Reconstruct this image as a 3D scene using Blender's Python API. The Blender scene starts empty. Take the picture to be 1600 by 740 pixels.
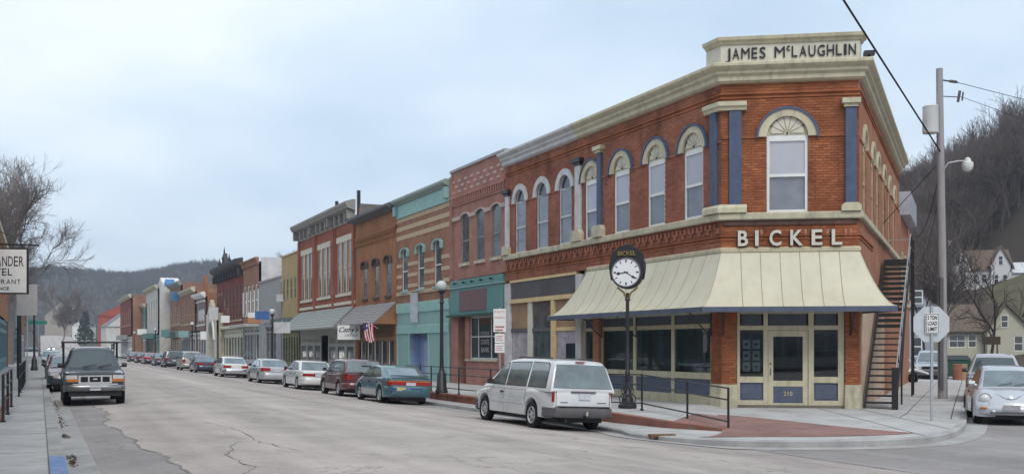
import bpy, math, random
import numpy as np
from mathutils import Matrix, Vector
random.seed(7)
SC = bpy.context.scene
COL = SC.collection
# ------------------------------------------------------------------ camera, world, sun, exposure
F = 1640.0; HY = 542.0; EYE = 2.15            # focal length and horizon row of the 1600 px wide photograph
cam_d = bpy.data.cameras.new('camera'); cam = bpy.data.objects.new('camera', cam_d); COL.objects.link(cam)
cam.location = (0, 0, EYE); cam.rotation_euler = (math.radians(90), 0, 0)
cam_d.sensor_width = 36; cam_d.lens = 36 * F / 1600; cam_d.shift_y = (HY - 370) / 1600
cam_d.clip_start = .1; cam_d.clip_end = 6000
SC.camera = cam
SUN_EL, SUN_AZ = 48.0, 166.0                   # high behind the camera, 
wd = bpy.data.worlds.new('World'); SC.world = wd; wd.use_nodes = True
nt = wd.node_tree; nt.nodes.clear()
def nd(t, ty, **kw):
    n = t.nodes.new(ty)
    for k, v in kw.items():
        if k.startswith('i_'):
            n.inputs[k[2:].replace('_', ' ')].default_value = v
        else: setattr(n, k, v)
    return n
out = nd(nt, 'ShaderNodeOutputWorld'); bg = nd(nt, 'ShaderNodeBackground'); bg.inputs[1].default_value = .12
sky = nd(nt, 'ShaderNodeTexSky', sky_type='NISHITA', sun_disc=False)
sky.sun_elevation = math.radians(SUN_EL); sky.sun_rotation = math.radians(SUN_AZ); sky.dust_density = 2.5
tc = nd(nt, 'ShaderNodeTexCoord'); sp = nd(nt, 'ShaderNodeSeparateXYZ'); nt.links.new(tc.outputs['Generated'], sp.inputs[0])
def mth(t, op, a, b=None):
    n = nd(t, 'ShaderNodeMath', operation=op)
    for i, x in enumerate((a, b)):
        if x is None: continue
        if isinstance(x, (int, float)): n.inputs[i].default_value = x
        else: t.links.new(x, n.inputs[i])
    return n.outputs[0]
zz = mth(nt, 'ADD', mth(nt, 'MAXIMUM', sp.outputs[2], 0.0), .22)
cb = nd(nt, 'ShaderNodeCombineXYZ')
nt.links.new(mth(nt, 'DIVIDE', sp.outputs[0], zz), cb.inputs[0]); nt.links.new(mth(nt, 'DIVIDE', sp.outputs[1], zz), cb.inputs[1])
cb.inputs[2].default_value = 3.7
n1 = nd(nt, 'ShaderNodeTexNoise', i_Scale=.62, i_Detail=6.0, i_Roughness=.5); nt.links.new(cb.outputs[0], n1.inputs['Vector'])
rp = nd(nt, 'ShaderNodeValToRGB'); nt.links.new(n1.outputs[0], rp.inputs[0])
e = rp.color_ramp.elements
e[0].position = .37; e[0].color = (3.85, 4.8, 5.95, 1); e[1].position = .66; e[1].color = (7.6, 7.8, 7.95, 1)
m = e.new(.5); m.color = (5.3, 6.1, 6.9, 1)
mx = nd(nt, 'ShaderNodeMix', data_type='RGBA'); mx.inputs['Factor'].default_value = .93
nt.links.new(sky.outputs[0], mx.inputs['A']); nt.links.new(rp.outputs[0], mx.inputs['B'])
nt.links.new(mx.outputs['Result'], bg.inputs[0]); nt.links.new(bg.outputs[0], out.inputs[0])
sun_d = bpy.data.lights.new('sun', 'SUN'); sun_d.energy = 1.2; sun_d.angle = math.radians(22); sun_d.color = (1, .95, .88)
sun = bpy.data.objects.new('sun', sun_d); COL.objects.link(sun)
_az, _el = math.radians(SUN_AZ), math.radians(SUN_EL)
sun.rotation_euler = Vector((math.sin(_az) * math.cos(_el), math.cos(_az) * math.cos(_el), math.sin(_el))).to_track_quat('Z', 'Y').to_euler()
SC.view_settings.view_transform = 'Standard'; SC.view_settings.look = 'None'
SC.view_settings.exposure = 0.46; SC.view_settings.gamma = 1
SC.cycles.max_bounces = 6; SC.cycles.transparent_max_bounces = 10; SC.cycles.volume_bounces = 0
SC.cycles.use_denoising = True
# ------------------------------------------------------------------ street geometry
PH = math.atan((800 - 62) / F)                 # main street runs this far left of straight ahead
SI, CO = math.sin(PH), math.cos(PH)
P2 = math.atan((1520 - 800) / F); S2, C2 = math.sin(P2), math.cos(P2)   # side street runs right
D1 = Vector((-SI, CO)); N1 = Vector((CO, SI)); D2 = Vector((S2, C2)); N2 = Vector((C2, -S2))
A = Vector((6.30, 31.6)); B = Vector((10.26, 31.02))
VF = A.dot(N1)                                 # facade line of the right-hand side
UA = A.dot(D1)
def UV(u, v): return D1 * u + N1 * v           # street coordinates -> world xy
YAW_MAIN = math.atan2(-CO, SI)                 # facade x axis: towards the camera, y axis: into the building
YAW_ST = math.atan2(D1.y, D1.x)                # heading down the street, away
def tpx(px, v=None):                           # distance along the facade line beyond corner A for a photo column
    v = VF if v is None else v
    k = (px - 800) / F
    Z = v / (CO * k + SI)
    return Z * (CO - SI * k) - UA
def zf(y, t, v=None):                          # height for a photo row on the facade line
    v = VF if v is None else v
    p = UV(UA + t, v)
    return EYE + (HY - y) * p.y / F
_rz = [(-8, .42), (.3, .37), (.75, .40), (2.5, .45), (5, .45), (7.5, .38), (10, .22), (13.3, 0), (16, .04), (22, .13), (30, .17), (90, .3)]
def roadz(v):
    return float(np.interp(v, [a for a, b in _rz], [b for a, b in _rz]))
# ------------------------------------------------------------------ materials
MATS = {}
def mat(name, col, rough=.75, var=.18, scale=3.0, bump=0.0, bscale=30.0, metal=0.0, spec=.4, dirt=None, coat=0.0, stretch=None, fine=0.0, dstr=None):
    if name in MATS: return MATS[name]
    m = bpy.data.materials.new(name); m.use_nodes = True; t = m.node_tree
    b = t.nodes['Principled BSDF']
    b.inputs['Roughness'].default_value = rough; b.inputs['Metallic'].default_value = metal
    b.inputs['Specular IOR Level'].default_value = spec; b.inputs['Coat Weight'].default_value = coat
    tc = nd(t, 'ShaderNodeTexCoord'); src = tc.outputs['Object']
    if stretch:
        mp = nd(t, 'ShaderNodeMapping'); mp.inputs['Scale'].default_value = stretch; t.links.new(src, mp.inputs[0]); src2 = mp.outputs[0]
    else: src2 = src
    n = nd(t, 'ShaderNodeTexNoise', i_Scale=scale, i_Detail=6.0, i_Roughness=.62); t.links.new(src2, n.inputs['Vector'])
    r = nd(t, 'ShaderNodeValToRGB'); t.links.new(n.outputs[0], r.inputs[0])
    c0 = [max(0, c * (1 - var)) for c in col]; c1 = [min(1, c * (1 + var)) for c in col]
    r.color_ramp.elements[0].position = .3; r.color_ramp.elements[1].position = .7
    r.color_ramp.elements[0].color = (*c0, 1); r.color_ramp.elements[1].color = (*c1, 1)
    col_out = r.outputs[0]
    if dirt:
        dn = nd(t, 'ShaderNodeTexNoise', i_Scale=dirt[1], i_Detail=8.0, i_Roughness=.7)
        if dstr:
            dm_ = nd(t, 'ShaderNodeMapping'); dm_.inputs['Scale'].default_value = dstr; t.links.new(src, dm_.inputs[0]); t.links.new(dm_.outputs[0], dn.inputs['Vector'])
        else: t.links.new(src, dn.inputs['Vector'])
        dr = nd(t, 'ShaderNodeValToRGB'); t.links.new(dn.outputs[0], dr.inputs[0])
        dr.color_ramp.elements[0].position = .48; dr.color_ramp.elements[1].position = .72
        dr.color_ramp.elements[1].color = (dirt[2],) * 3 + (1,)
        mx = nd(t, 'ShaderNodeMix', data_type='RGBA'); t.links.new(dr.outputs[0], mx.inputs['Factor'])
        t.links.new(col_out, mx.inputs['A']); mx.inputs['B'].default_value = (*dirt[0], 1); col_out = mx.outputs['Result']
    if fine:
        fn = nd(t, 'ShaderNodeTexNoise', i_Scale=120.0, i_Detail=2.0); t.links.new(src, fn.inputs['Vector'])
        mm = nd(t, 'ShaderNodeMapRange'); mm.inputs['To Min'].default_value = 1 - fine; mm.inputs['To Max'].default_value = 1 + fine
        t.links.new(fn.outputs[0], mm.inputs[0])
        mu = nd(t, 'ShaderNodeVectorMath', operation='SCALE'); t.links.new(col_out, mu.inputs[0]); t.links.new(mm.outputs[0], mu.inputs['Scale']); col_out = mu.outputs[0]
    t.links.new(col_out, b.inputs['Base Color'])
    if bump:
        bn = nd(t, 'ShaderNodeTexNoise', i_Scale=bscale, i_Detail=4.0); t.links.new(src, bn.inputs['Vector'])
        bp = nd(t, 'ShaderNodeBump'); bp.inputs['Strength'].default_value = bump; bp.inputs['Distance'].default_value = .02
        t.links.new(bn.outputs[0], bp.inputs['Height']); t.links.new(bp.outputs[0], b.inputs['Normal'])
    MATS[name] = m; return m
def brickmat(name, c1, c2, mortar, w=.22, h=.078, var=.25, stain=None):
    if name in MATS: return MATS[name]
    m = bpy.data.materials.new(name); m.use_nodes = True; t = m.node_tree; b = t.nodes['Principled BSDF']
    b.inputs['Roughness'].default_value = .9; b.inputs['Specular IOR Level'].default_value = .2
    tc = nd(t, 'ShaderNodeTexCoord'); s = nd(t, 'ShaderNodeSeparateXYZ'); t.links.new(tc.outputs['Object'], s.inputs[0])
    c = nd(t, 'ShaderNodeCombineXYZ'); t.links.new(mth(t, 'ADD', s.outputs[0], s.outputs[1]), c.inputs[0]); t.links.new(s.outputs[2], c.inputs[1])
    br = nd(t, 'ShaderNodeTexBrick'); t.links.new(c.outputs[0], br.inputs['Vector'])
    br.inputs['Scale'].default_value = 1; br.inputs['Brick Width'].default_value = w; br.inputs['Row Height'].default_value = h
    br.inputs['Mortar Size'].default_value = .009; br.inputs['Mortar Smooth'].default_value = .2; br.inputs['Bias'].default_value = 0
    br.inputs['Color1'].default_value = (*c1, 1); br.inputs['Color2'].default_value = (*c2, 1); br.inputs['Mortar'].default_value = (*mortar, 1)
    n = nd(t, 'ShaderNodeTexNoise', i_Scale=.9, i_Detail=7.0, i_Roughness=.65); t.links.new(tc.outputs['Object'], n.inputs['Vector'])
    mr = nd(t, 'ShaderNodeMapRange'); mr.inputs['From Min'].default_value = .3; mr.inputs['From Max'].default_value = .7
    mr.inputs['To Min'].default_value = 1 - var; mr.inputs['To Max'].default_value = 1 + var; t.links.new(n.outputs[0], mr.inputs[0])
    mu = nd(t, 'ShaderNodeVectorMath', operation='SCALE'); t.links.new(br.outputs[0], mu.inputs[0]); t.links.new(mr.outputs[0], mu.inputs['Scale'])
    t.links.new(mu.outputs[0], b.inputs['Base Color'])
    bp = nd(t, 'ShaderNodeBump'); bp.inputs['Strength'].default_value = .6; bp.inputs['Distance'].default_value = .01; bp.invert = True
    t.links.new(br.outputs['Fac'], bp.inputs['Height']); t.links.new(bp.outputs[0], b.inputs['Normal'])
    MATS[name] = m; return m
def realbrick(name, cols, mottle=.34):
    """single bricks: colour by mesh island and object"""
    m = bpy.data.materials.new(name); m.use_nodes = True; t = m.node_tree; b = t.nodes['Principled BSDF']
    b.inputs['Roughness'].default_value = .9; b.inputs['Specular IOR Level'].default_value = .2
    g = nd(t, 'ShaderNodeNewGeometry'); oi = nd(t, 'ShaderNodeObjectInfo')
    f = mth(t, 'FRACT', mth(t, 'ADD', g.outputs['Random Per Island'], oi.outputs['Random']))
    r = nd(t, 'ShaderNodeValToRGB'); t.links.new(f, r.inputs[0]); el = r.color_ramp.elements
    el[0].color = (*cols[0], 1); el[1].color = (*cols[-1], 1)
    for i, c in enumerate(cols[1:-1]):
        k = el.new((i + 1) / (len(cols) - 1)); k.color = (*c, 1)
    tc = nd(t, 'ShaderNodeTexCoord')
    vt = nd(t, 'ShaderNodeVectorTransform', vector_type='POINT', convert_from='OBJECT', convert_to='WORLD'); t.links.new(tc.outputs['Object'], vt.inputs[0])
    n = nd(t, 'ShaderNodeTexNoise', i_Scale=.8, i_Detail=8.0, i_Roughness=.68); t.links.new(vt.outputs[0], n.inputs['Vector'])
    mr = nd(t, 'ShaderNodeMapRange'); mr.inputs['From Min'].default_value = .3; mr.inputs['From Max'].default_value = .7
    mr.inputs['To Min'].default_value = 1 - mottle; mr.inputs['To Max'].default_value = 1 + mottle; t.links.new(n.outputs[0], mr.inputs[0])
    sm = nd(t, 'ShaderNodeMapping'); sm.inputs['Scale'].default_value = (1.7, 1.7, .22); t.links.new(vt.outputs[0], sm.inputs[0])
    sn = nd(t, 'ShaderNodeTexNoise', i_Scale=1.0, i_Detail=6.0, i_Roughness=.6); t.links.new(sm.outputs[0], sn.inputs['Vector'])
    sr_ = nd(t, 'ShaderNodeMapRange'); sr_.inputs['From Min'].default_value = .52; sr_.inputs['From Max'].default_value = .72; sr_.inputs['To Min'].default_value = 1.0; sr_.inputs['To Max'].default_value = .62; t.links.new(sn.outputs[0], sr_.inputs[0])
    mu = nd(t, 'ShaderNodeVectorMath', operation='SCALE'); t.links.new(r.outputs[0], mu.inputs[0]); t.links.new(mth(t, 'MULTIPLY', mr.outputs[0], sr_.outputs[0]), mu.inputs['Scale'])
    t.links.new(mu.outputs[0], b.inputs['Base Color'])
    MATS[name] = m; return m
def glassmat(name, tint=(.5, .55, .56), clear=.6, rough=.03):
    m = bpy.data.materials.new(name); m.use_nodes = True; t = m.node_tree; t.nodes.clear()
    o = nd(t, 'ShaderNodeOutputMaterial'); tr = nd(t, 'ShaderNodeBsdfTransparent'); tr.inputs[0].default_value = (*tint, 1)
    gl = nd(t, 'ShaderNodeBsdfGlossy'); gl.inputs['Roughness'].default_value = rough; gl.inputs[0].default_value = (.9, .95, 1, 1)
    ge = nd(t, 'ShaderNodeNewGeometry'); dt = nd(t, 'ShaderNodeVectorMath', operation='DOT_PRODUCT'); t.links.new(ge.outputs['Incoming'], dt.inputs[0]); t.links.new(ge.outputs['Normal'], dt.inputs[1])
    fre = mth(t, 'ADD', mth(t, 'MULTIPLY', mth(t, 'POWER', mth(t, 'SUBTRACT', 1.0, mth(t, 'ABSOLUTE', dt.outputs['Value'])), 5.0), .92), .05)
    mx = nd(t, 'ShaderNodeMixShader'); t.links.new(mth(t, 'MINIMUM', mth(t, 'ADD', fre, max(0, .6 - clear)), 1.0), mx.inputs[0])
    t.links.new(tr.outputs[0], mx.inputs[1]); t.links.new(gl.outputs[0], mx.inputs[2]); t.links.new(mx.outputs[0], o.inputs[0])
    MATS[name] = m; return m
# ------------------------------------------------------------------ mesh builder
class MB:
    def __init__(s): s.v = []; s.f = []; s.m = []; s.cur = 0
    def add(s, vs, fs):
        o = len(s.v); s.v += [tuple(p) for p in vs]; s.f += [tuple(i + o for i in f) for f in fs]; s.m += [s.cur] * len(fs); return s
    def box(s, x0, x1, y0, y1, z0, z1):
        if x0 > x1: x0, x1 = x1, x0
        if y0 > y1: y0, y1 = y1, y0
        if z0 > z1: z0, z1 = z1, z0
        return s.add([(x0, y0, z0), (x1, y0, z0), (x1, y1, z0), (x0, y1, z0), (x0, y0, z1), (x1, y0, z1), (x1, y1, z1), (x0, y1, z1)],
                     [(0, 3, 2, 1), (4, 5, 6, 7), (0, 1, 5, 4), (1, 2, 6, 5), (2, 3, 7, 6), (3, 0, 4, 7)])
    def bev(s, x0, x1, y0, y1, z0, z1, b=.02):
        """box with chamfered vertical and top edges on the -y side"""
        pr = [(x0 + b, y0), (x1 - b, y0), (x1, y0 + b), (x1, y1), (x0, y1), (x0, y0 + b)]
        cx, cy = (x0 + x1) / 2, (y0 + y1) / 2
        ins = [(cx + (x - cx) * (1 - 2 * b / max(.01, x1 - x0)), y0 + b + (y - y0) * (1 - b / max(.01, y1 - y0))) for x, y in pr]
        n = 6; vs = [(x, y, z0) for x, y in pr] + [(x, y, z1 - b) for x, y in pr] + [(x, y, z1) for x, y in ins]
        fs = [tuple(range(n - 1, -1, -1)), tuple(range(2 * n, 3 * n))]
        for k in (0, n):
            fs += [(k + i, k + (i + 1) % n, k + n + (i + 1) % n, k + n + i) for i in range(n)]
        return s.add(vs, fs)
    def quad(s, a, b, c, d): return s.add([a, b, c, d], [(0, 1, 2, 3)])
    def prism(s, poly, y0, y1):
        """polygon given in (x,z), counter-clockwise seen from -y, extruded from y0 to y1"""
        n = len(poly); vs = [(x, y0, z) for x, z in poly] + [(x, y1, z) for x, z in poly]
        fs = [tuple(range(n)), tuple(range(2 * n - 1, n - 1, -1))] + [(i, i + n, (i + 1) % n + n, (i + 1) % n) for i in range(n)]
        return s.add(vs, fs)
    def plan(s, poly, z0, z1):
        n = len(poly); vs = [(x, y, z0) for x, y in poly] + [(x, y, z1) for x, y in poly]
        fs = [tuple(range(n - 1, -1, -1)), tuple(range(n, 2 * n))] + [(i, (i + 1) % n, (i + 1) % n + n, i + n) for i in range(n)]
        return s.add(vs, fs)
    def ring(s, cx, zs, ri, ro, y0, y1, a0=0, a1=math.pi, n=14, kz=1.0):
        """arched band"""
        vs = []; fs = []
        for i in range(n + 1):
            a = a0 + (a1 - a0) * i / n; c, q = math.cos(a), math.sin(a) * kz
            for r, y in ((ri, y0), (ro, y0), (ro, y1), (ri, y1)): vs.append((cx + r * c, y, zs + r * q))
        for i in range(n):
            k = 4 * i
            for j in range(4): fs.append((k + j, k + (j + 1) % 4, k + 4 + (j + 1) % 4, k + 4 + j))
        fs += [(0, 3, 2, 1), (4 * n, 4 * n + 1, 4 * n + 2, 4 * n + 3)]
        return s.add(vs, fs)
    def tube(s, pts, r, n=8, cap=True):
        pts = [Vector(p) for p in pts]; rs = r if isinstance(r, (list, tuple)) else [r] * len(pts)
        vs = []; fs = []
        for i, p in enumerate(pts):
            d = (pts[min(i + 1, len(pts) - 1)] - pts[max(i - 1, 0)]).normalized()
            a = d.cross(Vector((0, 0, 1)) if abs(d.z) < .95 else Vector((1, 0, 0))).normalized(); b = d.cross(a)
            for j in range(n):
                q = 2 * math.pi * j / n; vs.append(p + (a * math.cos(q) + b * math.sin(q)) * rs[i])
        for i in range(len(pts) - 1):
            for j in range(n): fs.append((i * n + j, i * n + (j + 1) % n, (i + 1) * n + (j + 1) % n, (i + 1) * n + j))
        if cap: fs += [tuple(range(n - 1, -1, -1)), tuple(range((len(pts) - 1) * n, len(pts) * n))]
        return s.add(vs, fs)
    def lathe(s, prof, n=16, axis='z', c=(0, 0, 0), cap=True):
        """prof: (radius, height) along the axis"""
        vs = []; fs = []
        for r, h in prof:
            for j in range(n):
                q = 2 * math.pi * j / n; x, y = r * math.cos(q), r * math.sin(q)
                p = (x, y, h) if axis == 'z' else ((x, h, y) if axis == 'y' else (h, x, y))
                vs.append((p[0] + c[0], p[1] + c[1], p[2] + c[2]))
        for i in range(len(prof) - 1):
            for j in range(n): fs.append((i * n + j, i * n + (j + 1) % n, (i + 1) * n + (j + 1) % n, (i + 1) * n + j))
        if cap: fs += [tuple(range(n - 1, -1, -1)), tuple(range((len(prof) - 1) * n, len(prof) * n))]
        return s.add(vs, fs)
    def grid(s, fn, nu, nv):
        vs = [fn(i / nu, j / nv) for i in range(nu + 1) for j in range(nv + 1)]
        fs = [(i * (nv + 1) + j, (i + 1) * (nv + 1) + j, (i + 1) * (nv + 1) + j + 1, i * (nv + 1) + j + 1) for i in range(nu) for j in range(nv)]
        return s.add(vs, fs)
    def mesh(s, name, mats, M=None, smooth=False):
        me = bpy.data.meshes.new(name)
        vs = [tuple(M @ Vector(p)) for p in s.v] if M is not None else s.v
        me.from_pydata(vs, [], s.f)
        for q in (mats if isinstance(mats, (list, tuple)) else [mats]): me.materials.append(q)
        if any(s.m): me.polygons.foreach_set('material_index', s.m)
        if smooth: me.polygons.foreach_set('use_smooth', [True] * len(s.f))
        me.update(); return me
    def build(s, name, mats, parent=None, M=None, smooth=False):
        o = bpy.data.objects.new(name, s.mesh(name, mats, M, smooth)); COL.objects.link(o)
        if parent is not None: o.parent = parent
        if smooth: autosmooth(o.data)
        return o
def autosmooth(me, ang=40):
    try: me.set_sharp_from_angle(angle=math.radians(ang))
    except Exception: pass
def tag(o, label, cat, group=None):
    o['label'] = label; o['category'] = cat
    if group: o['group'] = group
    return o
def empty(name, loc, rz=0, label=None, cat=None, group=None, rx=0):
    o = bpy.data.objects.new(name, None); COL.objects.link(o); o.location = loc; o.rotation_euler = (rx, 0, rz); o.empty_display_size = .2
    if label: tag(o, label, cat, group)
    return o
def copy_tree(o, parent=None):
    c = o.copy(); COL.objects.link(c); c.parent = parent
    for ch in o.children: copy_tree(ch, c)
    return c
def struct(o): o['kind'] = 'structure'; return o
def fr(x, y, z, rz): return Matrix.Translation((x, y, z)) @ Matrix.Rotation(rz, 4, 'Z')
def bigmesh(name, V, T, m, parent=None):
    me = bpy.data.meshes.new(name); V = np.asarray(V, np.float32); T = np.asarray(T, np.int32)
    k = T.shape[1]
    me.vertices.add(len(V)); me.vertices.foreach_set('co', V.ravel())
    me.loops.add(T.size); me.loops.foreach_set('vertex_index', T.ravel())
    me.polygons.add(len(T)); me.polygons.foreach_set('loop_start', np.arange(0, T.size, k, dtype=np.int32))
    me.update(calc_edges=True); me.materials.append(m)
    o = bpy.data.objects.new(name, me); COL.objects.link(o)
    if parent is not None: o.parent = parent
    return o
def lettering(txt, height, parent, M, m, x=0, z=0, y=-.01, depth=.01, align='LEFT', xs=1.0, shear=0.0, space=1.0, bold=0.0, name='lettering', fit=None):
    cu = bpy.data.curves.new('lettering_curve', 'FONT'); cu.body = txt; cu.size = height / .72; cu.extrude = depth / 2
    cu.align_x = align; cu.shear = shear; cu.space_character = space; cu.offset = bold; cu.resolution_u = 3
    to = bpy.data.objects.new('lettering_tmp', cu); COL.objects.link(to)
    dg = bpy.context.evaluated_depsgraph_get(); me = bpy.data.meshes.new_from_object(to.evaluated_get(dg))
    bpy.data.objects.remove(to); bpy.data.curves.remove(cu)
    co = np.empty(len(me.vertices) * 3, np.float32); me.vertices.foreach_get('co', co); co = co.reshape(-1, 3)
    if fit and len(co):
        xs = fit / (co[:, 0].max() - co[:, 0].min())
        if align == 'LEFT': co[:, 0] -= co[:, 0].min()
    nv = np.stack([co[:, 0] * xs + x, -co[:, 2] + y, co[:, 1] + z], 1)
    R = np.array(M.to_3x3()) if M is not None else np.eye(3); T = np.array(M.translation) if M is not None else 0
    me.vertices.foreach_set('co', (nv @ R.T + T).astype(np.float32).ravel()); me.update()
    me.materials.clear(); me.materials.append(m); me.name = name
    o = bpy.data.objects.new(name, me); COL.objects.link(o)
    if parent is not None: o.parent = parent
    return o

CHW = dict(zip('ABCDEFGHIJKLMNOPQRSTUVWXYZ', (1, .95, 1, 1, .85, .8, 1.05, 1, .38, .75, .98, .82, 1.22, 1.02, 1.08, .9, 1.1, .95, .9, .92, 1, 1, 1.35, 1, 1, .95)))
def letters(txt, height, parent, M, m, x0, x1, z=0, y=-.01, depth=.01, gap=.30, bold=0.0):
    """each letter a part of its own, spread between x0 and x1"""
    tot = sum(CHW[c] for c in txt) + gap * (len(txt) - 1); k = (x1 - x0) / tot; x = x0
    for c in txt:
        lettering(c, height, parent, M, m, x, z, y, depth, fit=CHW[c] * k, bold=bold, name='letter'); x += (CHW[c] + gap) * k
# ------------------------------------------------------------------ palette
CREAM = mat('cream_paint', (.53, .49, .35), .6, .10, 2.5, .05, dirt=((.27, .24, .17), 3.0, .7), dstr=(1.6, 1.6, .25))
CREAM2 = mat('pale_cream_paint', (.60, .57, .47), .6, .10, 2.0, .05, dirt=((.35, .33, .28), 2.5, .5))
AWN = mat('cream_sheet_metal', (.55, .52, .40), .5, .08, .8, .35, 2.2, dirt=((.42, .37, .26), 1.6, .45), dstr=(2.0, 2.0, .3))
BLUE = mat('slate_blue_paint', (.06, .09, .16), .6, .2, 3, .1, dirt=((.12, .13, .16), 4, .6), dstr=(1.5, 1.5, .3))
BLUE2 = mat('light_slate_blue_paint', (.082, .10, .15), .6, .18, 3)
WGREY = mat('grey_white_paint', (.54, .54, .55), .6, .12, 2, .05, dirt=((.30, .29, .28), 2.5, .6))
BUFF = mat('buff_paint', (.62, .47, .25), .6, .1, 2, dirt=((.4, .3, .18), 3, .5))
STONE = mat('cream_stone', (.50, .46, .34), .85, .16, 3, .25, 20, dirt=((.18, .16, .12), 2.2, .75), dstr=(1.4, 1.4, .5))
DARKM = mat('black_iron', (.018, .018, .02), .45, .2, 6, 0, spec=.5)
STEEL = mat('galvanised_steel', (.42, .44, .46), .45, .12, 5, .03, metal=.5)
WHITE = mat('white_paint', (.74, .74, .72), .5, .07, 2)
MORTAR = mat('mortar', (.15, .095, .075), .95, .2, 8, .2, 40)
RB = realbrick('orange_red_brick', [(.29, .097, .042), (.345, .118, .052), (.31, .104, .045), (.38, .138, .062), (.245, .08, .038), (.33, .112, .05)])
RB2 = realbrick('weathered_red_brick', [(.285, .112, .07), (.335, .135, .084), (.305, .12, .075), (.365, .152, .097), (.25, .095, .062)])
BRK_SIDE = brickmat('side_brick', (.31, .12, .065), (.39, .16, .09), (.3, .2, .15))
GLASS = glassmat('shop_glass', (.62, .65, .66), .58)
GLASSUP = glassmat('sash_glass', (.9, .92, .93), .59)
DGLASS = mat('dark_glass', (.022, .027, .03), .06, .3, 1.5, spec=.9)
DGLASS2 = mat('grey_glass', (.075, .085, .092), .07, .55, 1.6, spec=.9)
BLIND = mat('window_blind', (.70, .63, .66), .8, .08, 1)
BLIND2 = mat('dim_curtain', (.30, .275, .295), .85, .25, 2)
TEAL = mat('teal_paint', (.11, .25, .24), .55, .12, 2, dirt=((.06, .15, .14), 2, .5))
TEAL2 = mat('pale_teal_paint', (.24, .39, .38), .6, .10, 2, dirt=((.17, .30, .28), 2, .5))
TEAL3 = mat('mint_paint', (.27, .46, .43), .6, .1, 2)
LAV = mat('lavender_blue_paint', (.23, .31, .50), .6, .08, 2)
CONC = mat('sidewalk_concrete', (.43, .425, .42), .9, .13, .9, .25, 60, dirt=((.25, .24, .23), 1.1, .75), fine=.16)
CONC2 = mat('worn_concrete', (.36, .355, .35), .9, .16, 1.2, .3, 50, dirt=((.2, .19, .18), 1.5, .6), fine=.14)
RUBBER = mat('tyre_rubber', (.016, .016, .017), .85, .3, 10, spec=.25)
RIM = mat('wheel_metal', (.48, .49, .50), .35, .12, 6, metal=.6)
CHROME = mat('chrome', (.72, .73, .75), .15, .05, 4, metal=.9)
REDL = mat('red_lens', (.33, .012, .012), .2, .2, 6, spec=.7)
AMBL = mat('amber_lens', (.50, .15, .02), .2, .2, 6, spec=.7)
CLEARL = mat('clear_lens', (.55, .56, .56), .12, .1, 6, spec=.9)
PLATE = mat('licence_plate', (.55, .57, .62), .5, .15, 14)
BLKPL = mat('black_plastic', (.02, .02, .022), .6, .2, 6)
GREYPL = mat('grey_plastic', (.10, .095, .10), .7, .15, 5)
CARGL = mat('car_glass', (.045, .065, .07), .05, .35, .8, spec=1.0)
CARGL2 = mat('car_glass_painted_sky', (.10, .14, .15), .05, .6, 1.1, spec=1.0, coat=1.0)  # paler blotchy base stands in for sky reflection and brightness seen through glass
BARK = mat('grey_bark', (.105, .085, .075), .95, .25, 4, .4, 20)
WOOD = mat('weathered_pole_wood', (.30, .29, .30), .9, .18, 2, .3, 25, stretch=(6, 6, .5))
BLACKTXT = mat('black_lettering', (.012, .012, .02), .6, .1, 8)
LETC = mat('cream_letter', (.58, .56, .50), .6, .12, 6)
# ------------------------------------------------------------------ facade kit  (local x: along the wall to the right, y: into the house, z: up)
def in_op(o, x, z):
    if o[0] < x < o[1]:
        if o[2] < z < o[3]: return True
        if o[4] and o[3] <= z < o[3] + o[4]:
            c, r = (o[0] + o[1]) / 2, (o[1] - o[0]) / 2
            return abs(x - c) < r * math.sqrt(max(0, 1 - ((z - o[3]) / o[4]) ** 2))
    return False
def wall(mb, x0, x1, z0, z1, ops, y=0.0, rev=.16):
    xs = sorted({x0, x1, *[o[0] for o in ops], *[o[1] for o in ops]}); zs = sorted({z0, z1, *[o[2] for o in ops], *[o[3] for o in ops], *[o[3] + o[4] for o in ops]})
    xs = [x for x in xs if x0 <= x <= x1]; zs = [z for z in zs if z0 <= z <= z1]
    for i in range(len(xs) - 1):
        for j in range(len(zs) - 1):
            cx, cz = (xs[i] + xs[i + 1]) / 2, (zs[j] + zs[j + 1]) / 2
            if any(o[0] < cx < o[1] and o[2] < cz < o[3] + o[4] for o in ops): continue
            mb.quad((xs[i], y, zs[j]), (xs[i + 1], y, zs[j]), (xs[i + 1], y, zs[j + 1]), (xs[i], y, zs[j + 1]))
    for a, b, c, d, r in ops:
        top = [(b, d), (a, d)]
        if r:
            cx, rx = (a + b) / 2, (b - a) / 2; n = 12
            top = [(cx + rx * math.cos(math.pi * i / n), d + r * math.sin(math.pi * i / n)) for i in range(n + 1)]
            for i in range(n):
                p, q = top[i], top[i + 1]
                mb.quad((p[0], y, p[1]), (p[0], y, d + r), (q[0], y, d + r), (q[0], y, q[1]))
        loop = [(a, c), (b, c)] + top
        for i in range(len(loop)):
            p, q = loop[i], loop[(i + 1) % len(loop)]
            mb.quad((p[0], y, p[1]), (q[0], y, q[1]), (q[0], y + rev, q[1]), (p[0], y + rev, p[1]))
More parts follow.
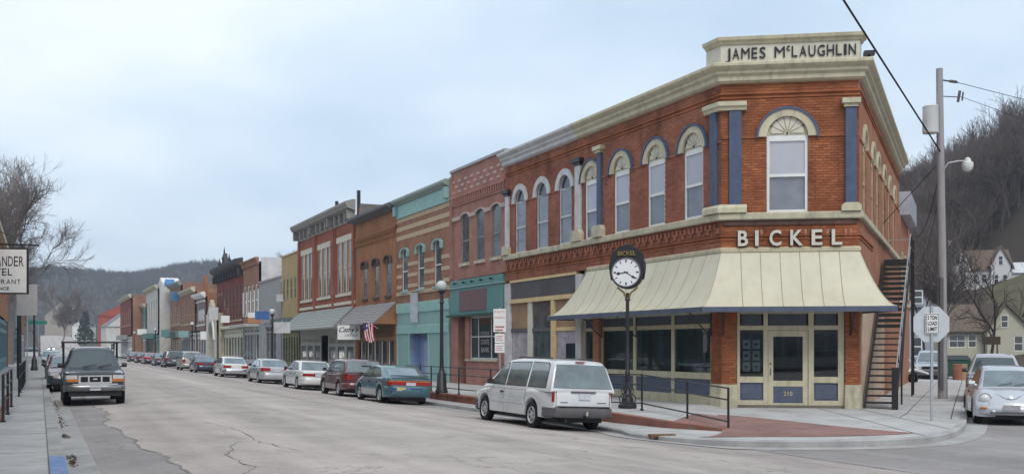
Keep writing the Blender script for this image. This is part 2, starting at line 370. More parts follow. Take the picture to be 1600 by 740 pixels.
def brick_list(x0, x1, z0, z1, ops, bw=.22, bh=.08, seed=1):
    res = []; n = int(round((z1 - z0) / bh)); h = (z1 - z0) / n; g = .012
    for j in range(n):
        za, zb = z0 + j * h + g / 2, z0 + (j + 1) * h - g / 2; zm = (za + zb) / 2
        cuts = []
        for o in ops:
            if o[2] - .005 < zm < o[3]: cuts.append((o[0], o[1]))
            elif o[4] and o[3] <= zm < o[3] + o[4] + .01:
                c, r = (o[0] + o[1]) / 2, (o[1] - o[0]) / 2; q = r * math.sqrt(max(0, 1 - ((zm - o[3]) / o[4]) ** 2)); cuts.append((c - q, c + q))
        cuts.sort(); free = []; x = x0
        for a, b in cuts:
            if a > x: free.append((x, a))
            x = max(x, b)
        if x < x1: free.append((x, x1))
        off = (j % 2) * bw / 2
        for a, b in free:
            k = math.floor((a - off) / bw)
            while k * bw + off < b:
                p, q = max(a, k * bw + off + g / 2), min(b, (k + 1) * bw + off - g / 2)
                if q - p > .03: res.append((p, q, za, zb, q - p > bw - g - .002))
                k += 1
    return res
def brick_mesh(mb, lst, depth=.03, y=0.0, jit=.004, rnd=random.Random(3)):
    for a, b, c, d, w in lst:
        yy = y + rnd.uniform(-jit, jit)
        mb.add([(a, yy, c), (b, yy, c), (b, yy, d), (a, yy, d), (a, yy + depth, c), (b, yy + depth, c), (b, yy + depth, d), (a, yy + depth, d)],
               [(0, 1, 2, 3), (1, 5, 6, 2), (4, 0, 3, 7), (3, 2, 6, 7), (4, 5, 1, 0)])
def sash(parent, M, x0, x1, z0, z1, fm, gm, y=.10, fw=.07, rise=0.0, mid=True, gm2=None, blind=None, vbar=False, name='window'):
    """window part = frame, children: panes (and blind)"""
    mb = MB(); d = .05
    mb.box(x0, x0 + fw, y, y + d, z0, z1).box(x1 - fw, x1, y, y + d, z0, z1).box(x0 + fw, x1 - fw, y, y + d, z0, z0 + fw)
    zm = z0 + (z1 - z0) * .5
    if mid: mb.box(x0 + fw, x1 - fw, y - .01, y + d, zm - fw * .5, zm + fw * .5)
    if vbar: mb.box((x0 + x1) / 2 - .02, (x0 + x1) / 2 + .02, y, y + d - .005, z0 + fw, z1 - fw)
    c, r = (x0 + x1) / 2, (x1 - x0) / 2
    if rise: mb.ring(c, z1, r - fw, r, y, y + d, kz=rise / r, n=10)
    else: mb.box(x0 + fw, x1 - fw, y, y + d, z1 - fw, z1)
    f = mb.build(name, fm, parent, M)
    def pane(za, zb, g, arch):
        p = MB()
        if arch:
            pts = [(x0 + fw, za), (x1 - fw, za), (x1 - fw, zb)] + [(c + (r - fw) * math.cos(math.pi * i / 10), zb + (rise - fw) * math.sin(math.pi * i / 10)) for i in range(1, 10)] + [(x0 + fw, zb)]
        else: pts = [(x0 + fw, za), (x1 - fw, za), (x1 - fw, zb), (x0 + fw, zb)]
        p.prism(pts, y + .02, y + .03); p.build('pane', g, f, M)
    if mid:
        pane(z0 + fw, zm - fw * .5, gm, False); pane(zm + fw * .5, z1 - (0 if rise else fw), gm2 or gm, bool(rise))
    else: pane(z0 + fw, z1 - (0 if rise else fw), gm, bool(rise))
    if blind:
        b = MB(); b.box(x0 + fw * .5, x1 - fw * .5, y + .052, y + .06, zm if blind[1] == 'half' else z0 + fw * .5, z1); b.build('blind', blind[0], f, M)
    return f
def hull(parent, w, dep, z0, z1, roofm, sidem, zpar=.35, y=.25):
    """flanks, back and flat roof of a row building"""
    mb = MB(); mb.box(.01, .25, y, dep, z0, z1); mb.build('side_wall', sidem, parent)
    mb = MB(); mb.box(w - .25, w - .01, y, dep, z0, z1); mb.build('side_wall', sidem, parent)
    mb = MB(); mb.box(.25, w - .25, dep - .25, dep, z0, z1); mb.build('back_wall', sidem, parent)
    mb = MB(); mb.box(.25, w - .25, y, dep - .25, z1 - zpar - .2, z1 - zpar); mb.build('roof', roofm, parent)
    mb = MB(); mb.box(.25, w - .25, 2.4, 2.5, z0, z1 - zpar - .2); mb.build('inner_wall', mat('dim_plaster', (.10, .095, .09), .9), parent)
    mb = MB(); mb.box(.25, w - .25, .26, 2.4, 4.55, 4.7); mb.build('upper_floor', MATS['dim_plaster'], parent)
def profile(parent, M, x0, x1, prof, m, name='cornice', caps=True):
    """moulding: prof is a list of (outward, z) from bottom to top, run along x"""
    mb = MB(); pts = [(0.0, prof[0][1])] + list(prof) + [(0.0, prof[-1][1])]
    n = len(pts); vs = [(x0, -p, z) for p, z in pts] + [(x1, -p, z) for p, z in pts]
    mb.add(vs, [(i, i + n, (i + 1) + n, i + 1) for i in range(n - 1)] + [tuple(range(n - 1, -1, -1)), tuple(range(n, 2 * n))])
    return mb.build(name, m, parent, M)
def shop(parent, M, x0, x1, z0, z1, n, fm, gm, bulk=.6, tran=.55, pm=None, fw=.09, y=.10, doors=(), back=True):
    """shop front: frame with posts, each light its own pane, each bulkhead its own panel"""
    mb = MB(); w = (x1 - x0) / n; zt = z1 - tran
    f = MB()
    for i in range(n + 1):
        xc = x0 + i * w; f.box(max(x0, xc - fw / 2), min(x1, xc + fw / 2), y - .03, y + .06, z0, z1)
    for i in range(n):
        a, b = x0 + i * w + fw / 2, x0 + (i + 1) * w - fw / 2
        f.box(a, b, y - .02, y + .055, z1 - fw, z1)
        if tran > .2: f.box(a, b, y - .02, y + .055, zt - fw / 2, zt + fw / 2)
        f.box(a, b, y - .02, y + .055, z0, z0 + .12)
        f.box(a, b, y - .025, y + .055, z0 + bulk - fw / 2, z0 + bulk + fw / 2)
    fo = f.build('shop_front', fm, parent, M)
    for i in range(n):
        a, b = x0 + i * w + fw / 2, x0 + (i + 1) * w - fw / 2
        p = MB(); p.box(a, b, y + .02, y + .03, z0 + bulk, zt); p.build('pane', gm, fo, M)
        if tran > .2: p = MB(); p.box(a, b, y + .02, y + .03, zt, z1 - .02); p.build('pane', gm, fo, M)
        p = MB(); p.box(a, b, y + .0, y + .04, z0 + .1, z0 + bulk); p.build('panel', pm or fm, fo, M)
        if i in doors:
            p = MB(); p.box(b - .12, b - .09, y - .07, y - .03, z0 + 1.0, z0 + 1.2); p.build('door_handle', CHROME, fo, M)
    return fo
# ------------------------------------------------------------------ ground, road, pavements
GRASSD = mat('winter_grass', (.10, .10, .045), .95, .35, .12, .3, 8, dirt=((.12, .085, .05), .5, .8))
g = MB(); g.grid(lambda a, b: (-2500 + 5000 * a, -300 + 4300 * b, -.35), 4, 4); struct(g.build('ground', GRASSD))
def roadmat(name, col, bands=True):
    m = bpy.data.materials.new(name); m.use_nodes = True; t = m.node_tree; b = t.nodes['Principled BSDF']
    b.inputs['Roughness'].default_value = .88; b.inputs['Specular IOR Level'].default_value = .3
    tc = nd(t, 'ShaderNodeTexCoord')
    rot = nd(t, 'ShaderNodeMapping'); rot.inputs['Rotation'].default_value = (0, 0, -YAW_ST); t.links.new(tc.outputs['Object'], rot.inputs[0])
    st = nd(t, 'ShaderNodeMapping'); st.inputs['Scale'].default_value = (.035, .75, 1); t.links.new(rot.outputs[0], st.inputs[0])
    a = nd(t, 'ShaderNodeTexNoise', i_Scale=1.0, i_Detail=6.0, i_Roughness=.6); t.links.new(st.outputs[0], a.inputs['Vector'])
    c = nd(t, 'ShaderNodeTexNoise', i_Scale=.55, i_Detail=9.0, i_Roughness=.68); t.links.new(rot.outputs[0], c.inputs['Vector'])
    f = nd(t, 'ShaderNodeTexNoise', i_Scale=55.0, i_Detail=3.0); t.links.new(rot.outputs[0], f.inputs['Vector'])
    v = nd(t, 'ShaderNodeTexVoronoi', feature='DISTANCE_TO_EDGE', i_Scale=.16)
    dn = nd(t, 'ShaderNodeTexNoise', i_Scale=.9, i_Detail=5.0); t.links.new(rot.outputs[0], dn.inputs['Vector'])
    wv = nd(t, 'ShaderNodeVectorMath', operation='SCALE'); wv.inputs['Scale'].default_value = 1.6; t.links.new(dn.outputs['Color'], wv.inputs[0])
    av = nd(t, 'ShaderNodeVectorMath', operation='ADD'); t.links.new(rot.outputs[0], av.inputs[0]); t.links.new(wv.outputs[0], av.inputs[1]); t.links.new(av.outputs[0], v.inputs['Vector'])
    ck = nd(t, 'ShaderNodeMapRange'); ck.inputs['From Max'].default_value = .0035; ck.inputs['To Min'].default_value = .62; ck.inputs['To Max'].default_value = 1; t.links.new(v.outputs['Distance'], ck.inputs[0])
    def mr(o, lo, hi, fm=.3, fx=.7):
        q = nd(t, 'ShaderNodeMapRange'); q.inputs['From Min'].default_value = fm; q.inputs['From Max'].default_value = fx; q.inputs['To Min'].default_value = lo; q.inputs['To Max'].default_value = hi
        t.links.new(o, q.inputs[0]); return q.outputs[0]
    oil = nd(t, 'ShaderNodeTexNoise', i_Scale=1.3, i_Detail=4.0, i_Roughness=.55); t.links.new(rot.outputs[0], oil.inputs['Vector'])
    c_ = mr(oil.outputs[0], 1.0, .80, .60, .74); cout = mth(t, 'MULTIPLY', mr(c.outputs[0], .80, 1.15), c_)
    k = mth(t, 'MULTIPLY', mth(t, 'MULTIPLY', mr(a.outputs[0], .78, 1.17), cout), mth(t, 'MULTIPLY', mr(f.outputs[0], .78, 1.2), ck.outputs[0]))
    if bands:                                  # tyre-darkened wheel tracks along the lanes
        sx_ = nd(t, 'ShaderNodeSeparateXYZ'); t.links.new(rot.outputs[0], sx_.inputs[0])
        lane = nd(t, 'ShaderNodeValToRGB'); t.links.new(mth(t, 'DIVIDE', mth(t, 'MULTIPLY', sx_.outputs[1], -1.0), 14.0), lane.inputs[0]); le = lane.color_ramp.elements
        le[0].position = 0; le[0].color = (.93, .93, .93, 1); le[1].position = 1; le[1].color = (.86, .86, .86, 1)
        for p_, v_ in ((.13, 1.0), (.22, .93), (.285, 1.03), (.35, .92), (.45, 1.05), (.50, 1.06), (.58, .94), (.65, 1.03), (.715, .93), (.80, 1.02), (.88, .9)):
            q_ = le.new(p_); q_.color = (v_, v_, v_, 1)
        k = mth(t, 'MULTIPLY', k, lane.outputs[0])
    sc = nd(t, 'ShaderNodeVectorMath', operation='SCALE'); sc.inputs[0].default_value = col; t.links.new(k, sc.inputs['Scale'])
    t.links.new(sc.outputs[0], b.inputs['Base Color'])
    bp = nd(t, 'ShaderNodeBump'); bp.inputs['Strength'].default_value = .3; bp.inputs['Distance'].default_value = .02; t.links.new(f.outputs[0], bp.inputs['Height']); t.links.new(bp.outputs[0], b.inputs['Normal'])
    MATS[name] = m; return m
ROAD = roadmat('worn_grey_road', (.41, .368, .345)); ASPH = roadmat('patched_asphalt', (.285, .268, .262), False)
vs_ = [.28, .75, 1.5, 2.5, 3.5, 5, 6.2, 7.5, 8.7, 10, 11.5, 13.3, 14.5, 16, 19, 22, 26, 30, 40, 60]
us_ = [-60, -30, -10, 0, 10, 20, 30, 40, 55, 75, 100, 130, 170, 220, 300, 400, 520]
def hilly(u): return 0 if u < 260 else ((u - 260) / 260) ** 2 * 7
mb = MB(); V = []
for u in us_:
    for v in vs_: V.append((*UV(u, v), roadz(v) + hilly(u)))
nv = len(vs_); fs = []
for i in range(len(us_) - 1):
    for j in range(nv - 1):
        if us_[i] >= 75 and vs_[j] >= 13.3: continue
        fs.append((i * nv + j + 1, (i + 1) * nv + j + 1, (i + 1) * nv + j, i * nv + j)[::-1])
mb.add(V, fs); road = struct(mb.build('road', ROAD))
def strip(name, m, v0, v1, u0, u1, dz, wob=0, step=2.0, parent=None, zfix=None, seed=0):
    r = random.Random(seed); n = int((u1 - u0) / step); mb = MB(); vs = []; fs = []
    for i in range(n + 1):
        u = u0 + (u1 - u0) * i / n; e = v1 + (r.uniform(-wob, wob))
        for v in (v0, (v0 + e) / 2, e):
            vs.append((*UV(u, v), (roadz(v) + hilly(u) if zfix is None else zfix) + dz))
    for i in range(n):
        for j in (0, 1): fs.append((i * 3 + j, i * 3 + j + 1, i * 3 + 4 + j, i * 3 + 3 + j))
    mb.add(vs, fs); return mb.build(name, m, parent)
# left: gutter pan, dark patched strip with a ragged edge, cracks
struct(strip('gutter', CONC2, .34, .76, -10, 200, .006, .012, 1.0))
r4 = random.Random(4); ed = []; e_ = 1.5
for i in range(200):
    e_ = max(1.3, min(1.85, e_ + r4.gauss(0, .07))); ed.append((-8 + i * .34 + r4.uniform(-.1, .1), e_))
mb = MB(); vs4 = []
for u, v in ed: vs4 += [(*UV(u, .78), roadz(.78) + .005), (*UV(u, v), roadz(v) + .005)]
mb.add(vs4, [(2 * i, 2 * i + 1, 2 * i + 3, 2 * i + 2) for i in range(len(ed) - 1)]); mb.build('asphalt_patch', ASPH, road)
ragged = [(u, v + .01) for u, v in ed]
mb = MB(); va_ = [13.6, 14.5, 16, 19, 22, 26, 30, 40, 60]; ua_ = [-60, -30, -10, 0, 10, 20, 30, 40, 55, 75]
mb.add([(*UV(u, v), roadz(v) + .006) for u in ua_ for v in va_], [(i * 9 + j, i * 9 + j + 1, (i + 1) * 9 + j + 1, (i + 1) * 9 + j) for i in range(9) for j in range(8)]); mb.build('asphalt_patch', ASPH, road)
CRK = mat('crack_filler', (.22, .207, .197), .9, .3, 6)
def crack(pts, w, seed):
    r = random.Random(seed); out_ = []
    for (u0, v0), (u1, v1) in zip(pts[:-1], pts[1:]):
        n = max(3, int(math.hypot(u1 - u0, v1 - v0) / .22))
        for i in range(n):
            s = i / n; out_.append((u0 + (u1 - u0) * s + r.gauss(0, .10), v0 + (v1 - v0) * s + r.gauss(0, .035)))
    vs = []; fs = []; mb = MB()
    for i, (u, v) in enumerate(out_):
        q = w * r.uniform(.35, 1.2); vs += [(*UV(u, v - q), roadz(v - q) + .007), (*UV(u, v + q), roadz(v + q) + .007)]
        if i: fs.append((2 * i - 2, 2 * i - 1, 2 * i + 1, 2 * i))
    mb.add(vs, fs); mb.build('crack', CRK, road)
vs4 = []; mb = MB()
for u, v in ragged:
    q = r4.uniform(.006, .03); vs4 += [(*UV(u, v - q), roadz(v) + .009), (*UV(u, v + q), roadz(v) + .009)]
mb.add(vs4, [(2 * i, 2 * i + 1, 2 * i + 3, 2 * i + 2) for i in range(len(ragged) - 1)]); mb.build('crack', CRK, road)
crack([(9, 2.9), (12, 2.75), (14.5, 2.5), (15.2, 2.75), (17, 2.7), (19.5, 3.3)], .012, 2)
crack([(17, 3.9), (19, 3.6), (21.5, 3.75), (25, 3.4)], .010, 4)
crack([(4, 11.0), (9, 10.6), (15, 10.9), (22, 10.5)], .012, 7)
crack([(3, 17), (7, 18.5), (10, 18), (14, 21), (19, 22.5)], .02, 10)
crack([(2, 14.5), (5, 17), (4, 20), (8, 25)], .016, 11)
# left pavement: slabs with open joints, kerb with a blue painted piece
ZL = .535
lw = struct(strip('sidewalk', CONC2, -9, .115, -10, 420, -.03, 0, 10, zfix=ZL))
uu = 2.0; r_ = random.Random(5)
while uu < 44:
    ln = 1.9 if uu > 12 else 2.4
    for (va, vb) in ((-3.6, -1.72), (-1.70, .10)):
        mb = MB(); p = [UV(uu, va), UV(uu, vb), UV(uu + ln - .03, vb), UV(uu + ln - .03, va)]
        mb.plan([(q.x, q.y) for q in p][::-1][::-1], ZL - .08, ZL + r_.uniform(-.004, .008)); mb.build('slab', CONC, lw)
    uu += ln
kerb = struct(strip('kerb', CONC2, .118, .30, -10, 420, -.02, 0, 10, zfix=ZL))
uu = 2.0; CURBBLUE = mat('blue_kerb_paint', (.13, .22, .42), .7, .2, 6, dirt=((.4, .4, .4), 5, .6))
while uu < 60:
    mb = MB(); p = [UV(uu, .125), UV(uu, .335), UV(uu + 2.97, .335), UV(uu + 2.97, .125)]
    mb.plan([(q.x, q.y) for q in p], .25, ZL - .002 + r_.uniform(-.004, .004)); mb.build('kerb_stone', CONC2, kerb); uu += 3.0
mb = MB(); p = [UV(9, .12), UV(9, .339), UV(17.0, .339), UV(17.0, .12)]; mb.plan([(q.x, q.y) for q in p], .3, ZL + .007); mb.build('painted_kerb', CURBBLUE, kerb)
# right: terrace along the shops, low kerb walk, brick retaining wall
ZT = .38; ZK = .13
tw = struct(strip('terrace_pavement', CONC, 14.05, VF + .3, 27.15, 300, 0, 0, 4, zfix=ZT))
struct(strip('kerb_walk', CONC2, 13.20, 14.05, 25.0, 300, 0, 0, 4, zfix=ZK))
mb = MB(); p = [UV(25, 13.12), UV(25, 13.24), UV(300, 13.24), UV(300, 13.12)]; mb.plan([(q.x, q.y) for q in p][::-1][::-1], -.2, ZK + .006); struct(mb.build('kerb', CONC2))
# corner apron: inner line along the building, outer line along the rounded kerb
def pxg(px, py, z):                            # a ground point seen at a photo pixel, at height z
    Z = F * (EYE - z) / (py - HY); return Vector(((px - 800) / F * Z, Z))
kerbpts = [UV(25.0, 13.18), UV(22.6, 13.2), pxg(1000, 676, .14), pxg(1080, 683, .14), pxg(1180, 686.5, .16), pxg(1290, 686.5, .18), pxg(1380, 684.5, .2), pxg(1445, 680, .22), pxg(1485, 670, .24), pxg(1500, 655, .26), pxg(1502, 638, .27)]
last = kerbpts[-1]; kerbpts += [last + D2 * s for s in (2, 5, 9, 15, 25, 45)]
inner = [UV(25.0, 14.03), UV(22.4, 14.32), UV(20.6, 14.87), UV(19.55, 15.22), A - N1 * 1.1, A - Vector((0, .05)), A.lerp(B, .35), A.lerp(B, .7), B, B + D2 * .4, B + D2 * 1.0]
inner += [B + D2 * s for s in (3, 6, 10, 16, 26, 46)]
zin = [ZK, ZK, .15, .165, .335, .34, .34, .34, .33, .33, .33] + [.33] * 6
zout = [ZK, ZK, .14, .14, .16, .18, .2, .22, .24, .26, .27] + [.28] * 6
def densify(L, k=5):
    r = []
    for i in range(len(L) - 1):
        for q in range(k): r.append(L[i] + (L[i + 1] - L[i]) * (q / k))
    return r + [L[-1]]
def catmull(L, k=5):
    r = []
    for i in range(len(L) - 1):
        p0, p1, p2, p3 = L[max(i - 1, 0)], L[i], L[i + 1], L[min(i + 2, len(L) - 1)]
        for q in range(k):
            t_ = q / k; r.append(.5 * ((2 * p1) + (p2 - p0) * t_ + (2 * p0 - 5 * p1 + 4 * p2 - p3) * t_ * t_ + (3 * p1 - p0 - 3 * p2 + p3) * t_ ** 3))
    return r + [L[-1]]
kp2, in2, zi2, zo2 = catmull(kerbpts), densify(inner), densify(zin), densify(zout)
vs = []; nj = 24
for i in range(len(kp2)):
    for j in range(nj + 1):
        q = in2[i].lerp(kp2[i], j / nj); vs.append((q.x, q.y, zi2[i] + (zo2[i] - zi2[i]) * (j / nj)))
conc = MB(); allf = [(i * (nj + 1) + j, i * (nj + 1) + j + 1, (i + 1) * (nj + 1) + j + 1, (i + 1) * (nj + 1) + j) for i in range(len(kp2) - 1) for j in range(nj)]
red = MB(); rv = []; _rs = {3: .0, 4: .2, 5: .38, 6: .68, 7: .925}; _cols = list(range(15, 36))
for i in _cols:
    a_ = float(np.interp(i / 5, list(_rs.keys()), list(_rs.values())))
    for j in range(13):
        q_ = a_ + (.93 - a_) * j / 12; c_ = in2[i].lerp(kp2[i], q_); rv.append((c_.x, c_.y, zi2[i] + (zo2[i] - zi2[i]) * q_ + .007))
_rt = _cols
PAVE = brickmat('red_brick_paving', (.235, .135, .118), (.29, .165, .145), (.19, .15, .14), .21, .105, .3)
_pt = PAVE.node_tree; _cx = [n_ for n_ in _pt.nodes if n_.type == 'COMBXYZ'][0]; _sx = [n_ for n_ in _pt.nodes if n_.type == 'SEPXYZ'][0]
_pt.links.new(_sx.outputs[0], _cx.inputs[0]); _pt.links.new(_sx.outputs[1], _cx.inputs[1])
conc.add(vs, allf); struct(conc.build('corner_pavement', CONC))
red.add(rv, [(i * 13 + j, i * 13 + j + 1, (i + 1) * 13 + j + 1, (i + 1) * 13 + j) for i in range(len(_rt) - 1) for j in range(12)]); struct(red.build('brick_paving', PAVE))
# kerb face round the corner, and scored joints
kf = MB(); n = len(kp2); vs = []
for i in range(n):
    d = (kp2[min(i + 1, n - 1)] - kp2[max(i - 1, 0)]).normalized(); o_ = Vector((d.y, -d.x))
    for q, z in ((kp2[i] - o_ * .02, zo2[i] + .004), (kp2[i] + o_ * .12, zo2[i] + .004), (kp2[i] + o_ * .16, zo2[i] - .02), (kp2[i] + o_ * .18, -.2), ):
        vs.append((q.x, q.y, z))
kf.add(vs, [(i * 4 + j, i * 4 + j + 1, (i + 1) * 4 + j + 1, (i + 1) * 4 + j) for i in range(n - 1) for j in range(3)]); struct(kf.build('kerb', CONC2))
gp = MB(); vs2 = []
for i in range(n):
    d = (kp2[min(i + 1, n - 1)] - kp2[max(i - 1, 0)]).normalized(); o_ = Vector((d.y, -d.x))
    for w_ in (.17, .4, .66): q = kp2[i] + o_ * w_; vs2.append((q.x, q.y, roadz(q.dot(N1)) + .012))
gp.add(vs2, [(i * 3 + j, i * 3 + j + 1, (i + 1) * 3 + j + 1, (i + 1) * 3 + j) for i in range(n - 1) for j in range(2)]); struct(gp.build('gutter', CONC2))
struct(strip('gutter', CONC2, 12.62, 13.12, 25, 300, .008, .01, 2.0))
LEAF = mat('dead_leaves', (.09, .06, .035), .95, .5, 9); rl = random.Random(8); lv = []; lf = []
for cu, cv, k, sp in ((17.3, .42, 60, .10), (18.2, .40, 40, .07), (22.5, .42, 70, .10), (13.8, .45, 30, .2), (27, .42, 60, .5), (34, .42, 60, 1.2), (46, .42, 70, 3)):
    for _ in range(k):
        u, v = cu + rl.gauss(0, sp * 2.5), cv + abs(rl.gauss(0, .05)); p = UV(u, v); z = roadz(v) + .012; o2 = len(lv); a_ = rl.uniform(0, 6.28); q = rl.uniform(.015, .04)
        lv += [(p.x + q * math.cos(a_), p.y + q * math.sin(a_), z), (p.x + q * math.cos(a_ + 2), p.y + q * math.sin(a_ + 2), z + rl.uniform(0, .03)), (p.x + q * math.cos(a_ + 4), p.y + q * math.sin(a_ + 4), z + rl.uniform(0, .02))]; lf.append((o2, o2 + 1, o2 + 2))
lm = MB(); lm.add(lv, lf); lo = lm.build('litter', LEAF); lo['kind'] = 'stuff'; tag(lo, 'dead leaves and grit lying in the gutter by the hotel kerb', 'litter')
JT = mat('joint_dirt', (.10, .095, .09), .95, .3, 5)
def joint(p, q, zp, zq, parent, w=.012):
    d = (q - p).normalized(); o_ = Vector((d.y, -d.x)) * w; mb = MB()
    mb.quad((*(p - o_), zp + .006), (*(p + o_), zp + .006), (*(q + o_), zq + .006), (*(q - o_), zq + .006)); mb.build('joint', JT, parent)
apron = bpy.data.objects['corner_pavement']
for i in range(5, 16):
    if i >= 7: joint(inner[i], kerbpts[i], zin[i], zout[i], apron)
for i in range(8, 16): joint(inner[i].lerp(kerbpts[i], .5), inner[i + 1].lerp(kerbpts[i + 1], .5), (zin[i] + zout[i]) / 2, (zin[i + 1] + zout[i + 1]) / 2, apron)
for i in range(9, 16): joint(kerbpts[i] - N2 * .22, kerbpts[i + 1] - N2 * .22, zout[i] + .006, zout[i + 1] + .006, apron, .016)
for k in range(40): joint(UV(25 + k * 3.0, 14.3), UV(25 + k * 3.0, VF - .1), ZT, ZT, tw)
# storm drain in the kerb
sd = empty('storm_drain', (*pxg(1034, 682, .1), 0), math.atan2(.14, 1), 'rusty storm drain opening set in the kerb below the street clock', 'drain')
RUST = mat('rusty_iron', (.16, .085, .045), .85, .35, 8, .3)
mb = MB(); mb.box(-.29, .29, -.16, .12, .12, .165); mb.box(-.29, -.24, -.17, -.06, -.05, .119); mb.box(.24, .29, -.17, -.06, -.05, .119); mb.build('hood', RUST, sd)
mb = MB(); mb.box(-.24, .24, -.165, -.10, -.05, .118); mb.build('opening', BLKPL, sd)
# brick retaining wall of the terrace with bricks of its own and a ramp wing
RWALL = realbrick('retaining_wall_brick', [(.235, .095, .07), (.28, .115, .085), (.21, .085, .062), (.30, .13, .095)])
rw = empty('retaining_wall', (*UV(88, 14.0), 0), YAW_MAIN, 'low red brick retaining wall edging the raised terrace behind parked cars', 'wall')
lenw = 88 - 27.2
mb = MB(); mb.box(0, lenw, .02, .22, -.1, ZT - .03); mb.build('core', MORTAR, rw)
bl = brick_list(0, lenw, ZK - .03, ZT - .045, []); near = [b for b in bl if b[4] and b[0] > lenw - 21][:299]; ns = set(near)
mb = MB(); brick_mesh(mb, [b for b in bl if b not in ns]); o = mb.build('brickwork', RWALL, rw); o['kind'] = 'stuff'
def brick_objs(lst, m, parent, M=None):
    if not lst: return
    w = lst[0][1] - lst[0][0]; h = lst[0][3] - lst[0][2]
    mb = MB(); brick_mesh(mb, [(0, w, 0, h, True)], jit=0); me = mb.mesh('brick', m, M.to_3x3().to_4x4() if M is not None else None)
    r = random.Random(2)
    for b in lst:
        o = bpy.data.objects.new('brick', me); COL.objects.link(o); o.parent = parent
        p = Vector((b[0], r.uniform(-.004, .004), b[2])); o.location = M @ p if M is not None else p
brick_objs(near, RWALL, rw)
mb = MB(); mb.box(0, lenw, -.02, .24, ZT - .044, ZT + .012); mb.build('coping', RWALL, rw)
rm = empty('ramp_wall', (*UV(27.2, 14.0), 0), 0, 'red brick wedge wall beside the ramp under the street clock', 'wall')
mb = MB(); o0 = UV(27.2, 14.0); pts_ = [UV(27.18, 14.0), UV(24.5, 14.02), UV(22.4, 14.3), UV(20.6, 14.85), UV(19.55, 15.2)]; tops = [ZT + .012, ZT, .30, .21, .165]
vs = []
for p, z in zip(pts_, tops):
    q = p - o0; vs += [(q.x, q.y, 0), (q.x, q.y, z), (q.x + CO * .25, q.y + SI * .25, z), (q.x + CO * .25, q.y + SI * .25, 0)]
mb.add(vs, [(i * 4 + j, (i + 1) * 4 + j, (i + 1) * 4 + j + 1, i * 4 + j + 1) for i in range(4) for j in range(3)] + [(0, 1, 2, 3), (16, 19, 18, 17)])
mb.build('wall', brickmat('ramp_brick', (.235, .095, .07), (.28, .12, .09), (.2, .14, .12)), rm)
# ramp surface behind the wedge wall
mb = MB(); inn = [UV(27.15, VF), UV(26.85, VF), A + D1 * .3, A, A - N1 * 1.1]
zi = [ZT, ZT, .36, .34, .335]; vs = []
for p, q, z, zt_ in zip(pts_, inn, zi, tops):
    p2 = p + N1 * .2
    for j in range(5): c_ = p2.lerp(q, j / 4); vs.append((c_.x, c_.y, z * j / 4 + (zt_ - .01) * (1 - j / 4) + .004))
rf_ = [(i, j, (i * 5 + j, (i + 1) * 5 + j, (i + 1) * 5 + j + 1, i * 5 + j + 1)) for i in range(4) for j in range(4)]
mb.add(vs, [f_ for i, j, f_ in rf_ if not (i >= 2 and j <= 1)]); struct(mb.build('ramp', CONC))
mb = MB(); mb.add(vs, [f_ for i, j, f_ in rf_ if i >= 2 and j <= 1]); struct(mb.build('brick_ramp', PAVE))
# ------------------------------------------------------------------ the corner building
TM = tpx(789.5); TS = 18.4; LC = (B - A).length
cb_ = empty('corner_building', (A.x, A.y, 0), 0, 'two storey red brick corner building with cream curved awning and name parapet', 'building')
def rel(p): return (p.x - A.x, p.y - A.y)
MMAIN = fr(*rel(A + D1 * TM), 0, YAW_MAIN); MCH = fr(0, 0, 0, math.atan2(B.y - A.y, B.x - A.x)); MSD = fr(*rel(B), 0, math.atan2(D2.y, D2.x))
def xm(px): return TM - tpx(px)
Z_S0, Z_S1, Z_SPR, Z_TOP = 5.95, 6.17, 8.45, 10.06
wins_main = [(1083, 1), (1025, 1), (971, 1), (924.5, 1), (883, 2), (847, 2), (813, 2)]
WW = .54
xc_ch = (1231 - 1127) / (1342 - 1127) * LC
ops_ch = [(xc_ch - .60, xc_ch + .60, Z_S1, Z_SPR, .62)]
ops_m = [(xm(p) - WW, xm(p) + WW, Z_S1, Z_SPR - .1, .58) for p, k in wins_main]
side_w = [1.7, 4.6, 6.6, 9.4, 12.2, 15.0]
ops_s = [(x - WW, x + WW, Z_S1, Z_SPR - .1, .58) for x in side_w]
# mortar backing skins with openings; lower zones are shop fronts
bk = MB(); wall(bk, 0, LC, Z_S0 - .9, Z_TOP, ops_ch, .014, .2); bk.build('backing_wall', MORTAR, cb_, MCH)
bk = MB(); wall(bk, 0, TM, Z_S0 - .9, Z_TOP, ops_m, .014, .2); bk.build('backing_wall', MORTAR, cb_, MMAIN)
bk = MB(); wall(bk, 0, TS, -.1, Z_TOP, ops_s, .0, .2); bk.build('side_wall', BRK_SIDE, cb_, MSD)
# bricks
bl = brick_list(0.003, LC - .003, Z_S0 - .9, Z_TOP, ops_ch)
whole = [b for b in bl if b[4]]; random.Random(1).shuffle(whole); pick = set(whole[:299])
brick_objs([b for b in bl if b in pick], RB, cb_, MCH)
mb = MB(); brick_mesh(mb, [b for b in bl if b not in pick]); o = mb.build('brickwork', RB, cb_, MCH); o['kind'] = 'stuff'
bl = brick_list(0.003, TM - .003, Z_S0 - .9, Z_TOP, ops_m)
mb = MB(); brick_mesh(mb, bl); o = mb.build('brickwork', RB2, cb_, MMAIN); o['kind'] = 'stuff'
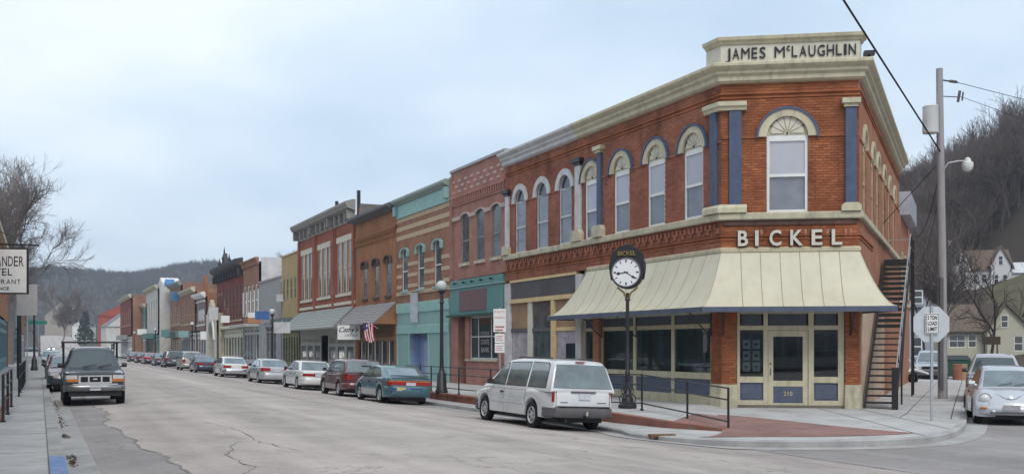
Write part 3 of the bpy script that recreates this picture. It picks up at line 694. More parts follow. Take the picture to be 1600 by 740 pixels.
# lower piers
def pier(M, x0, x1, z0=.1, z1=5.05, plinth=True, m=RB):
    mb = MB(); mb.box(x0 + .01, x1 - .01, .014, .42, 1.04 if plinth else z0, z1); mb.build('pier_core', MORTAR, cb_, M)
    mb = MB(); brick_mesh(mb, brick_list(x0, x1, 1.04 if plinth else z0, z1, [])); o = mb.build('brick_pier', m, cb_, M); o['kind'] = 'stuff'
    if plinth:
        mb = MB(); mb.bev(x0 - .015, x1 + .015, -.05, .42, z0, .72, .015); mb.build('plinth_stone', STONE, cb_, M)
        mb = MB(); mb.bev(x0 - .005, x1 + .005, -.035, .42, .725, 1.035, .012); mb.build('plinth_stone', STONE, cb_, M)
pier(MCH, 0, .46); pier(MCH, 3.60, LC); pier(MMAIN, TM - .55, TM, m=RB)
pier(MSD, .0, .5, m=RB)
mb = MB(); mb.box(0.01, .43, .43, .6, 0, 5); mb.build('pier_core', MORTAR, cb_, MCH)
# sill band, string courses, cornice: mitred sweep round the three fronts
def sweep(path, prof, m, name, ends=True):
    """path: plan points (world) walked with the street on the right hand; prof (out,z)"""
    nrm = []
    for i in range(len(path) - 1):
        d = (path[i + 1] - path[i]).normalized(); nrm.append(Vector((d.y, -d.x)))
    vs = []; k = len(prof)
    for i, p in enumerate(path):
        if i == 0: off = nrm[0]
        elif i == len(path) - 1: off = nrm[-1]
        else:
            a, b = nrm[i - 1], nrm[i]; s = a + b; off = s * (2 / s.dot(s)) if s.length > .01 else a
            off = s / (1 + a.dot(b))
        for o_, z in prof: q = p + off * o_; vs.append((q.x - A.x, q.y - A.y, z))
    mb = MB(); mb.add(vs, [(i * k + j, (i + 1) * k + j, (i + 1) * k + j + 1, i * k + j + 1) for i in range(len(path) - 1) for j in range(k - 1)] + [tuple(range(k)), tuple(range((len(path) - 1) * k + k - 1, (len(path) - 1) * k - 1, -1))])
    return mb.build(name, m, cb_)
PM = A + D1 * TM; PH_ = A + D1 * 9.13; PSD = B + D2 * TS
full = [PM, A, B, PSD]; half = [PH_, A, B, PSD]; rest = [PM, PH_]
def band(o, z0, z1, ch=.02): return [(-.02, z0), (o - ch, z0), (o, z0 + ch), (o, z1 - ch), (o - ch, z1), (-.02, z1)]
sweep(full, band(.13, Z_S0, Z_S1, .03), STONE, 'sill_band')
for z, o_, h in ((8.42, .035, .07), (9.60, .03, .05), (9.72, .05, .05), (5.36, .03, .05), (5.46, .05, .05)):
    path = full if z > 8.5 else None
    if path: sweep(path, [(-.01, z), (o_, z), (o_, z + h), (-.01, z + h)], RB2 if z < 6 else RB, 'string_course')
    elif z < 6: sweep([PM, A, B, B + D2 * 4.5], [(-.01, z), (o_, z), (o_, z + h), (-.01, z + h)], RB, 'string_course')
def segs(M, x0, x1, ops, z, m, o_=.035, h=.07):
    x = x0
    for a, b in [(q[0] - .22, q[1] + .22) for q in sorted(ops)] + [(x1, x1)]:
        if a - x > .05: mb = MB(); mb.box(x, a, -o_, .01, z, z + h); mb.build('string_course', m, cb_, M)
        x = b
segs(MCH, 0.02, LC - .02, ops_ch, 8.40, RB); segs(MMAIN, .02, TM - .02, ops_m, 8.30, RB2); segs(MSD, .02, TS, ops_s, 8.3, RB2)
CORN = [(0, Z_TOP - .02), (.10, Z_TOP), (.15, Z_TOP + .04), (.17, Z_TOP + .05), (.17, Z_TOP + .17), (.20, Z_TOP + .20), (.26, Z_TOP + .24), (.27, Z_TOP + .32), (.36, Z_TOP + .38), (.42, Z_TOP + .44), (.42, Z_TOP + .52), (.38, Z_TOP + .55), (-.1, Z_TOP + .60)]
sweep(half, CORN, CREAM, 'cornice'); sweep(rest, CORN, WGREY, 'cornice')
# dentil bricks under the sill band
dm = MB(); dm.box(0, .11, -.06, .01, 0, .17)
def dentils(M, x0, x1, z, step=.23):
    me = dm.mesh('dentil_brick', RB2, M.to_3x3().to_4x4()); x = x0
    while x < x1:
        o = bpy.data.objects.new('dentil_brick', me); COL.objects.link(o); o.parent = cb_; o.location = M @ Vector((x, 0, z)); x += step
dentils(MMAIN, .1, TM - .2, 5.70); dentils(MMAIN, .21, TM - .2, 5.57, .46)
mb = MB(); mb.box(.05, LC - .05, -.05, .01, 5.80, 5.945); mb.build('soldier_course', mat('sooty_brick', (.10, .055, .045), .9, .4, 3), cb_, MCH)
# pilasters
def pilaster(M, xc, w, m, capm, basem, z0=Z_S1, z1=9.24, out_=.10, capw=.16, bw=.16, bh=.24, cap=True, base=True):
    mb = MB(); mb.bev(xc - w / 2, xc + w / 2, -out_, .01, z0 + bh - .02, z1, .015); mb.build('pilaster', m, cb_, M)
    if cap:
        mb = MB(); mb.box(xc - w / 2 - capw * .4, xc + w / 2 + capw * .4, -out_ - .04, .01, z1, z1 + .10); mb.box(xc - w / 2 - capw, xc + w / 2 + capw, -out_ - .10, .01, z1 + .10, z1 + .25); mb.build('capital', capm, cb_, M)
    if base:
        mb = MB(); a, b = xc - w / 2 - bw, xc + w / 2 + bw
        mb.prism([(a, z0), (b, z0), (b, z0 + bh * .62), (b - .06, z0 + bh * .9), (b - .12, z0 + bh), (a + .12, z0 + bh), (a + .06, z0 + bh * .9), (a, z0 + bh * .62)], -out_ - .10, .01); mb.build('pilaster_base', basem, cb_, M)
pilaster(MCH, (1149 - 1127) / 215 * LC, .37, BLUE, CREAM, CREAM, cap=False, base=False)
cap_ = [(-.01, 9.24), (.13, 9.24), (.15, 9.33), (.20, 9.36), (.20, 9.49), (-.01, 9.49)]; bas_ = [(-.01, Z_S1), (.20, Z_S1), (.20, Z_S1 + .15), (.16, Z_S1 + .22), (.1, Z_S1 + .25), (-.01, Z_S1 + .25)]
sweep([A + D1 * .72, A, A + (B - A).normalized() * .74], cap_, CREAM, 'capital'); sweep([A + D1 * .72, A, A + (B - A).normalized() * .74], bas_, CREAM, 'pilaster_base')
pilaster(MCH, (1330 - 1127) / 215 * LC - .02, .33, BLUE, CREAM, CREAM, capw=.10, bw=.12)
pilaster(MMAIN, TM - .33, .30, BLUE, CREAM, CREAM, cap=False, base=False)
pilaster(MMAIN, xm(938.5), .30, BLUE, CREAM, STONE, bh=.42, bw=.2)
pilaster(MMAIN, xm(905), .42, WGREY, DARKM, STONE, z1=9.05, bh=.42)
pilaster(MMAIN, .32, .34, WGREY, DARKM, STONE, z1=8.75, bh=.4, bw=.12)
# upper windows with hood moulds
def archwin(M, xc, w, zs, rise, hoodm, trim, frm, fan, ro, upper, lower, blind, kz=1.0):
    mb = MB(); mb.ring(xc, zs - .02, w, w + ro, -.07, .02, kz=kz, n=18); mb.build('hood_mould', hoodm, cb_, M)
    if trim: mb = MB(); mb.ring(xc, zs - .06, w + ro + .003, w + ro + .07, -.11, .02, kz=kz, n=18); mb.build('hood_trim', trim, cb_, M)
    if fan:
        f = MB(); f.prism([(xc + w * math.cos(math.pi * i / 18), zs + .04 + (rise - .045) * math.sin(math.pi * i / 18)) for i in range(19)], .045, .16); fo = f.build('fan_tympanum', CREAM, cb_, M)
        for i in range(7):                     # scalloped petals, each a raised blade
            a0 = math.pi * (i + .035) / 7; a1 = math.pi * (i + .965) / 7; am = (a0 + a1) / 2; r1 = w - .10
            P = lambda r, a: (xc + r * math.cos(a), zs + .07 + r * (rise / w) * math.sin(a))
            pl = [P(.09, am), P(r1 * .88, a0), P(r1 * .97, a0 * .75 + am * .25), P(r1 * 1.0, am), P(r1 * .97, a1 * .75 + am * .25), P(r1 * .88, a1)]
            mb = MB(); mb.prism(pl, .02, .046); mb.build('petal', CREAM2, fo, M)
        for i in range(8):                     # small black discs painting the shade in gaps between the petal tips
            an = math.pi * (i + .0) / 7; mb = MB(); cx_, cz_ = xc + (w - .075) * math.cos(an), zs + .07 + (w - .075) * (rise / w) * math.sin(an)
            if 0 < i < 7: mb.ring(cx_, cz_, .0, .028, .03, .046, 0, 2 * math.pi, 8); mb.build('gap_shade', BLKPL, fo, M)
        mb = MB(); mb.lathe([(.0, .01), (.03, .01), (.03, .09)], 10, 'y', (xc, 0, zs + .09)); mb.build('fan_hub', BLKPL, fo, M)
        mb = MB(); mb.box(xc - w, xc + w, .06, .16, zs - .06, zs + .04); mb.build('window_head', frm, cb_, M)
        sash(cb_, M, xc - w + .0, xc + w - .0, Z_S1, zs - .06, frm, lower, .05, .085, gm2=upper, blind=blind)
    else:
        sash(cb_, M, xc - w, xc + w, Z_S1, zs, frm, lower, .05, .075, rise, gm2=upper, blind=blind)
        mb = MB(); mb.box(xc - w, xc + w, .07, .15, zs - .05, zs + .03); mb.build('window_head', frm, cb_, M)
archwin(MCH, xc_ch, .60, Z_SPR, .62, CREAM, BLUE, WHITE, True, .25, GLASSUP, GLASSUP, (BLIND, 'half'))
mb = MB(); mb.box(xc_ch - .50, xc_ch + .50, .13, .135, Z_S1 + .03, 7.3); mb.build('blind', BLIND2, cb_, MCH)
for (p, k), o_ in zip(wins_main, ops_m):
    x = (o_[0] + o_[1]) / 2
    if k == 1: archwin(MMAIN, x, WW, Z_SPR - .1, .58, CREAM, BLUE, WHITE, True, .24, GLASSUP, GLASSUP, (BLIND, 'half'))
    else: archwin(MMAIN, x, WW, Z_SPR - .1, .58, WGREY, None, WGREY, False, .24, GLASSUP, GLASSUP, (BLIND2, 'half'))
    mb = MB(); mb.box(x - WW + .06, x + WW - .06, .13, .135, Z_S1 + .03, 7.3); mb.build('blind', BLIND2, cb_, MMAIN)
for x in side_w:
    archwin(MSD, x, WW, Z_SPR - .1, .58, CREAM, None, CREAM, True, .16, DGLASS2, DGLASS2, None)
# name parapet
PZ0, PZ1 = Z_TOP + .55, 11.22
pa = [A + D1 * .75, A, B, B + D2 * .5]
sweep(pa, [(-.3, PZ0 - .2), (.02, PZ0 - .2), (.02, PZ1), (-.3, PZ1)], CREAM2, 'name_parapet')
sweep(pa, [(-.32, PZ1), (.06, PZ1), (.09, PZ1 + .06), (.16, PZ1 + .11), (.18, PZ1 + .20), (.14, PZ1 + .22), (-.32, PZ1 + .25)], CREAM, 'parapet_cap')
letters('JAMES', .34, cb_, MCH, BLACKTXT, .12, 1.30, PZ0 + .17, -.05, .03, bold=0); letters('M', .34, cb_, MCH, BLACKTXT, 1.56, 1.86, PZ0 + .17, -.05, .03, bold=0)
lettering('c', .22, cb_, MCH, BLACKTXT, 1.91, PZ0 + .37, -.05, .03, fit=.10, bold=0)
letters('LAUGHLIN', .34, cb_, MCH, BLACKTXT, 2.06, LC - .10, PZ0 + .17, -.05, .03, bold=0)
GHOSTM = mat('faded_letter_ghost', (.40, .20, .15), .9, .3, 5)  # tint of the faded letter traces left on the brick
for ch, px0, px1 in (('B', 1153, 1169), ('I', 1180, 1185.5), ('C', 1202.5, 1221), ('K', 1235, 1254.5), ('E', 1268, 1284.5), ('L', 1299, 1315)):
    x0 = (px0 - 1127) / 215 * LC; w = (px1 - px0) / 215 * LC
    lettering(ch, .46, cb_, MCH, LETC, x0, 5.185, -.10, .05, fit=w, bold=.014)
    lettering(ch, .46, cb_, MCH, BLKPL, x0 - .018, 5.175, -.065, .03, fit=w + .02, bold=.022)  # black offset copy behind each letter stands in for its shadow
for px0 in (1189, 1258, 1292, 1320, 1328):
    mb = MB(); x0 = (px0 - 1127) / 215 * LC; mb.box(x0, x0 + .06, -.008, .0, 5.35, 5.66); mb.build('faded_letter', GHOSTM, cb_, MCH)
# hull behind: back, roof
BK = B + D2 * TS; BM = A + D1 * TM + N1 * 11; rz_ = Z_TOP + .2
mb = MB(); mb.plan([rel(p) for p in (A + D1 * TM + N1 * .3, A + N1 * .15 + D1 * .2, B + Vector((-.2, .25)), B + D2 * (TS - .1) - N2 * .3)], rz_ - .25, rz_); mb.build('roof', mat('tar_roof', (.05, .05, .05), .95), cb_)
mb = MB(); p, q = rel(A + D1 * TM), rel(B + D2 * TS); dd = (Vector(q) - Vector(p)).normalized(); oo = Vector((-dd.y, dd.x)) * .3
mb.plan([p, q, (q[0] + oo.x, q[1] + oo.y), (p[0] + oo.x, p[1] + oo.y)], -.1, Z_TOP); mb.build('back_wall', BRK_SIDE, cb_)
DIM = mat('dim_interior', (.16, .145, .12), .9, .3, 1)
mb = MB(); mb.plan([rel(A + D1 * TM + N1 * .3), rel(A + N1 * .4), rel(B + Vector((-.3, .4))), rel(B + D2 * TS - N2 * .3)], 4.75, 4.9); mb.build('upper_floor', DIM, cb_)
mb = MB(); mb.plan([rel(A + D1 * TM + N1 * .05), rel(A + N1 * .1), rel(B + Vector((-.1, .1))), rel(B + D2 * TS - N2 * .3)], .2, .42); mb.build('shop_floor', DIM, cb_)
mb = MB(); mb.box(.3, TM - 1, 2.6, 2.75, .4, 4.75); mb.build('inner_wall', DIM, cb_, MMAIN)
mb = MB(); mb.box(.3, TM, 2.2, 2.3, 4.9, Z_TOP); mb.build('inner_wall', DIM, cb_, MMAIN)
# corner shop front (door and side lights)
X = lambda px: (px - 1127) / 215 * LC
ZC = lambda y: EYE + (HY - y) * 31.5 / F
f = MB(); f0, f1, fy = .47, 3.59, .09
xs = [.47, X(1157), X(1194), X(1201), X(1264.5), X(1273), X(1310.5), 3.59]
for a, b in ((0, 1), (2, 3), (4, 5), (6, 7)): f.box(xs[a], xs[b], fy, fy + .14, .30, 3.4)
for a, b in ((1, 2), (5, 6)):
    f.box(xs[a], xs[b], fy + .01, fy + .13, .30, .56); f.box(xs[a], xs[b], fy + .01, fy + .13, 1.09, 1.27); f.box(xs[a], xs[b], fy + .01, fy + .13, 2.67, 2.80); f.box(xs[a], xs[b], fy + .01, fy + .13, 3.15, 3.4)
f.box(xs[3], xs[4], fy + .01, fy + .13, 2.66, 2.80); f.box(xs[3], xs[4], fy + .01, fy + .13, 3.15, 3.4)
sf = f.build('shop_front', CREAM, cb_, MCH)
for a, b in ((1, 2), (5, 6)):
    mb = MB(); mb.box(xs[a], xs[b], fy + .08, fy + .09, 1.27, 2.67); mb.build('pane', GLASS, sf, MCH)
    mb = MB(); mb.box(xs[a], xs[b], fy + .06, fy + .10, .56, 1.09); mb.box(xs[a] + .05, xs[b] - .05, fy + .045, fy + .06, .61, 1.04); mb.build('blue_panel', BLUE2, sf, MCH)
for a, b in ((1, 2), (3, 4), (5, 6)):
    mb = MB(); mb.box(xs[a] + (.05 if a != 3 else .03), xs[b] - .05, fy + .06, fy + .10, 2.80, 3.15); mb.build('transom_panel', mat('dark_slate_panel', (.07, .085, .11), .5, .15, 3), sf, MCH)
dr = MB(); da, db = xs[3] + .01, xs[4] - .01
dr.box(da, da + .15, fy + .03, fy + .08, .32, 2.65); dr.box(db - .15, db, fy + .03, fy + .08, .32, 2.65)
for z0, z1 in ((.32, .48), (.98, 1.15), (2.47, 2.65)): dr.box(da + .15, db - .15, fy + .032, fy + .078, z0, z1)
door = dr.build('door', CREAM, cb_, MCH)
mb = MB(); mb.box(da + .15, db - .15, fy + .05, fy + .06, 1.15, 2.47); mb.build('pane', GLASS, door, MCH)
mb = MB(); mb.box(da + .15, db - .15, fy + .045, fy + .065, .48, .98); mb.build('blue_panel', BLUE2, door, MCH)
mb = MB(); mb.tube([(da + .07, fy + .01, 1.32), (da + .07, fy - .03, 1.34), (da + .07, fy - .03, 1.5), (da + .07, fy + .01, 1.52)], .012, 6); mb.lathe([(.0, fy - .02), (.025, fy - .02), (.025, fy + .03)], 8, 'y', (da + .07, 0, 1.66)); mb.build('door_handle', DARKM, door, MCH)
lettering('210', .13, door, MCH, mat('gold_number', (.62, .52, .28), .4), (da + db) / 2, .70, fy + .038, .012, 'CENTER', bold=0)
mb = MB(); mb.box(f0 + .0, f1, fy - .06, fy + .14, .25, .31); mb.build('threshold', STONE, cb_, MCH)
PAPER = mat('notice_paper', (.50, .56, .62), .8, .2, 9)
for i in range(2):
    for j in range(3):
        mb = MB(); x0 = xs[1] + .09 + i * .29; mb.box(x0, x0 + .22, fy + .12, fy + .125, 1.42 + j * .34, 1.70 + j * .34); no = mb.build('notice', PAPER, cb_, MCH)
        mb = MB(); mb.box(x0 + .05, x0 + .16, fy + .110, fy + .119, 1.52 + j * .34, 1.60 + j * .34); mb.build('notice_picture', BLUE, no, MCH)
mb = MB(); mb.box(xs[5] + .04, xs[6] - .04, fy + .13, fy + .135, 2.05, 2.08); mb.box(xs[5] + .04, xs[6] - .04, fy + .13, fy + .135, 2.48, 2.51); mb.box(xs[5] + .04, xs[5] + .06, fy + .13, fy + .135, 2.08, 2.48); mb.box(xs[6] - .06, xs[6] - .04, fy + .13, fy + .135, 2.08, 2.48); mb.build('hanging_frame', GREYPL, cb_, MCH)
# things standing inside behind the glass
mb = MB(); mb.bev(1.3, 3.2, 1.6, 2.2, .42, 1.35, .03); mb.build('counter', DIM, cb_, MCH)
# main shop front under the awning: three lights, blue bulkhead panels, transoms
def light(M, x0, x1, z0, zb0, zb1, zp0, zp1, zt0, zt1, ztop, par):
    f = MB(); w = .075
    f.box(x0, x0 + w, .08, .20, z0, ztop); f.box(x1 - w, x1, .08, .20, z0, ztop)
    for a, b in ((z0, zb0), (zb1, zp0), (zp1, zt0), (zt1, ztop)): f.box(x0 + w, x1 - w, .085, .195, a, b)
    fo = f.build('shop_window', CREAM, par, M)
    mb = MB(); mb.box(x0 + w, x1 - w, .13, .14, zp0, zp1); mb.build('pane', GLASS, fo, M)
    mb = MB(); mb.box(x0 + w, x1 - w, .12, .16, zb0, zb1); mb.build('blue_panel', BLUE2, fo, M)
    mb = MB(); mb.box(x0 + w, x1 - w, .12, .16, zt0, zt1); mb.build('transom_panel', MATS['dark_slate_panel'], fo, M)
edges = [xm(936), xm(988), xm(1047.5), xm(1109)]
for i in range(3): light(MMAIN, edges[i] + .003, edges[i + 1] - .003, .30, .66, 1.16, 1.36, 2.74, 2.88, 3.18, 3.45, cb_)
for i in range(3):
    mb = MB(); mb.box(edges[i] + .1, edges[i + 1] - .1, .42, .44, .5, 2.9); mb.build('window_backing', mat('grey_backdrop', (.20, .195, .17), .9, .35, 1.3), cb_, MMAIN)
mb = MB(); mb.box(xm(928), xm(937), -.05, .35, .3, 3.4); mb.build('brick_pier', BRK_SIDE, cb_, MMAIN)
light(MMAIN, xm(910), xm(927.5), .30, .5, .95, 1.1, 2.74, 2.86, 3.2, 3.45, cb_)
mb = MB(); mb.bev(xm(905) - .22, xm(905) + .22, -.06, .3, .15, 4.92, .02); mb.build('iron_column', WGREY, cb_, MMAIN)
mb = MB(); mb.bev(.0, .50, -.05, .3, .15, 4.92, .02); mb.build('iron_column', WGREY, cb_, MMAIN)
mb = MB(); mb.box(xm(905) + .25, TM, .10, .3, 3.45, 5.05); mb.build('header_boards', CREAM, cb_, MMAIN)
# second shop front: dark header board, buff beams and posts, papered panes
xa, xb = .52, xm(905) - .24
mb = MB(); mb.box(xa, xb, .05, .16, 4.22, 4.93); mb.build('header_panel', mat('dark_header_glass', (.075, .075, .085), .3, .35, 1.2, spec=.6), cb_, MMAIN)
mb = MB(); mb.box(xa - .02, xb, -.03, .2, 4.04, 4.215); mb.build('beam', BUFF, cb_, MMAIN)
mb = MB(); mb.box(xa - .02, xb, -.02, .2, 4.935, 5.04); mb.build('beam', BUFF, cb_, MMAIN)
px_posts = [800, 824, 829, 861, 866, 899]
PAPERW = mat('whitewashed_glass', (.40, .36, .41), .55, .25, 2.2, dirt=((.10, .10, .11), 3.5, .9), stretch=(2, 1, .5))
BROWNB = mat('brown_board', (.30, .19, .11), .8, .2, 2)
posts = MB()
for a, b, y0 in ((861, 866, -.02),): mb = MB(); mb.box(xm(a), xm(b), y0, .2, .35, 4.035); mb.build('post', BUFF, cb_, MMAIN)
for a, b in ((823, 829.5),): mb = MB(); mb.box(xm(a), xm(b), .04, .2, .35, 4.035); mb.build('post', CREAM2, cb_, MMAIN)
for a, b, up, lo in ((796, 823, BROWNB, PAPERW), (829.5, 861, DGLASS2, DGLASS2), (866, 899, BROWNB, PAPERW)):
    x0, x1 = xm(a) + .01, xm(b) - .01
    mb = MB(); mb.box(x0, x1, .09, .13, 2.95, 4.03); mb.build('pane' if up is DGLASS2 else 'board', up, cb_, MMAIN)
    mb = MB(); mb.box(x0, x1, .05, .16, 2.80, 2.945); mb.build('rail', BUFF if a == 866 else GREYPL, cb_, MMAIN)
    mb = MB(); mb.box(x0, x1, .10, .13, .75, 2.795); mb.build('pane', lo, cb_, MMAIN)
    mb = MB(); mb.box(x0, x1, .07, .18, .35, .745); mb.build('bulkhead', GREYPL, cb_, MMAIN)
mb = MB(); mb.box(xm(882), xm(897), .06, .098, .8, 2.3); mb.build('dark_door_pane', DGLASS, cb_, MMAIN)
# curved awning: each seamed sheet a part
AP, AZ0, AZ1 = 1.13, 3.32, 5.05
def corner_off(a, b, p):
    s = a + b; return s / (1 + a.dot(b)) * p
nm = -N1; nc_d = (B - A).normalized(); nc = Vector((nc_d.y, -nc_d.x)); ns_ = N2
top = [A + D1 * 9.50, A + D1 * 8.4, A, B, B + D2 * .0, B + D2 * .0]
segp = []                                      # (top a, top b, bottom a, bottom b, sheets)
Aq = A + corner_off(nm, nc, AP); Bq = B + corner_off(nc, ns_, AP); Lq = A + D1 * 9.53 + nm * AP; Lw = A + D1 * 9.53; Rw = B + D2 * .95
segp.append((A + D1 * 8.4, A + D1 * 8.4, Lw, Lq, 2)); segp.append((A + D1 * 8.4, A, Lq, Aq, 12)); segp.append((A, B, Aq, Bq, 7)); segp.append((B, B, Bq, Rw, 2))
def awn_pt(a, b, s, out_=0.0):
    q = a.lerp(b, s); z = AZ0 + (AZ1 - AZ0) * (1 - s) ** 1.69
    return (q.x - A.x, q.y - A.y, z + out_)
aw_root = cb_
SEAM = mat('seam_line', (.33, .31, .23), .6, .1, 3)
for ta, tb, ba, bb, n in segp:
    for i in range(n):
        t0, t1 = ta.lerp(tb, i / n), ta.lerp(tb, (i + 1) / n); b0, b1 = ba.lerp(bb, i / n), ba.lerp(bb, (i + 1) / n)
        if n > 2:                              # seams run straight out from the wall; the end sheets take up the mitre
            nn_ = nm if n == 12 else nc
            if i > 0: b0 = t0 + nn_ * AP
            if i < n - 1: b1 = t1 + nn_ * AP
        mb = MB(); m_ = 10; vs = []
        for k in range(m_ + 1):
            s = k / m_
            p0, p1 = Vector(awn_pt(t0, b0, s)), Vector(awn_pt(t1, b1, s)); e0 = p0.lerp(p1, .02); e1 = p0.lerp(p1, .98)
            vs += [tuple(p0), tuple(p1), (p0.x, p0.y, p0.z - .04), (p1.x, p1.y, p1.z - .04)]
        mb.add(vs, [(k * 4, (k + 1) * 4, (k + 1) * 4 + 1, k * 4 + 1) for k in range(m_)] + [(k * 4 + 2, k * 4 + 3, (k + 1) * 4 + 3, (k + 1) * 4 + 2) for k in range(m_)])
        sh = mb.build('awning_sheet', AWN, cb_, smooth=True)
        mb = MB(); mb.tube([awn_pt(t1, b1, k / m_, .005) for k in range(m_ + 1)], .011, 4); mb.build('seam', SEAM, sh)
fas = [Lw, Lq, Aq, Bq, Rw]
mb = MB()
for p, q in zip(fas[:-1], fas[1:]):
    a, b = rel(p), rel(q); d = Vector((b[0] - a[0], b[1] - a[1])).normalized(); o_ = Vector((d.y, -d.x)) * .03
    mb.add([(a[0] + o_.x, a[1] + o_.y, AZ0 - .15), (b[0] + o_.x, b[1] + o_.y, AZ0 - .15), (b[0] + o_.x, b[1] + o_.y, AZ0 + .005), (a[0] + o_.x, a[1] + o_.y, AZ0 + .005), (a[0], a[1], AZ0 - .15), (b[0], b[1], AZ0 - .15), (b[0], b[1], AZ0 + .005), (a[0], a[1], AZ0 + .005)], [(0, 1, 2, 3), (3, 2, 6, 7), (4, 5, 1, 0), (7, 6, 5, 4)])
mb.build('awning_fascia', BLUE2, cb_)
mb = MB(); pl = [rel(p) for p in (Lw, Lq, Aq, Bq, Rw, B, A)]; mb.add([(x, y, AZ0 - .10) for x, y in pl], [(0, 1, 2, 6), (2, 3, 5, 6), (3, 4, 5)]); mb.build('awning_soffit', CREAM, cb_)
sweep([A + D1 * 8.45, A, B, B + D2 * .05], [(0, AZ1 - .05), (.05, AZ1 - .05), (.06, AZ1 + .05), (0, AZ1 + .09)], CREAM, 'awning_flashing')
for p, n_ in ((A - nc_d * -.05, nc), (B - nc_d * .25, nc), (A + D1 * .5, nm), (A + D1 * 4.9, nm), (A + D1 * 7.3, nm)):
    mb = MB(); q = p - A
    mb.tube([(q.x + n_.x * .03, q.y + n_.y * .03, 2.5), (q.x + n_.x * .35, q.y + n_.y * .35, 2.75), (q.x + n_.x * .8, q.y + n_.y * .8, 3.2)], .022, 6); mb.tube([(q.x + n_.x * .03, q.y + n_.y * .03, 2.5), (q.x + n_.x * .03, q.y + n_.y * .03, 3.2)], .02, 6); mb.build('awning_bracket', DARKM, cb_)
# floodlight on the parapet end
mb = MB(); mb.box(LC + .12, LC + .42, -.2, .05, PZ0 + .12, PZ0 + .24); mb.box(LC + .2, LC + .3, -.1, 0, PZ0 - .1, PZ0 + .12); mb.box(LC + .12, LC + .2, -.26, -.2, PZ0 + .05, PZ0 + .2); mb.build('floodlight', DARKM, cb_, MCH)
# lower wing behind, with its grey box eave
wg = empty('rear_wing', (*(B + D2 * (TS + .02)), 0), math.atan2(D2.y, D2.x), 'low brick rear wing with grey metal eave box behind the corner building', 'building')
mb = MB(); mb.box(0, 8.3, 0, 6, -.1, 8.3); mb.build('wall', BRK_SIDE, wg)
mb = MB(); mb.box(1.2, 7.0, -.42, 6.2, 8.32, 9.4); mb.build('eave', mat('grey_tin', (.36, .38, .42), .5, .15, 2), wg)
for x in (1.6, 4.0, 6.3):
    sash(wg, None, x - .45, x + .45, 4.6, 6.6, CREAM, DGLASS, -.07, .07)
mb = MB(); mb.box(0, 8.3, -.04, 0, 4.2, 4.35); mb.build('string_course', STONE, wg)
mb = MB(); mb.box(.52, 9.5, -.012, .0, -.1, 3.4); mb.build('tan_wall_patch', mat('tan_patch', (.47, .35, .25), .9, .2, 1.5, .2, 20, dirt=((.34, .19, .12), 2.0, .6)), cb_, MSD)  # paler tan patch over the lower side wall
# outside iron stair along the side wall
st = empty('fire_stair', (B.x, B.y, 0), math.atan2(D2.y, D2.x), 'black iron outside stair climbing the brick side wall to an upper landing', 'staircase')
x0, x1, z0, z1, ya, yb = .45, 8.4, .33, 5.35, -.98, -.10; nst = 26
for i in range(nst):
    q = (i + .5) / nst; mb = MB(); xx = x0 + (x1 - x0) * q; zz_ = z0 + (z1 - z0) * (i + 1) / nst; mb.box(xx - .14, xx + .14, ya + .04, yb - .04, zz_ - .05, zz_); mb.build('tread', DARKM, st)
for i in range(13, nst):  # dark plates added between the upper treads to stand in for shadow
    q = i / nst; mb = MB(); xx = x0 + (x1 - x0) * q + .02; zz_ = z0 + (z1 - z0) * i / nst; mb.box(xx - .008, xx + .008, ya + .04, yb - .04, zz_ + .002, zz_ + .07); mb.build('shade_slat', DARKM, st)
for y in (ya, yb):
    mb = MB(); mb.add([(x0 - .1, y - .02, z0 - .03), (x0 + .22, y - .02, z0 - .03), (x1 + .2, y - .02, z1 - .22), (x1 + .2, y - .02, z1 + .02), (x1 - .1, y - .02, z1 + .02), (x0 - .1, y + .02, z0 - .03), (x0 + .22, y + .02, z0 - .03), (x1 + .2, y + .02, z1 - .22), (x1 + .2, y + .02, z1 + .02), (x1 - .1, y + .02, z1 + .02)], [(0, 1, 2, 3, 4), (9, 8, 7, 6, 5), (0, 5, 6, 1), (1, 6, 7, 2), (2, 7, 8, 3), (3, 8, 9, 4), (4, 9, 5, 0)]); mb.build('stringer', DARKM, st)
mb = MB(); mb.box(x1 + .2, x1 + 2.4, ya - .02, yb, z1 - .07, z1); mb.build('landing', DARKM, st)
mb = MB(); mb.tube([(x0, ya, z0 + .95), (x1 + .2, ya, z1 + .95), (x1 + 2.4, ya, z1 + .95), (x1 + 2.4, yb, z1 + .95)], .02, 6); mb.tube([(x0, ya, z0 + .5), (x1 + .2, ya, z1 + .5), (x1 + 2.4, ya, z1 + .5)], .014, 6); mb.build('handrail', STEEL, st)
for i in range(7):
    q = i / 6; mb = MB(); xx = x0 + (x1 + .2 - x0) * q; zz_ = z0 + (z1 - z0) * q; mb.tube([(xx, ya, zz_ - (.0 if i else .3)), (xx, ya, zz_ + .95)], .018 if i else .05, 6); mb.build('baluster', DARKM, st)
for xx in (x1 + 1.2, x1 + 2.4):
    mb = MB(); mb.tube([(xx, ya, .3), (xx, ya, z1 + .95)], .03, 6); mb.build('post', DARKM, st)
mb = MB(); mb.tube([(3.4, ya, .3), (3.4, ya, 2.1)], .03, 6); mb.tube([(3.4, ya, 1.2), (5.4, ya, 3.2)], .02, 6); mb.build('brace', DARKM, st)
mb = MB(); mb.box(x0 - .12, x0 + .02, ya - .08, ya + .10, .25, 1.55); mb.build('newel', DARKM, st)
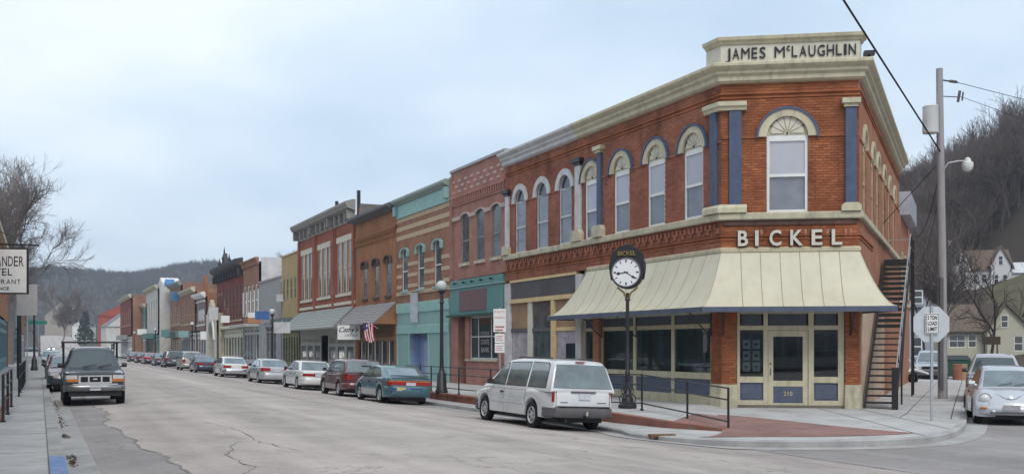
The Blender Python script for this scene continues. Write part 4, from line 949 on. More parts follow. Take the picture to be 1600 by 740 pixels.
# ------------------------------------------------------------------ the row of shops down the street
TAR = MATS['tar_roof']
def row(name, label, p0, p1, ztop, dep=14, sidem=None, base=.2, dv=0.0):
    """p0: photo column of the near edge, p1: of the far edge"""
    vv = VF + dv; t0, t1 = tpx(p0, vv), tpx(p1, vv); w = t1 - t0
    r = empty(name, (*(A + D1 * t1 + N1 * dv), 0), YAW_MAIN, label, 'building')
    hull(r, w, dep, base - .3, ztop, TAR, sidem or BRK_SIDE)
    return r, w, t0, t1, (lambda px: t1 - tpx(px, vv))
def front(r, w, z0, z1, ops, m, rev=.2, name='wall'):
    mb = MB(); wall(mb, 0, w, z0, z1, ops, 0, rev); return mb.build(name, m, r)
def part(r, name, m, x0, x1, y0, y1, z0, z1, bev=0):
    mb = MB(); (mb.bev(x0, x1, y0, y1, z0, z1, bev) if bev else mb.box(x0, x1, y0, y1, z0, z1)); return mb.build(name, m, r)
def hood(r, x, w, zs, rise, ro, m, out_=.08):
    mb = MB(); mb.ring(x, zs, w, w + ro, -out_, .02, kz=max(.2, .62 * rise / w), n=10); mb.build('hood_mould', m, r)
def sill(r, x, w, z, m, out_=.10): part(r, 'window_sill', m, x - w - .08, x + w + .08, -out_, .05, z - .14, z)
def shed(r, x0, x1, z0, z1, out_, m, under=None, name='awning', th=.07):
    """sloping awning with hipped ends, laid in shingle courses"""
    n = 7
    aw = None
    for i in range(n):
        a, b = i / n, (i + 1) / n; za, zb = z1 + (z0 - z1) * a, z1 + (z0 - z1) * b; oa, ob = out_ * a, out_ * b + .03
        mb = MB(); mb.add([(x0 + oa * .3, -oa, za + .02), (x1 - oa * .3 * 0, -oa, za + .02), (x1, -ob, zb + .03), (x0, -ob, zb + .03), (x0 + oa * .3, -oa, za - th), (x1, -oa, za - th), (x1, -ob, zb - th), (x0, -ob, zb - th)],
            [(0, 3, 2, 1), (4, 5, 6, 7), (3, 7, 6, 2), (0, 4, 7, 3), (1, 2, 6, 5)])
        o = mb.build(name if aw is None else 'shingle_course', m, r if aw is None else aw)
        aw = aw or o
    mb = MB(); mb.add([(x1 - .02, 0, z1 - th), (x1 - .02, -out_, z0 - th), (x1 - .02, 0, z0 - th)], [(0, 1, 2)]); mb.add([(x0 + .02, 0, z1 - th), (x0 + .02, -out_, z0 - th), (x0 + .02, 0, z0 - th)], [(0, 2, 1)]); mb.build('awning_cheek', under or m, r)
    return aw
zy = zf
# --- bank with teal signboard
BR2 = brickmat('bank_brick', (.33, .145, .11), (.39, .18, .14), (.26, .2, .18))
r, w, t0, t1, X = row('bank_building', 'red brick bank with white dashed parapet and teal signboard beside the corner building', 790, 704.5, 10.78)
wx = [X(727), X(750.5), X(775.5)]; ww = .5
ops = [(x - ww, x + ww, 6.2, 8.35, .3) for x in wx]
front(r, w, 5.45, 10.78, ops, BR2)
part(r, 'brick_pier', BR2, 0, 1.0, 0, .4, .1, 5.45); part(r, 'brick_pier', BR2, w - .9, w, .0, .4, .1, 3.72)
PALE = mat('pale_terracotta', (.45, .36, .33), .8, .15, 4)
for x in wx:
    sash(r, None, x - ww, x + ww, 6.2, 8.35, mat('green_grey_sash', (.20, .24, .22), .6), DGLASS2, .035, .06, .3); sill(r, x, ww, 6.2, STONE)
mb = MB()                                     # wavy pale label course linking the window heads
xs_ = [0] + [q for x in wx for q in (x - ww - .2, x + ww + .2)] + [w]
for i in range(0, len(xs_), 2): mb.box(xs_[i], xs_[i + 1], -.06, .02, 8.35, 8.53)
mb.build('label_course', PALE, r)
for x in wx: hood(r, x, ww + .05, 8.36, .36, .17, PALE, .062)
part(r, 'corbel_band', BR2, 0, w, -.05, .0, 9.05, 9.15); part(r, 'corbel_band', BR2, 0, w, -.09, .0, 9.45, 9.55)
me = MB().box(0, .14, -.08, 0, 0, .30).mesh('corbel', BR2); x = .05
while x < w - .15:
    o = bpy.data.objects.new('corbel', me); COL.objects.link(o); o.parent = r; o.location = (x, 0, 9.15); x += .27
me = MB().box(0, .34, -.02, 0, 0, .10).mesh('pale_brick', PALE)
for j, z in enumerate((9.72, 9.98, 10.24)):
    x = .2 + (j % 2) * .4
    while x < w - .4:
        o = bpy.data.objects.new('pale_brick', me); COL.objects.link(o); o.parent = r; o.location = (x, 0, z); x += .8
part(r, 'parapet_cap', mat('grey_coping', (.34, .33, .33), .7), 0, w, -.07, .3, 10.78, 10.9)
part(r, 'pilaster', BR2, 0, .3, -.08, .0, 5.5, 10.6)
sg = part(r, 'signboard', TEAL, .18, w - .15, -.12, .05, 3.72, 5.40, .02)
part(sg, 'cornice', TEAL2, .1, w - .08, -.18, .0, 5.0, 5.06); part(sg, 'ledge', mat('dark_green_paint', (.03, .07, .06), .6), .1, w - .08, -.3, .0, 3.62, 3.72)
part(sg, 'plaque', mat('faded_plaque', (.16, .095, .10), .7, .3, 6), X(722), X(764), -.15, -.12, 3.88, 4.85)
for px in (717, 731, 744, 758, 774):
    mb = MB(); mb.lathe([(0, -.30), (.05, -.30), (.05, -.2), (.02, -.18), (.02, -.1)], 8, 'y', (X(px), 0, 5.24)); mb.build('lamp_head', DARKM, sg)
part(r, 'low_wall', BR2, X(728), w - .9, 0, .35, .1, 1.5)
part(r, 'window_sill', STONE, X(728), w - .9, -.06, .36, 1.5, 1.58)
part(r, 'brick_pier', BR2, X(726), X(732.5), 0.01, .35, 1.58, 3.62)
f = MB(); xa, xb = X(732.5), w - .9
for x in (xa, xa + (xb - xa) * .27, xa + (xb - xa) * .72, xb - .06): f.box(x, x + .06, .10, .16, 1.58, 3.62)
f.box(xa, xb, .105, .155, 1.58, 1.66); f.box(xa, xb, .105, .155, 3.52, 3.62); f.box(xa, xb, .105, .155, 2.62, 2.67)
fo = f.build('shop_window', WGREY, r); part(fo, 'pane', DGLASS, xa + .05, xb - .05, .13, .14, 1.6, 3.55)
cx = xa + (xb - xa) * .5
for s, z, h in (('CENTRAL', 2.70, .22), ('STATE', 2.28, .27), ('BANK', 1.92, .27)): lettering(s, h * .9, fo, None, mat('dull_white_lettering', (.34, .34, .35), .7), cx, z, .12, .006, 'CENTER', fit=1.1 if h < .25 else .95)
part(r, 'recess_wall', mat('brown_wood', (.075, .05, .035), .6, .3, 3, stretch=(5, 5, .5)), .95, X(726), 1.1, 1.2, .2, 3.7)
dd_ = part(r, 'door', MATS['brown_wood'], 1.25, 2.2, 1.04, 1.098, .4, 2.6); part(dd_, 'pane', DGLASS, 1.42, 2.03, 1.02, 1.039, 1.2, 2.4)
part(r, 'recess_cheek', BR2, .95, 1.0, .4, 1.1, .2, 3.7)
# --- striped brick building with mint cornice
BR3 = brickmat('striped_brick', (.27, .125, .075), (.35, .16, .10), (.26, .2, .15))
r, w, t0, t1, X = row('mint_cornice_building', 'striped brown brick building with mint green cornice and boarded teal shop front', 704, 620.5, 10.4)
wx = [X(633), X(658), X(684.5)]; ww = .5
ops = [(x - ww, x + ww, 5.3, 7.5, .2) for x in wx]
front(r, w, 4.55, 9.45, ops, BR3)
TAN = mat('tan_stone_band', (.47, .36, .24), .85, .15, 3)
def hband(r, w, z, h, m, ops, out_=.02, name='stone_band'):
    x = 0
    for a, b in [(o[0] - .02, o[1] + .02) for o in sorted(ops) if o[2] - .05 < z < o[3] + o[4] + .1] + [(w, w)]:
        if a - x > .05: part(r, name, m, x, a, -out_, .01, z, z + h)
        x = b
for z in (5.45, 6.05, 6.65): hband(r, w, z, .2, TAN, ops)
for z in (8.2, 8.7, 9.2): hband(r, w, z, .24, TAN, [])
hband(r, w, 5.05, .2, TAN, [], .06)
for x in wx:
    sash(r, None, x - ww, x + ww, 5.3, 7.5, WHITE, DGLASS2, .035, .06, .2); hood(r, x, ww + .04, 7.45, .33, .2, TEAL2, .12); sill(r, x, ww, 5.3, TEAL2)
    for s in (-1, 1): part(r, 'hood_end', TEAL2, x + s * (ww + .14) - .1, x + s * (ww + .14) + .1, -.13, .02, 7.2, 7.46)
part(r, 'frieze', TEAL3, .05, w - .05, -.10, .02, 9.45, 10.15)
profile(r, None, 0, w, [(.05, 10.15), (.14, 10.18), (.2, 10.24), (.36, 10.32), (.40, 10.38), (.40, 10.48), (.3, 10.55)], mat('grey_green_metal', (.26, .32, .29), .6), 'cornice')
for x in (.2, w - .2): part(r, 'end_bracket', TEAL2, x - .18, x + .18, -.3, .02, 9.6, 10.15, .03)
part(r, 'fascia_board', TEAL3, .1, w - .1, -.10, .1, 4.05, 4.6, .02); part(r, 'fascia_board', TEAL2, .1, w - .1, -.05, .1, 3.35, 4.05); part(r, 'fascia_board', TEAL3, .1, w - .1, -.09, .1, 2.9, 3.35, .02)
xa, xb = X(641), X(670)
part(r, 'board_panel', TEAL2, .1, xa, -.03, .1, .3, 2.9); part(r, 'board_panel', TEAL2, xb, w - .1, -.03, .1, .3, 2.9)
for x in (.1, xa - .1, xb, w - .25): part(r, 'trim_post', TEAL3, x, x + .15, -.07, -.03, .3, 2.9)
part(r, 'recessed_door_wall', LAV, xa, xb, .55, .65, .3, 2.9); part(r, 'recess_cheek', LAV, xa, xa + .03, .1, .55, .3, 2.9); part(r, 'recess_cheek', LAV, xb - .03, xb, .1, .55, .3, 2.9)
part(r, 'door', mat('pale_blue_door', (.30, .37, .52), .5), xa + .9, xa + 1.95, .5, .548, .38, 2.5)
part(r, 'brick_pier', BR3, 0, .1, 0, .3, .1, 4.55); part(r, 'brick_pier', BR3, w - .1, w, 0, .3, .1, 4.55)
psb = part(r, 'projecting_sign', mat('pale_grey_sign', (.36, .39, .45), .5), X(655) - .05, X(655) + .05, -.5, -.1, 3.5, 5.1); part(psb, 'sign_arm', DARKM, X(655) - .02, X(655) + .02, -.48, .0, 5.1, 5.14)
# --- orange brick building with shingled awning
BR4 = brickmat('orange_brick', (.30, .125, .058), (.36, .16, .078), (.26, .18, .12))
r, w, t0, t1, X = row('orange_brick_building', 'orange brick building with dark arched window hoods and grey shingled shop awning', 620, 555.5, 10.2)
wx = [X(570.5), X(588), X(607)]; ww = .5
ops = [(x - ww, x + ww, 5.2, 7.35, .2) for x in wx]
front(r, w, 4.2, 10.2, ops, BR4)
DKH = mat('dark_hood_metal', (.09, .06, .05), .7)
for x in wx:
    sash(r, None, x - ww, x + ww, 5.2, 7.35, mat('tan_sash', (.30, .24, .17), .6), DGLASS2, .035, .06, .2); hood(r, x, ww + .02, 7.32, .3, .2, DKH, .14); sill(r, x, ww, 5.2, DKH)
    for s in (-1, 1): part(r, 'hood_end', DKH, x + s * (ww + .12) - .11, x + s * (ww + .12) + .11, -.15, .02, 7.1, 7.33)
me = MB().box(0, .13, -.1, 0, 0, .2).mesh('corbel', BR4)
for z, st_, of in ((8.55, .3, 0), (8.85, .3, .15)):
    x = .1 + of
    while x < w - .2:
        o = bpy.data.objects.new('corbel', me); COL.objects.link(o); o.parent = r; o.location = (x, 0, z); x += st_
part(r, 'corbel_band', BR4, 0, w, -.1, 0, 9.05, 9.15)
profile(r, None, 0, w, [(.1, 10.05), (.2, 10.1), (.55, 10.22), (.6, 10.28), (.6, 10.4), (.1, 10.6)], mat('slate_eave', (.12, .12, .13), .7), 'eave')
SHG = mat('grey_shingles', (.245, .235, .24), .9, .3, 5, .3, 12, stretch=(2, 2, 6)); SHG2 = mat('green_grey_shingles', (.27, .29, .285), .9, .22, 4, .3, 12, stretch=(2, 2, 6))
shed(r, .1, w - .1, 3.55, 4.75, 1.35, SHG, BR4)
part(r, 'header', mat('brown_fascia', (.17, .095, .045), .8), .3, w - .3, .06, .2, 2.75, 4.2)
shop(r, None, .5, w - .5, .3, 2.75, 5, mat('brown_frame', (.25, .15, .07), .6), DGLASS, .45, 0, fw=.22)
for x in (.0, w - .5): part(r, 'brick_pier', BR4, x, x + .5, 0, .35, .1, 4.2)
for i in range(5): part(r, 'curtain', WHITE, 1.1 + i * 1.45, 1.25 + i * 1.45, .085, .095, .9, 2.5)
# --- red building with three pilastered bays and heavy grey cornice
BR5 = brickmat('deep_red_brick', (.30, .085, .055), (.37, .115, .07), (.22, .13, .1))
r, w, t0, t1, X = row('three_bay_building', 'wide deep red brick building with heavy grey cornice and long green awning', 555, 467, 11.2)
ops = []
for b in range(3):
    for k in range(3):
        x = w * (b + .5) / 3 + (k - 1) * 1.35; ops.append((x - .42, x + .42, 5.75, 9.25, 0))
front(r, w, 4.3, 10.4, ops, BR5)
for o_ in ops:
    sash(r, None, o_[0], o_[1], 5.75, 9.25, CREAM, DGLASS2, .03, .08)
for b in range(3):
    xc = w * (b + .5) / 3; part(r, 'lintel', CREAM2, xc - 1.95, xc + 1.95, -.04, .01, 9.25, 9.65); part(r, 'window_sill', CREAM2, xc - 1.95, xc + 1.95, -.1, .01, 5.58, 5.75)
    for k in (-.5, .5): part(r, 'mullion', CREAM, xc + k * 1.35 - .12, xc + k * 1.35 + .12, -.03, .01, 5.75, 9.25)
for i in range(4):
    x = min(max(.25, w * i / 3), w - .25); part(r, 'pilaster', BR5, x - .24, x + .24, -.12, .01, 4.6, 10.4)
for x in (w / 3 - .55, w / 3 + .55, 2 * w / 3 - .55, 2 * w / 3 + .55): part(r, 'pilaster', BR5, x - .12, x + .12, -.08, .01, 5.75, 10.4)
part(r, 'string_course', CREAM2, 0, w, -.08, .01, 5.0, 5.2)
GCO = mat('grey_tin_cornice', (.27, .255, .235), .7, .15, 2)
part(r, 'frieze', GCO, 0, w, -.08, .02, 10.4, 11.1)
profile(r, None, -.1, w + .1, [(.1, 11.05), (.25, 11.1), (.55, 11.2), (.62, 11.35), (.7, 11.45), (.7, 11.6), (.2, 11.75)], GCO, 'cornice')
n = 12
for i in range(n + 1):
    x = .25 + (w - .5) * i / n; mb = MB(); mb.prism([(x - .14, 10.5), (x + .14, 10.5), (x + .14, 11.1), (x - .14, 11.1)], -.5 if i % 4 == 0 else -.32, -.07); mb.build('bracket', GCO, r)
shed(r, .1, w - .1, 3.45, 4.85, 1.5, SHG2, GCO)
GRS = mat('grey_white_boards', (.42, .42, .39), .7, .12, 2)
part(r, 'header', GRS, .2, w - .2, .05, .2, 3.0, 4.3)
shop(r, None, .3, w * .42, .3, 3.0, 3, GRS, DGLASS2, .7, .5, fw=.45); shop(r, None, w * .55, w - .3, .3, 3.0, 3, GRS, DGLASS2, .7, .5, fw=.6)
part(r, 'recess_wall', mat('grey_door_paint', (.23, .23, .22), .7), w * .42, w * .55, 1.2, 1.3, .2, 3.1)
for x in (X(507), X(540)): # vent pipes
    part(r, 'vent_pipe', DARKM, x - .11, x + .11, .8, 1.0, 10.8, 12.7)
part(r, 'upper_side_wall', mat('weathered_grey_boards', (.17, .155, .15), .9, .25, 2), w - .02, w + .03, .3, 13.9, 9.9, 11.5)
# --- tan stucco building
STU = mat('tan_stucco', (.40, .29, .15), .9, .1, 1.2, .15, 30)
r, w, t0, t1, X = row('tan_stucco_building', 'plain tan stucco building with four small green framed windows', 466.5, 440, 9.7, sidem=STU)
OLV = mat('olive_frame', (.20, .19, .08), .6)
ops = [(w * (i + .6) / 4.4 - .38, w * (i + .6) / 4.4 + .38, 6.1, 7.8, 0) for i in range(4)]
front(r, w, 4.4, 9.7, ops, STU)
for o_ in ops: sash(r, None, o_[0], o_[1], 6.1, 7.8, OLV, DGLASS2, .03, .09)
part(r, 'parapet_cap', STU, 0, w, -.06, .3, 9.7, 9.8)
part(r, 'canopy', mat('dull_green_canopy', (.12, .16, .14), .7), 0, w, -1.0, .02, 4.15, 4.5)
shop(r, None, .2, w - .2, .3, 4.1, 6, OLV, DGLASS, .5, 1.0, fw=.3)
part(r, 'air_conditioner', WGREY, .2, .7, -.5, .0, 6.0, 6.6)
# --- grey flat fronted building
GST = mat('grey_stucco', (.30, .30, .31), .9, .1, 1.2, .1, 20)
r, w, t0, t1, X = row('grey_flat_building', 'low plain grey stucco building with a wide dark shop window', 439.5, 405, 8.1, sidem=GST)
front(r, w, .1, 8.1, [(w * .3, w * .78, .9, 4.0, 0)], GST)
fo = shop(r, None, w * .3, w * .78, .9, 4.0, 3, GST, DGLASS, .2, .5, fw=.1)
part(r, 'parapet_cap', mat('grey_coping', (.34, .33, .33)), 0, w, -.08, .3, 8.1, 8.25)
part(r, 'sign_band', mat('mauve_sign', (.36, .30, .31), .7), w * .1, w * .9, -.06, .0, 4.3, 5.1)
# --- orange building whose white painted flank rises over its neighbour
BR8 = brickmat('pale_orange_brick', (.28, .135, .085), (.34, .17, .11), (.25, .19, .14))
r, w, t0, t1, X = row('white_flank_building', 'orange brick building with white painted side wall above the grey building', 404.5, 380, 10.6, sidem=mat('white_painted_wall', (.58, .58, .59), .8, .15, .8, dirt=((.32, .31, .31), 1.2, .6)))
ops = [(w * (i + .6) / 4.2 - .42, w * (i + .6) / 4.2 + .42, 5.2, 8.1, 0) for i in range(4)]
front(r, w, 4.2, 10.6, ops, BR8)
for o_ in ops: sash(r, None, o_[0], o_[1], 5.2, 8.1, WHITE, DGLASS, .02, .12)
for i in range(5): part(r, 'white_mullion', WHITE, max(0, w * (i + .1) / 4.2 - .2), w * (i + .1) / 4.2 + .2, -.05, .0, 5.2, 7.6)
profile(r, None, 0, w, [(.08, 9.9), (.15, 10.0), (.2, 10.3), (.35, 10.45), (.35, 10.6)], BR8, 'cornice')
shop(r, None, .2, w - .2, .3, 4.1, 5, WGREY, DGLASS, .5, .6, fw=.3)
part(r, 'canopy', mat('pale_canopy', (.44, .44, .42), .7), 0, w, -1.3, .02, 4.1, 4.35)
# --- dark red building with ornate black cornice and turret gable
BR9 = brickmat('maroon_brick', (.20, .05, .04), (.25, .065, .05), (.15, .09, .08))
r, w, t0, t1, X = row('ornate_cornice_building', 'dark red brick building with ornate black cornice and pointed turret gable', 379.5, 339, 10.0)
n = 8; ops = [(w * (i + .5) / n - .5, w * (i + .5) / n + .5, 5.0, 8.3, .3) for i in range(n)]
front(r, w, 4.2, 10.0, ops, BR9)
for o_ in ops:
    sash(r, None, o_[0], o_[1], 5.0, 8.3, mat('maroon_sash', (.16, .07, .06), .6), DGLASS, .03, .1, .3); part(r, 'window_sill', STONE, o_[0] - .1, o_[1] + .1, -.1, .02, 4.85, 5.0)
BLC = mat('charcoal_tin', (.045, .042, .048), .6, .2, 2)
part(r, 'frieze', BLC, 0, w, -.1, .02, 9.5, 10.2); profile(r, None, -.2, w + .1, [(.1, 10.1), (.3, 10.3), (.75, 10.6), (.85, 10.9), (.85, 11.05), (.2, 11.2)], BLC, 'cornice')
for i in range(10):
    x = .3 + (w - .6) * i / 9; part(r, 'bracket', BLC, x - .12, x + .12, -.55, -.09, 9.4, 10.2)
xc = w * .50; mb = MB(); mb.prism([(xc - 1.4, 11.1), (xc + 1.4, 11.1), (xc + .6, 11.7), (xc, 12.3), (xc - .6, 11.7)], -.6, -.2); mb.lathe([(.24, 11.2), (.24, 11.6), (.3, 11.7), (.12, 12.2), (0, 13.1)], 8, 'z', (xc, -.5, 0)); mb.build('turret_gable', BLC, r)
for s in (-1, 1):
    mb = MB(); x = xc + s * 3.2; mb.lathe([(.15, 11.0), (.15, 11.3), (.2, 11.4), (.08, 11.6), (.02, 12.0), (0, 12.05)], 8, 'z', (x, -.5, 0)); mb.build('finial', BLC, r)
shop(r, None, .3, w - .3, .3, 4.1, 9, CREAM2, DGLASS, .7, .7, fw=.42)
part(r, 'canopy', CREAM2, 0, w, -.35, .02, 4.12, 4.45)
# --- small stone front with round arch
r, w, t0, t1, X = row('stone_arch_building', 'low pale stone front with a round arched doorway', 338.5, 322, 6.0, sidem=STONE, dv=-.72)
front(r, w, .1, 6.0, [(w * .25, w * .75, .3, 3.0, w * .25)], CREAM2, .6)
part(r, 'arch_void', BLKPL, w * .2, w * .8, .62, .7, .3, 6); mb = MB(); mb.ring(w * .5, 3.0, w * .25, w * .25 + .5, -.15, .02, n=16); mb.build('arch_moulding', WHITE, r)
part(r, 'hanging_sign', WGREY, w * .3, w * .8, -1.2, -1.1, 5.2, 6.4); mb = MB(); mb.prism([(w * .2, 6.0), (w * .8, 6.0), (w * .5, 7.6)], -.1, .3); mb.build('gable', CREAM2, r)
# --- farther row: real fronts with window openings, simpler trim
def simple(name, label, p0, p1, zt, wm, nwin, z0w, z1w, trimm, shopm, sidem=None, corn=None, cornm=None, white=False, dv=0.0, can=(.08, .10, .10)):
    r, w, t0, t1, X = row(name, label, p0, p1, zt, sidem=sidem or wm, dv=dv)
    ww = min(.55, w / nwin * .3)
    ops = [(w * (i + .5) / nwin - ww, w * (i + .5) / nwin + ww, z0w, z1w, .25) for i in range(nwin)]
    front(r, w, 4.2, zt, ops, wm)
    for o_ in ops:
        sash(r, None, o_[0], o_[1], z0w, z1w, trimm, DGLASS, .03, .10, .25); part(r, 'window_sill', trimm, o_[0] - .1, o_[1] + .1, -.1, .02, z0w - .15, z0w)
        if white: hood(r, (o_[0] + o_[1]) / 2, ww, z1w, .3, .3, trimm, .1)
    profile(r, None, 0, w, corn or [(.1, zt - .5), (.2, zt - .4), (.5, zt - .15), (.55, zt + .1), (.1, zt + .2)], cornm or trimm, 'cornice')
    shop(r, None, .2, w - .2, .3, 4.0, max(3, int(w / 2.2)), shopm, DGLASS, .6, .7, fw=.25)
    if can: part(r, 'canopy', mat('awning_%d' % int(1000 * can[0]), can, .8), w * .1, w * .7, -.9, .02, 3.5, 4.3)
    return r, w, X
r, w, X = simple('arched_window_building', 'purple grey brick building with white arched upper windows', 321, 305, 8.6, brickmat('plum_brick', (.23, .14, .13), (.28, .18, .16), (.25, .2, .2)), 4, 4.9, 7.6, WHITE, WGREY, sidem=BR4, white=True, dv=-.7, can=None)
mb = MB(); mb.prism([(w * .5, 8.7), (w, 8.7), (w, 10.8)], -.1, .3); mb.build('gable', BR4, r)
r, w, X = simple('long_brown_building', 'long brown brick building with flat cornice beyond the arched windows', 304.5, 283, 9.6, BR8, 5, 5.2, 7.6, STONE, WGREY, dv=-.9, can=(.20, .22, .21))
BRB = mat('bright_blue_paint', (.06, .18, .37), .55, .15, 2)
r, w, X = simple('blue_cornice_building', 'red brick building topped with bright blue painted gable hoods', 282.5, 266, 11.2, brickmat('pink_brick', (.26, .125, .10), (.31, .155, .125), (.25, .19, .17)), 5, 5.4, 8.0, STONE, BROWNB, cornm=GCO, dv=-.9, can=(.07, .12, .12))
for x in (w * .12,):
    mb = MB(); mb.prism([(x - 1.0, 11.2), (x + 1.0, 11.2), (x + 1.0, 11.5), (x, 12.2), (x - 1.0, 11.5)], -.9, .4); mb.build('gable_hood', BRB, r)
part(r, 'blue_oriel', BRB, w * .70, w * .82, -.9, .0, 8.7, 9.9, .1)
WST = mat('pale_grey_stucco', (.52, .51, .48), .85, .12, .7, dirt=((.36, .34, .31), 1, .6))
r, w, X = simple('pale_stucco_building', 'tall pale grey stucco building with white gabled roof end', 246.5, 228, 11.4, WST, 5, 6.2, 9.2, STONE, TEAL, sidem=WST, dv=-2.6, can=(.10, .20, .19))
mb = MB(); mb.prism([(w - 5, 11.2), (w - .05, 11.2), (w - .05, 11.9), (w - 2.5, 12.7), (w - 5, 11.9)], .6, 3.2); mb.build('roof_gable', mat('white_tin_roof', (.66, .67, .7), .4), r)
r, w, X = simple('small_teal_building', 'small teal and brick building near the street end', 227.5, 217, 9.2, TEAL, 3, 5.4, 7.6, STONE, WGREY, sidem=TEAL, dv=-2.8, can=None)
r, w, X = simple('brown_gabled_building', 'brown brick building with grey gable in front of the red barn', 205, 188, 11.0, BR9, 6, 6.0, 8.6, STONE, WGREY, sidem=BR8, dv=-4.6, can=(.30, .33, .32))
# far houses closing the street
def house(name, label, pos, rz, w, d, h, roofh, wm, rm_, trim=WHITE, nw=3, z=0.0, chim=False):
    r = empty(name, (pos[0], pos[1], z), rz, label, 'house')
    ops = [(w * (i + .5) / nw - .45, w * (i + .5) / nw + .45, 1.0, 2.6, 0) for i in range(nw)]
    mb = MB(); wall(mb, 0, w, -1.5, h, ops, 0, .12); mb.build('wall', wm, r)
    mb = MB(); mb.box(0, w, .2, d, -1.5, h); mb.build('side_wall', wm, r)
    for o_ in ops: sash(r, None, o_[0], o_[1], 1.0, 2.6, trim, DGLASS, .04, .09)
    mb = MB(); mb.prism([(-.3, h - .1), (w + .3, h - .1), (w + .3, h + .02), (w / 2, h + roofh + .05), (-.3, h + .02)], -.25, d + .25); mb.build('roof', rm_, r)
    mb = MB(); mb.prism([(.05, h), (w - .05, h), (w / 2, h + roofh - .12)], -.27, -.1); mb.build('gable', wm, r)
    sash(r, None, w / 2 - .4, w / 2 + .4, h + roofh * .15, h + roofh * .15 + 1.1, trim, DGLASS, -.33, .08)
    if chim: part(r, 'chimney', BR4, w * .7, w * .7 + .6, d * .5, d * .5 + .6, h, h + roofh + 1.0)
    return r
BARN = mat('barn_red', (.33, .07, .05), .8, .15, .6)
def far(px, Z): return ((px - 800) / F * Z, Z)
house('red_barn', 'big bright red gabled building closing the far street end', far(153, 330), .35, 16, 20, 11, 4, BARN, BARN, nw=5, z=1)
house('grey_gable_house', 'grey gabled house in front of the red barn', far(166, 270), .5, 9, 10, 7, 3.5, WST, mat('grey_roof', (.17, .175, .19), .8, .15, 2), z=.5)
house('tan_church', 'tan gabled hall at the far end of the street', far(70, 560), .2, 16, 20, 13, 7, mat('tan_wall', (.36, .31, .26), .8), mat('brown_roof', (.17, .13, .10), .9), z=6)
house('small_white_house', 'small white house on the slope beyond the street end', far(113, 520), .1, 9, 8, 7, 3, WHITE, MATS['grey_roof'], z=6)
# ------------------------------------------------------------------ vehicles (local x: forward, z: up, origin on the ground below the middle)
def paint(name, col, var=.05, rough=.32, metal=.0, dirt=.35):
    return mat('paint_' + name, col, rough, var, 1.2, 0, metal=metal, spec=.5, coat=1.0, dirt=(tuple(c * .55 + .06 for c in col), 1.6, dirt))
def ip(pts, x): return float(np.interp(x, [p[0] for p in pts], [p[1] for p in pts]))
_tyre = {}
def wheel_mesh(r, wd, hub):
    k = (r, wd, hub)
    if k not in _tyre:
        t = MB(); h = wd / 2
        t.lathe([(r * .60, -h * .8), (r * .72, -h * .98), (r * .92, -h), (r * .985, -h * .8), (r, -h * .4), (r, h * .4), (r * .985, h * .8), (r * .92, h), (r * .72, h * .98), (r * .60, h * .8)], 24, 'y', cap=False)
        m = MB(); ro = r * .63
        m.lathe([(.001, -h * 1.0), (ro * .16, -h * .98), (ro * .24, -h * .82), (ro * .45, -h * .66), (ro * .84, -h * .70), (ro * .94, -h * .98), (ro, -h * .86), (ro, h * .5), (.001, h * .5)], 24, 'y', cap=False)
        m.cur = 1
        for i in range(7):
            a = 2 * math.pi * i / 7; c, s = math.cos(a), math.sin(a); q = []
            for rr, ta in ((.50, -.10), (.50, .10), (.82, .11), (.82, -.11)): q.append((ro * (rr * c - ta * s), -h * .76, ro * (rr * s + ta * c)))
            m.add(q, [(0, 1, 2, 3)])
        _tyre[k] = (t.mesh('wheel', RUBBER, smooth=True), m.mesh('rim', [hub, BLKPL], smooth=False))
    return _tyre[k]
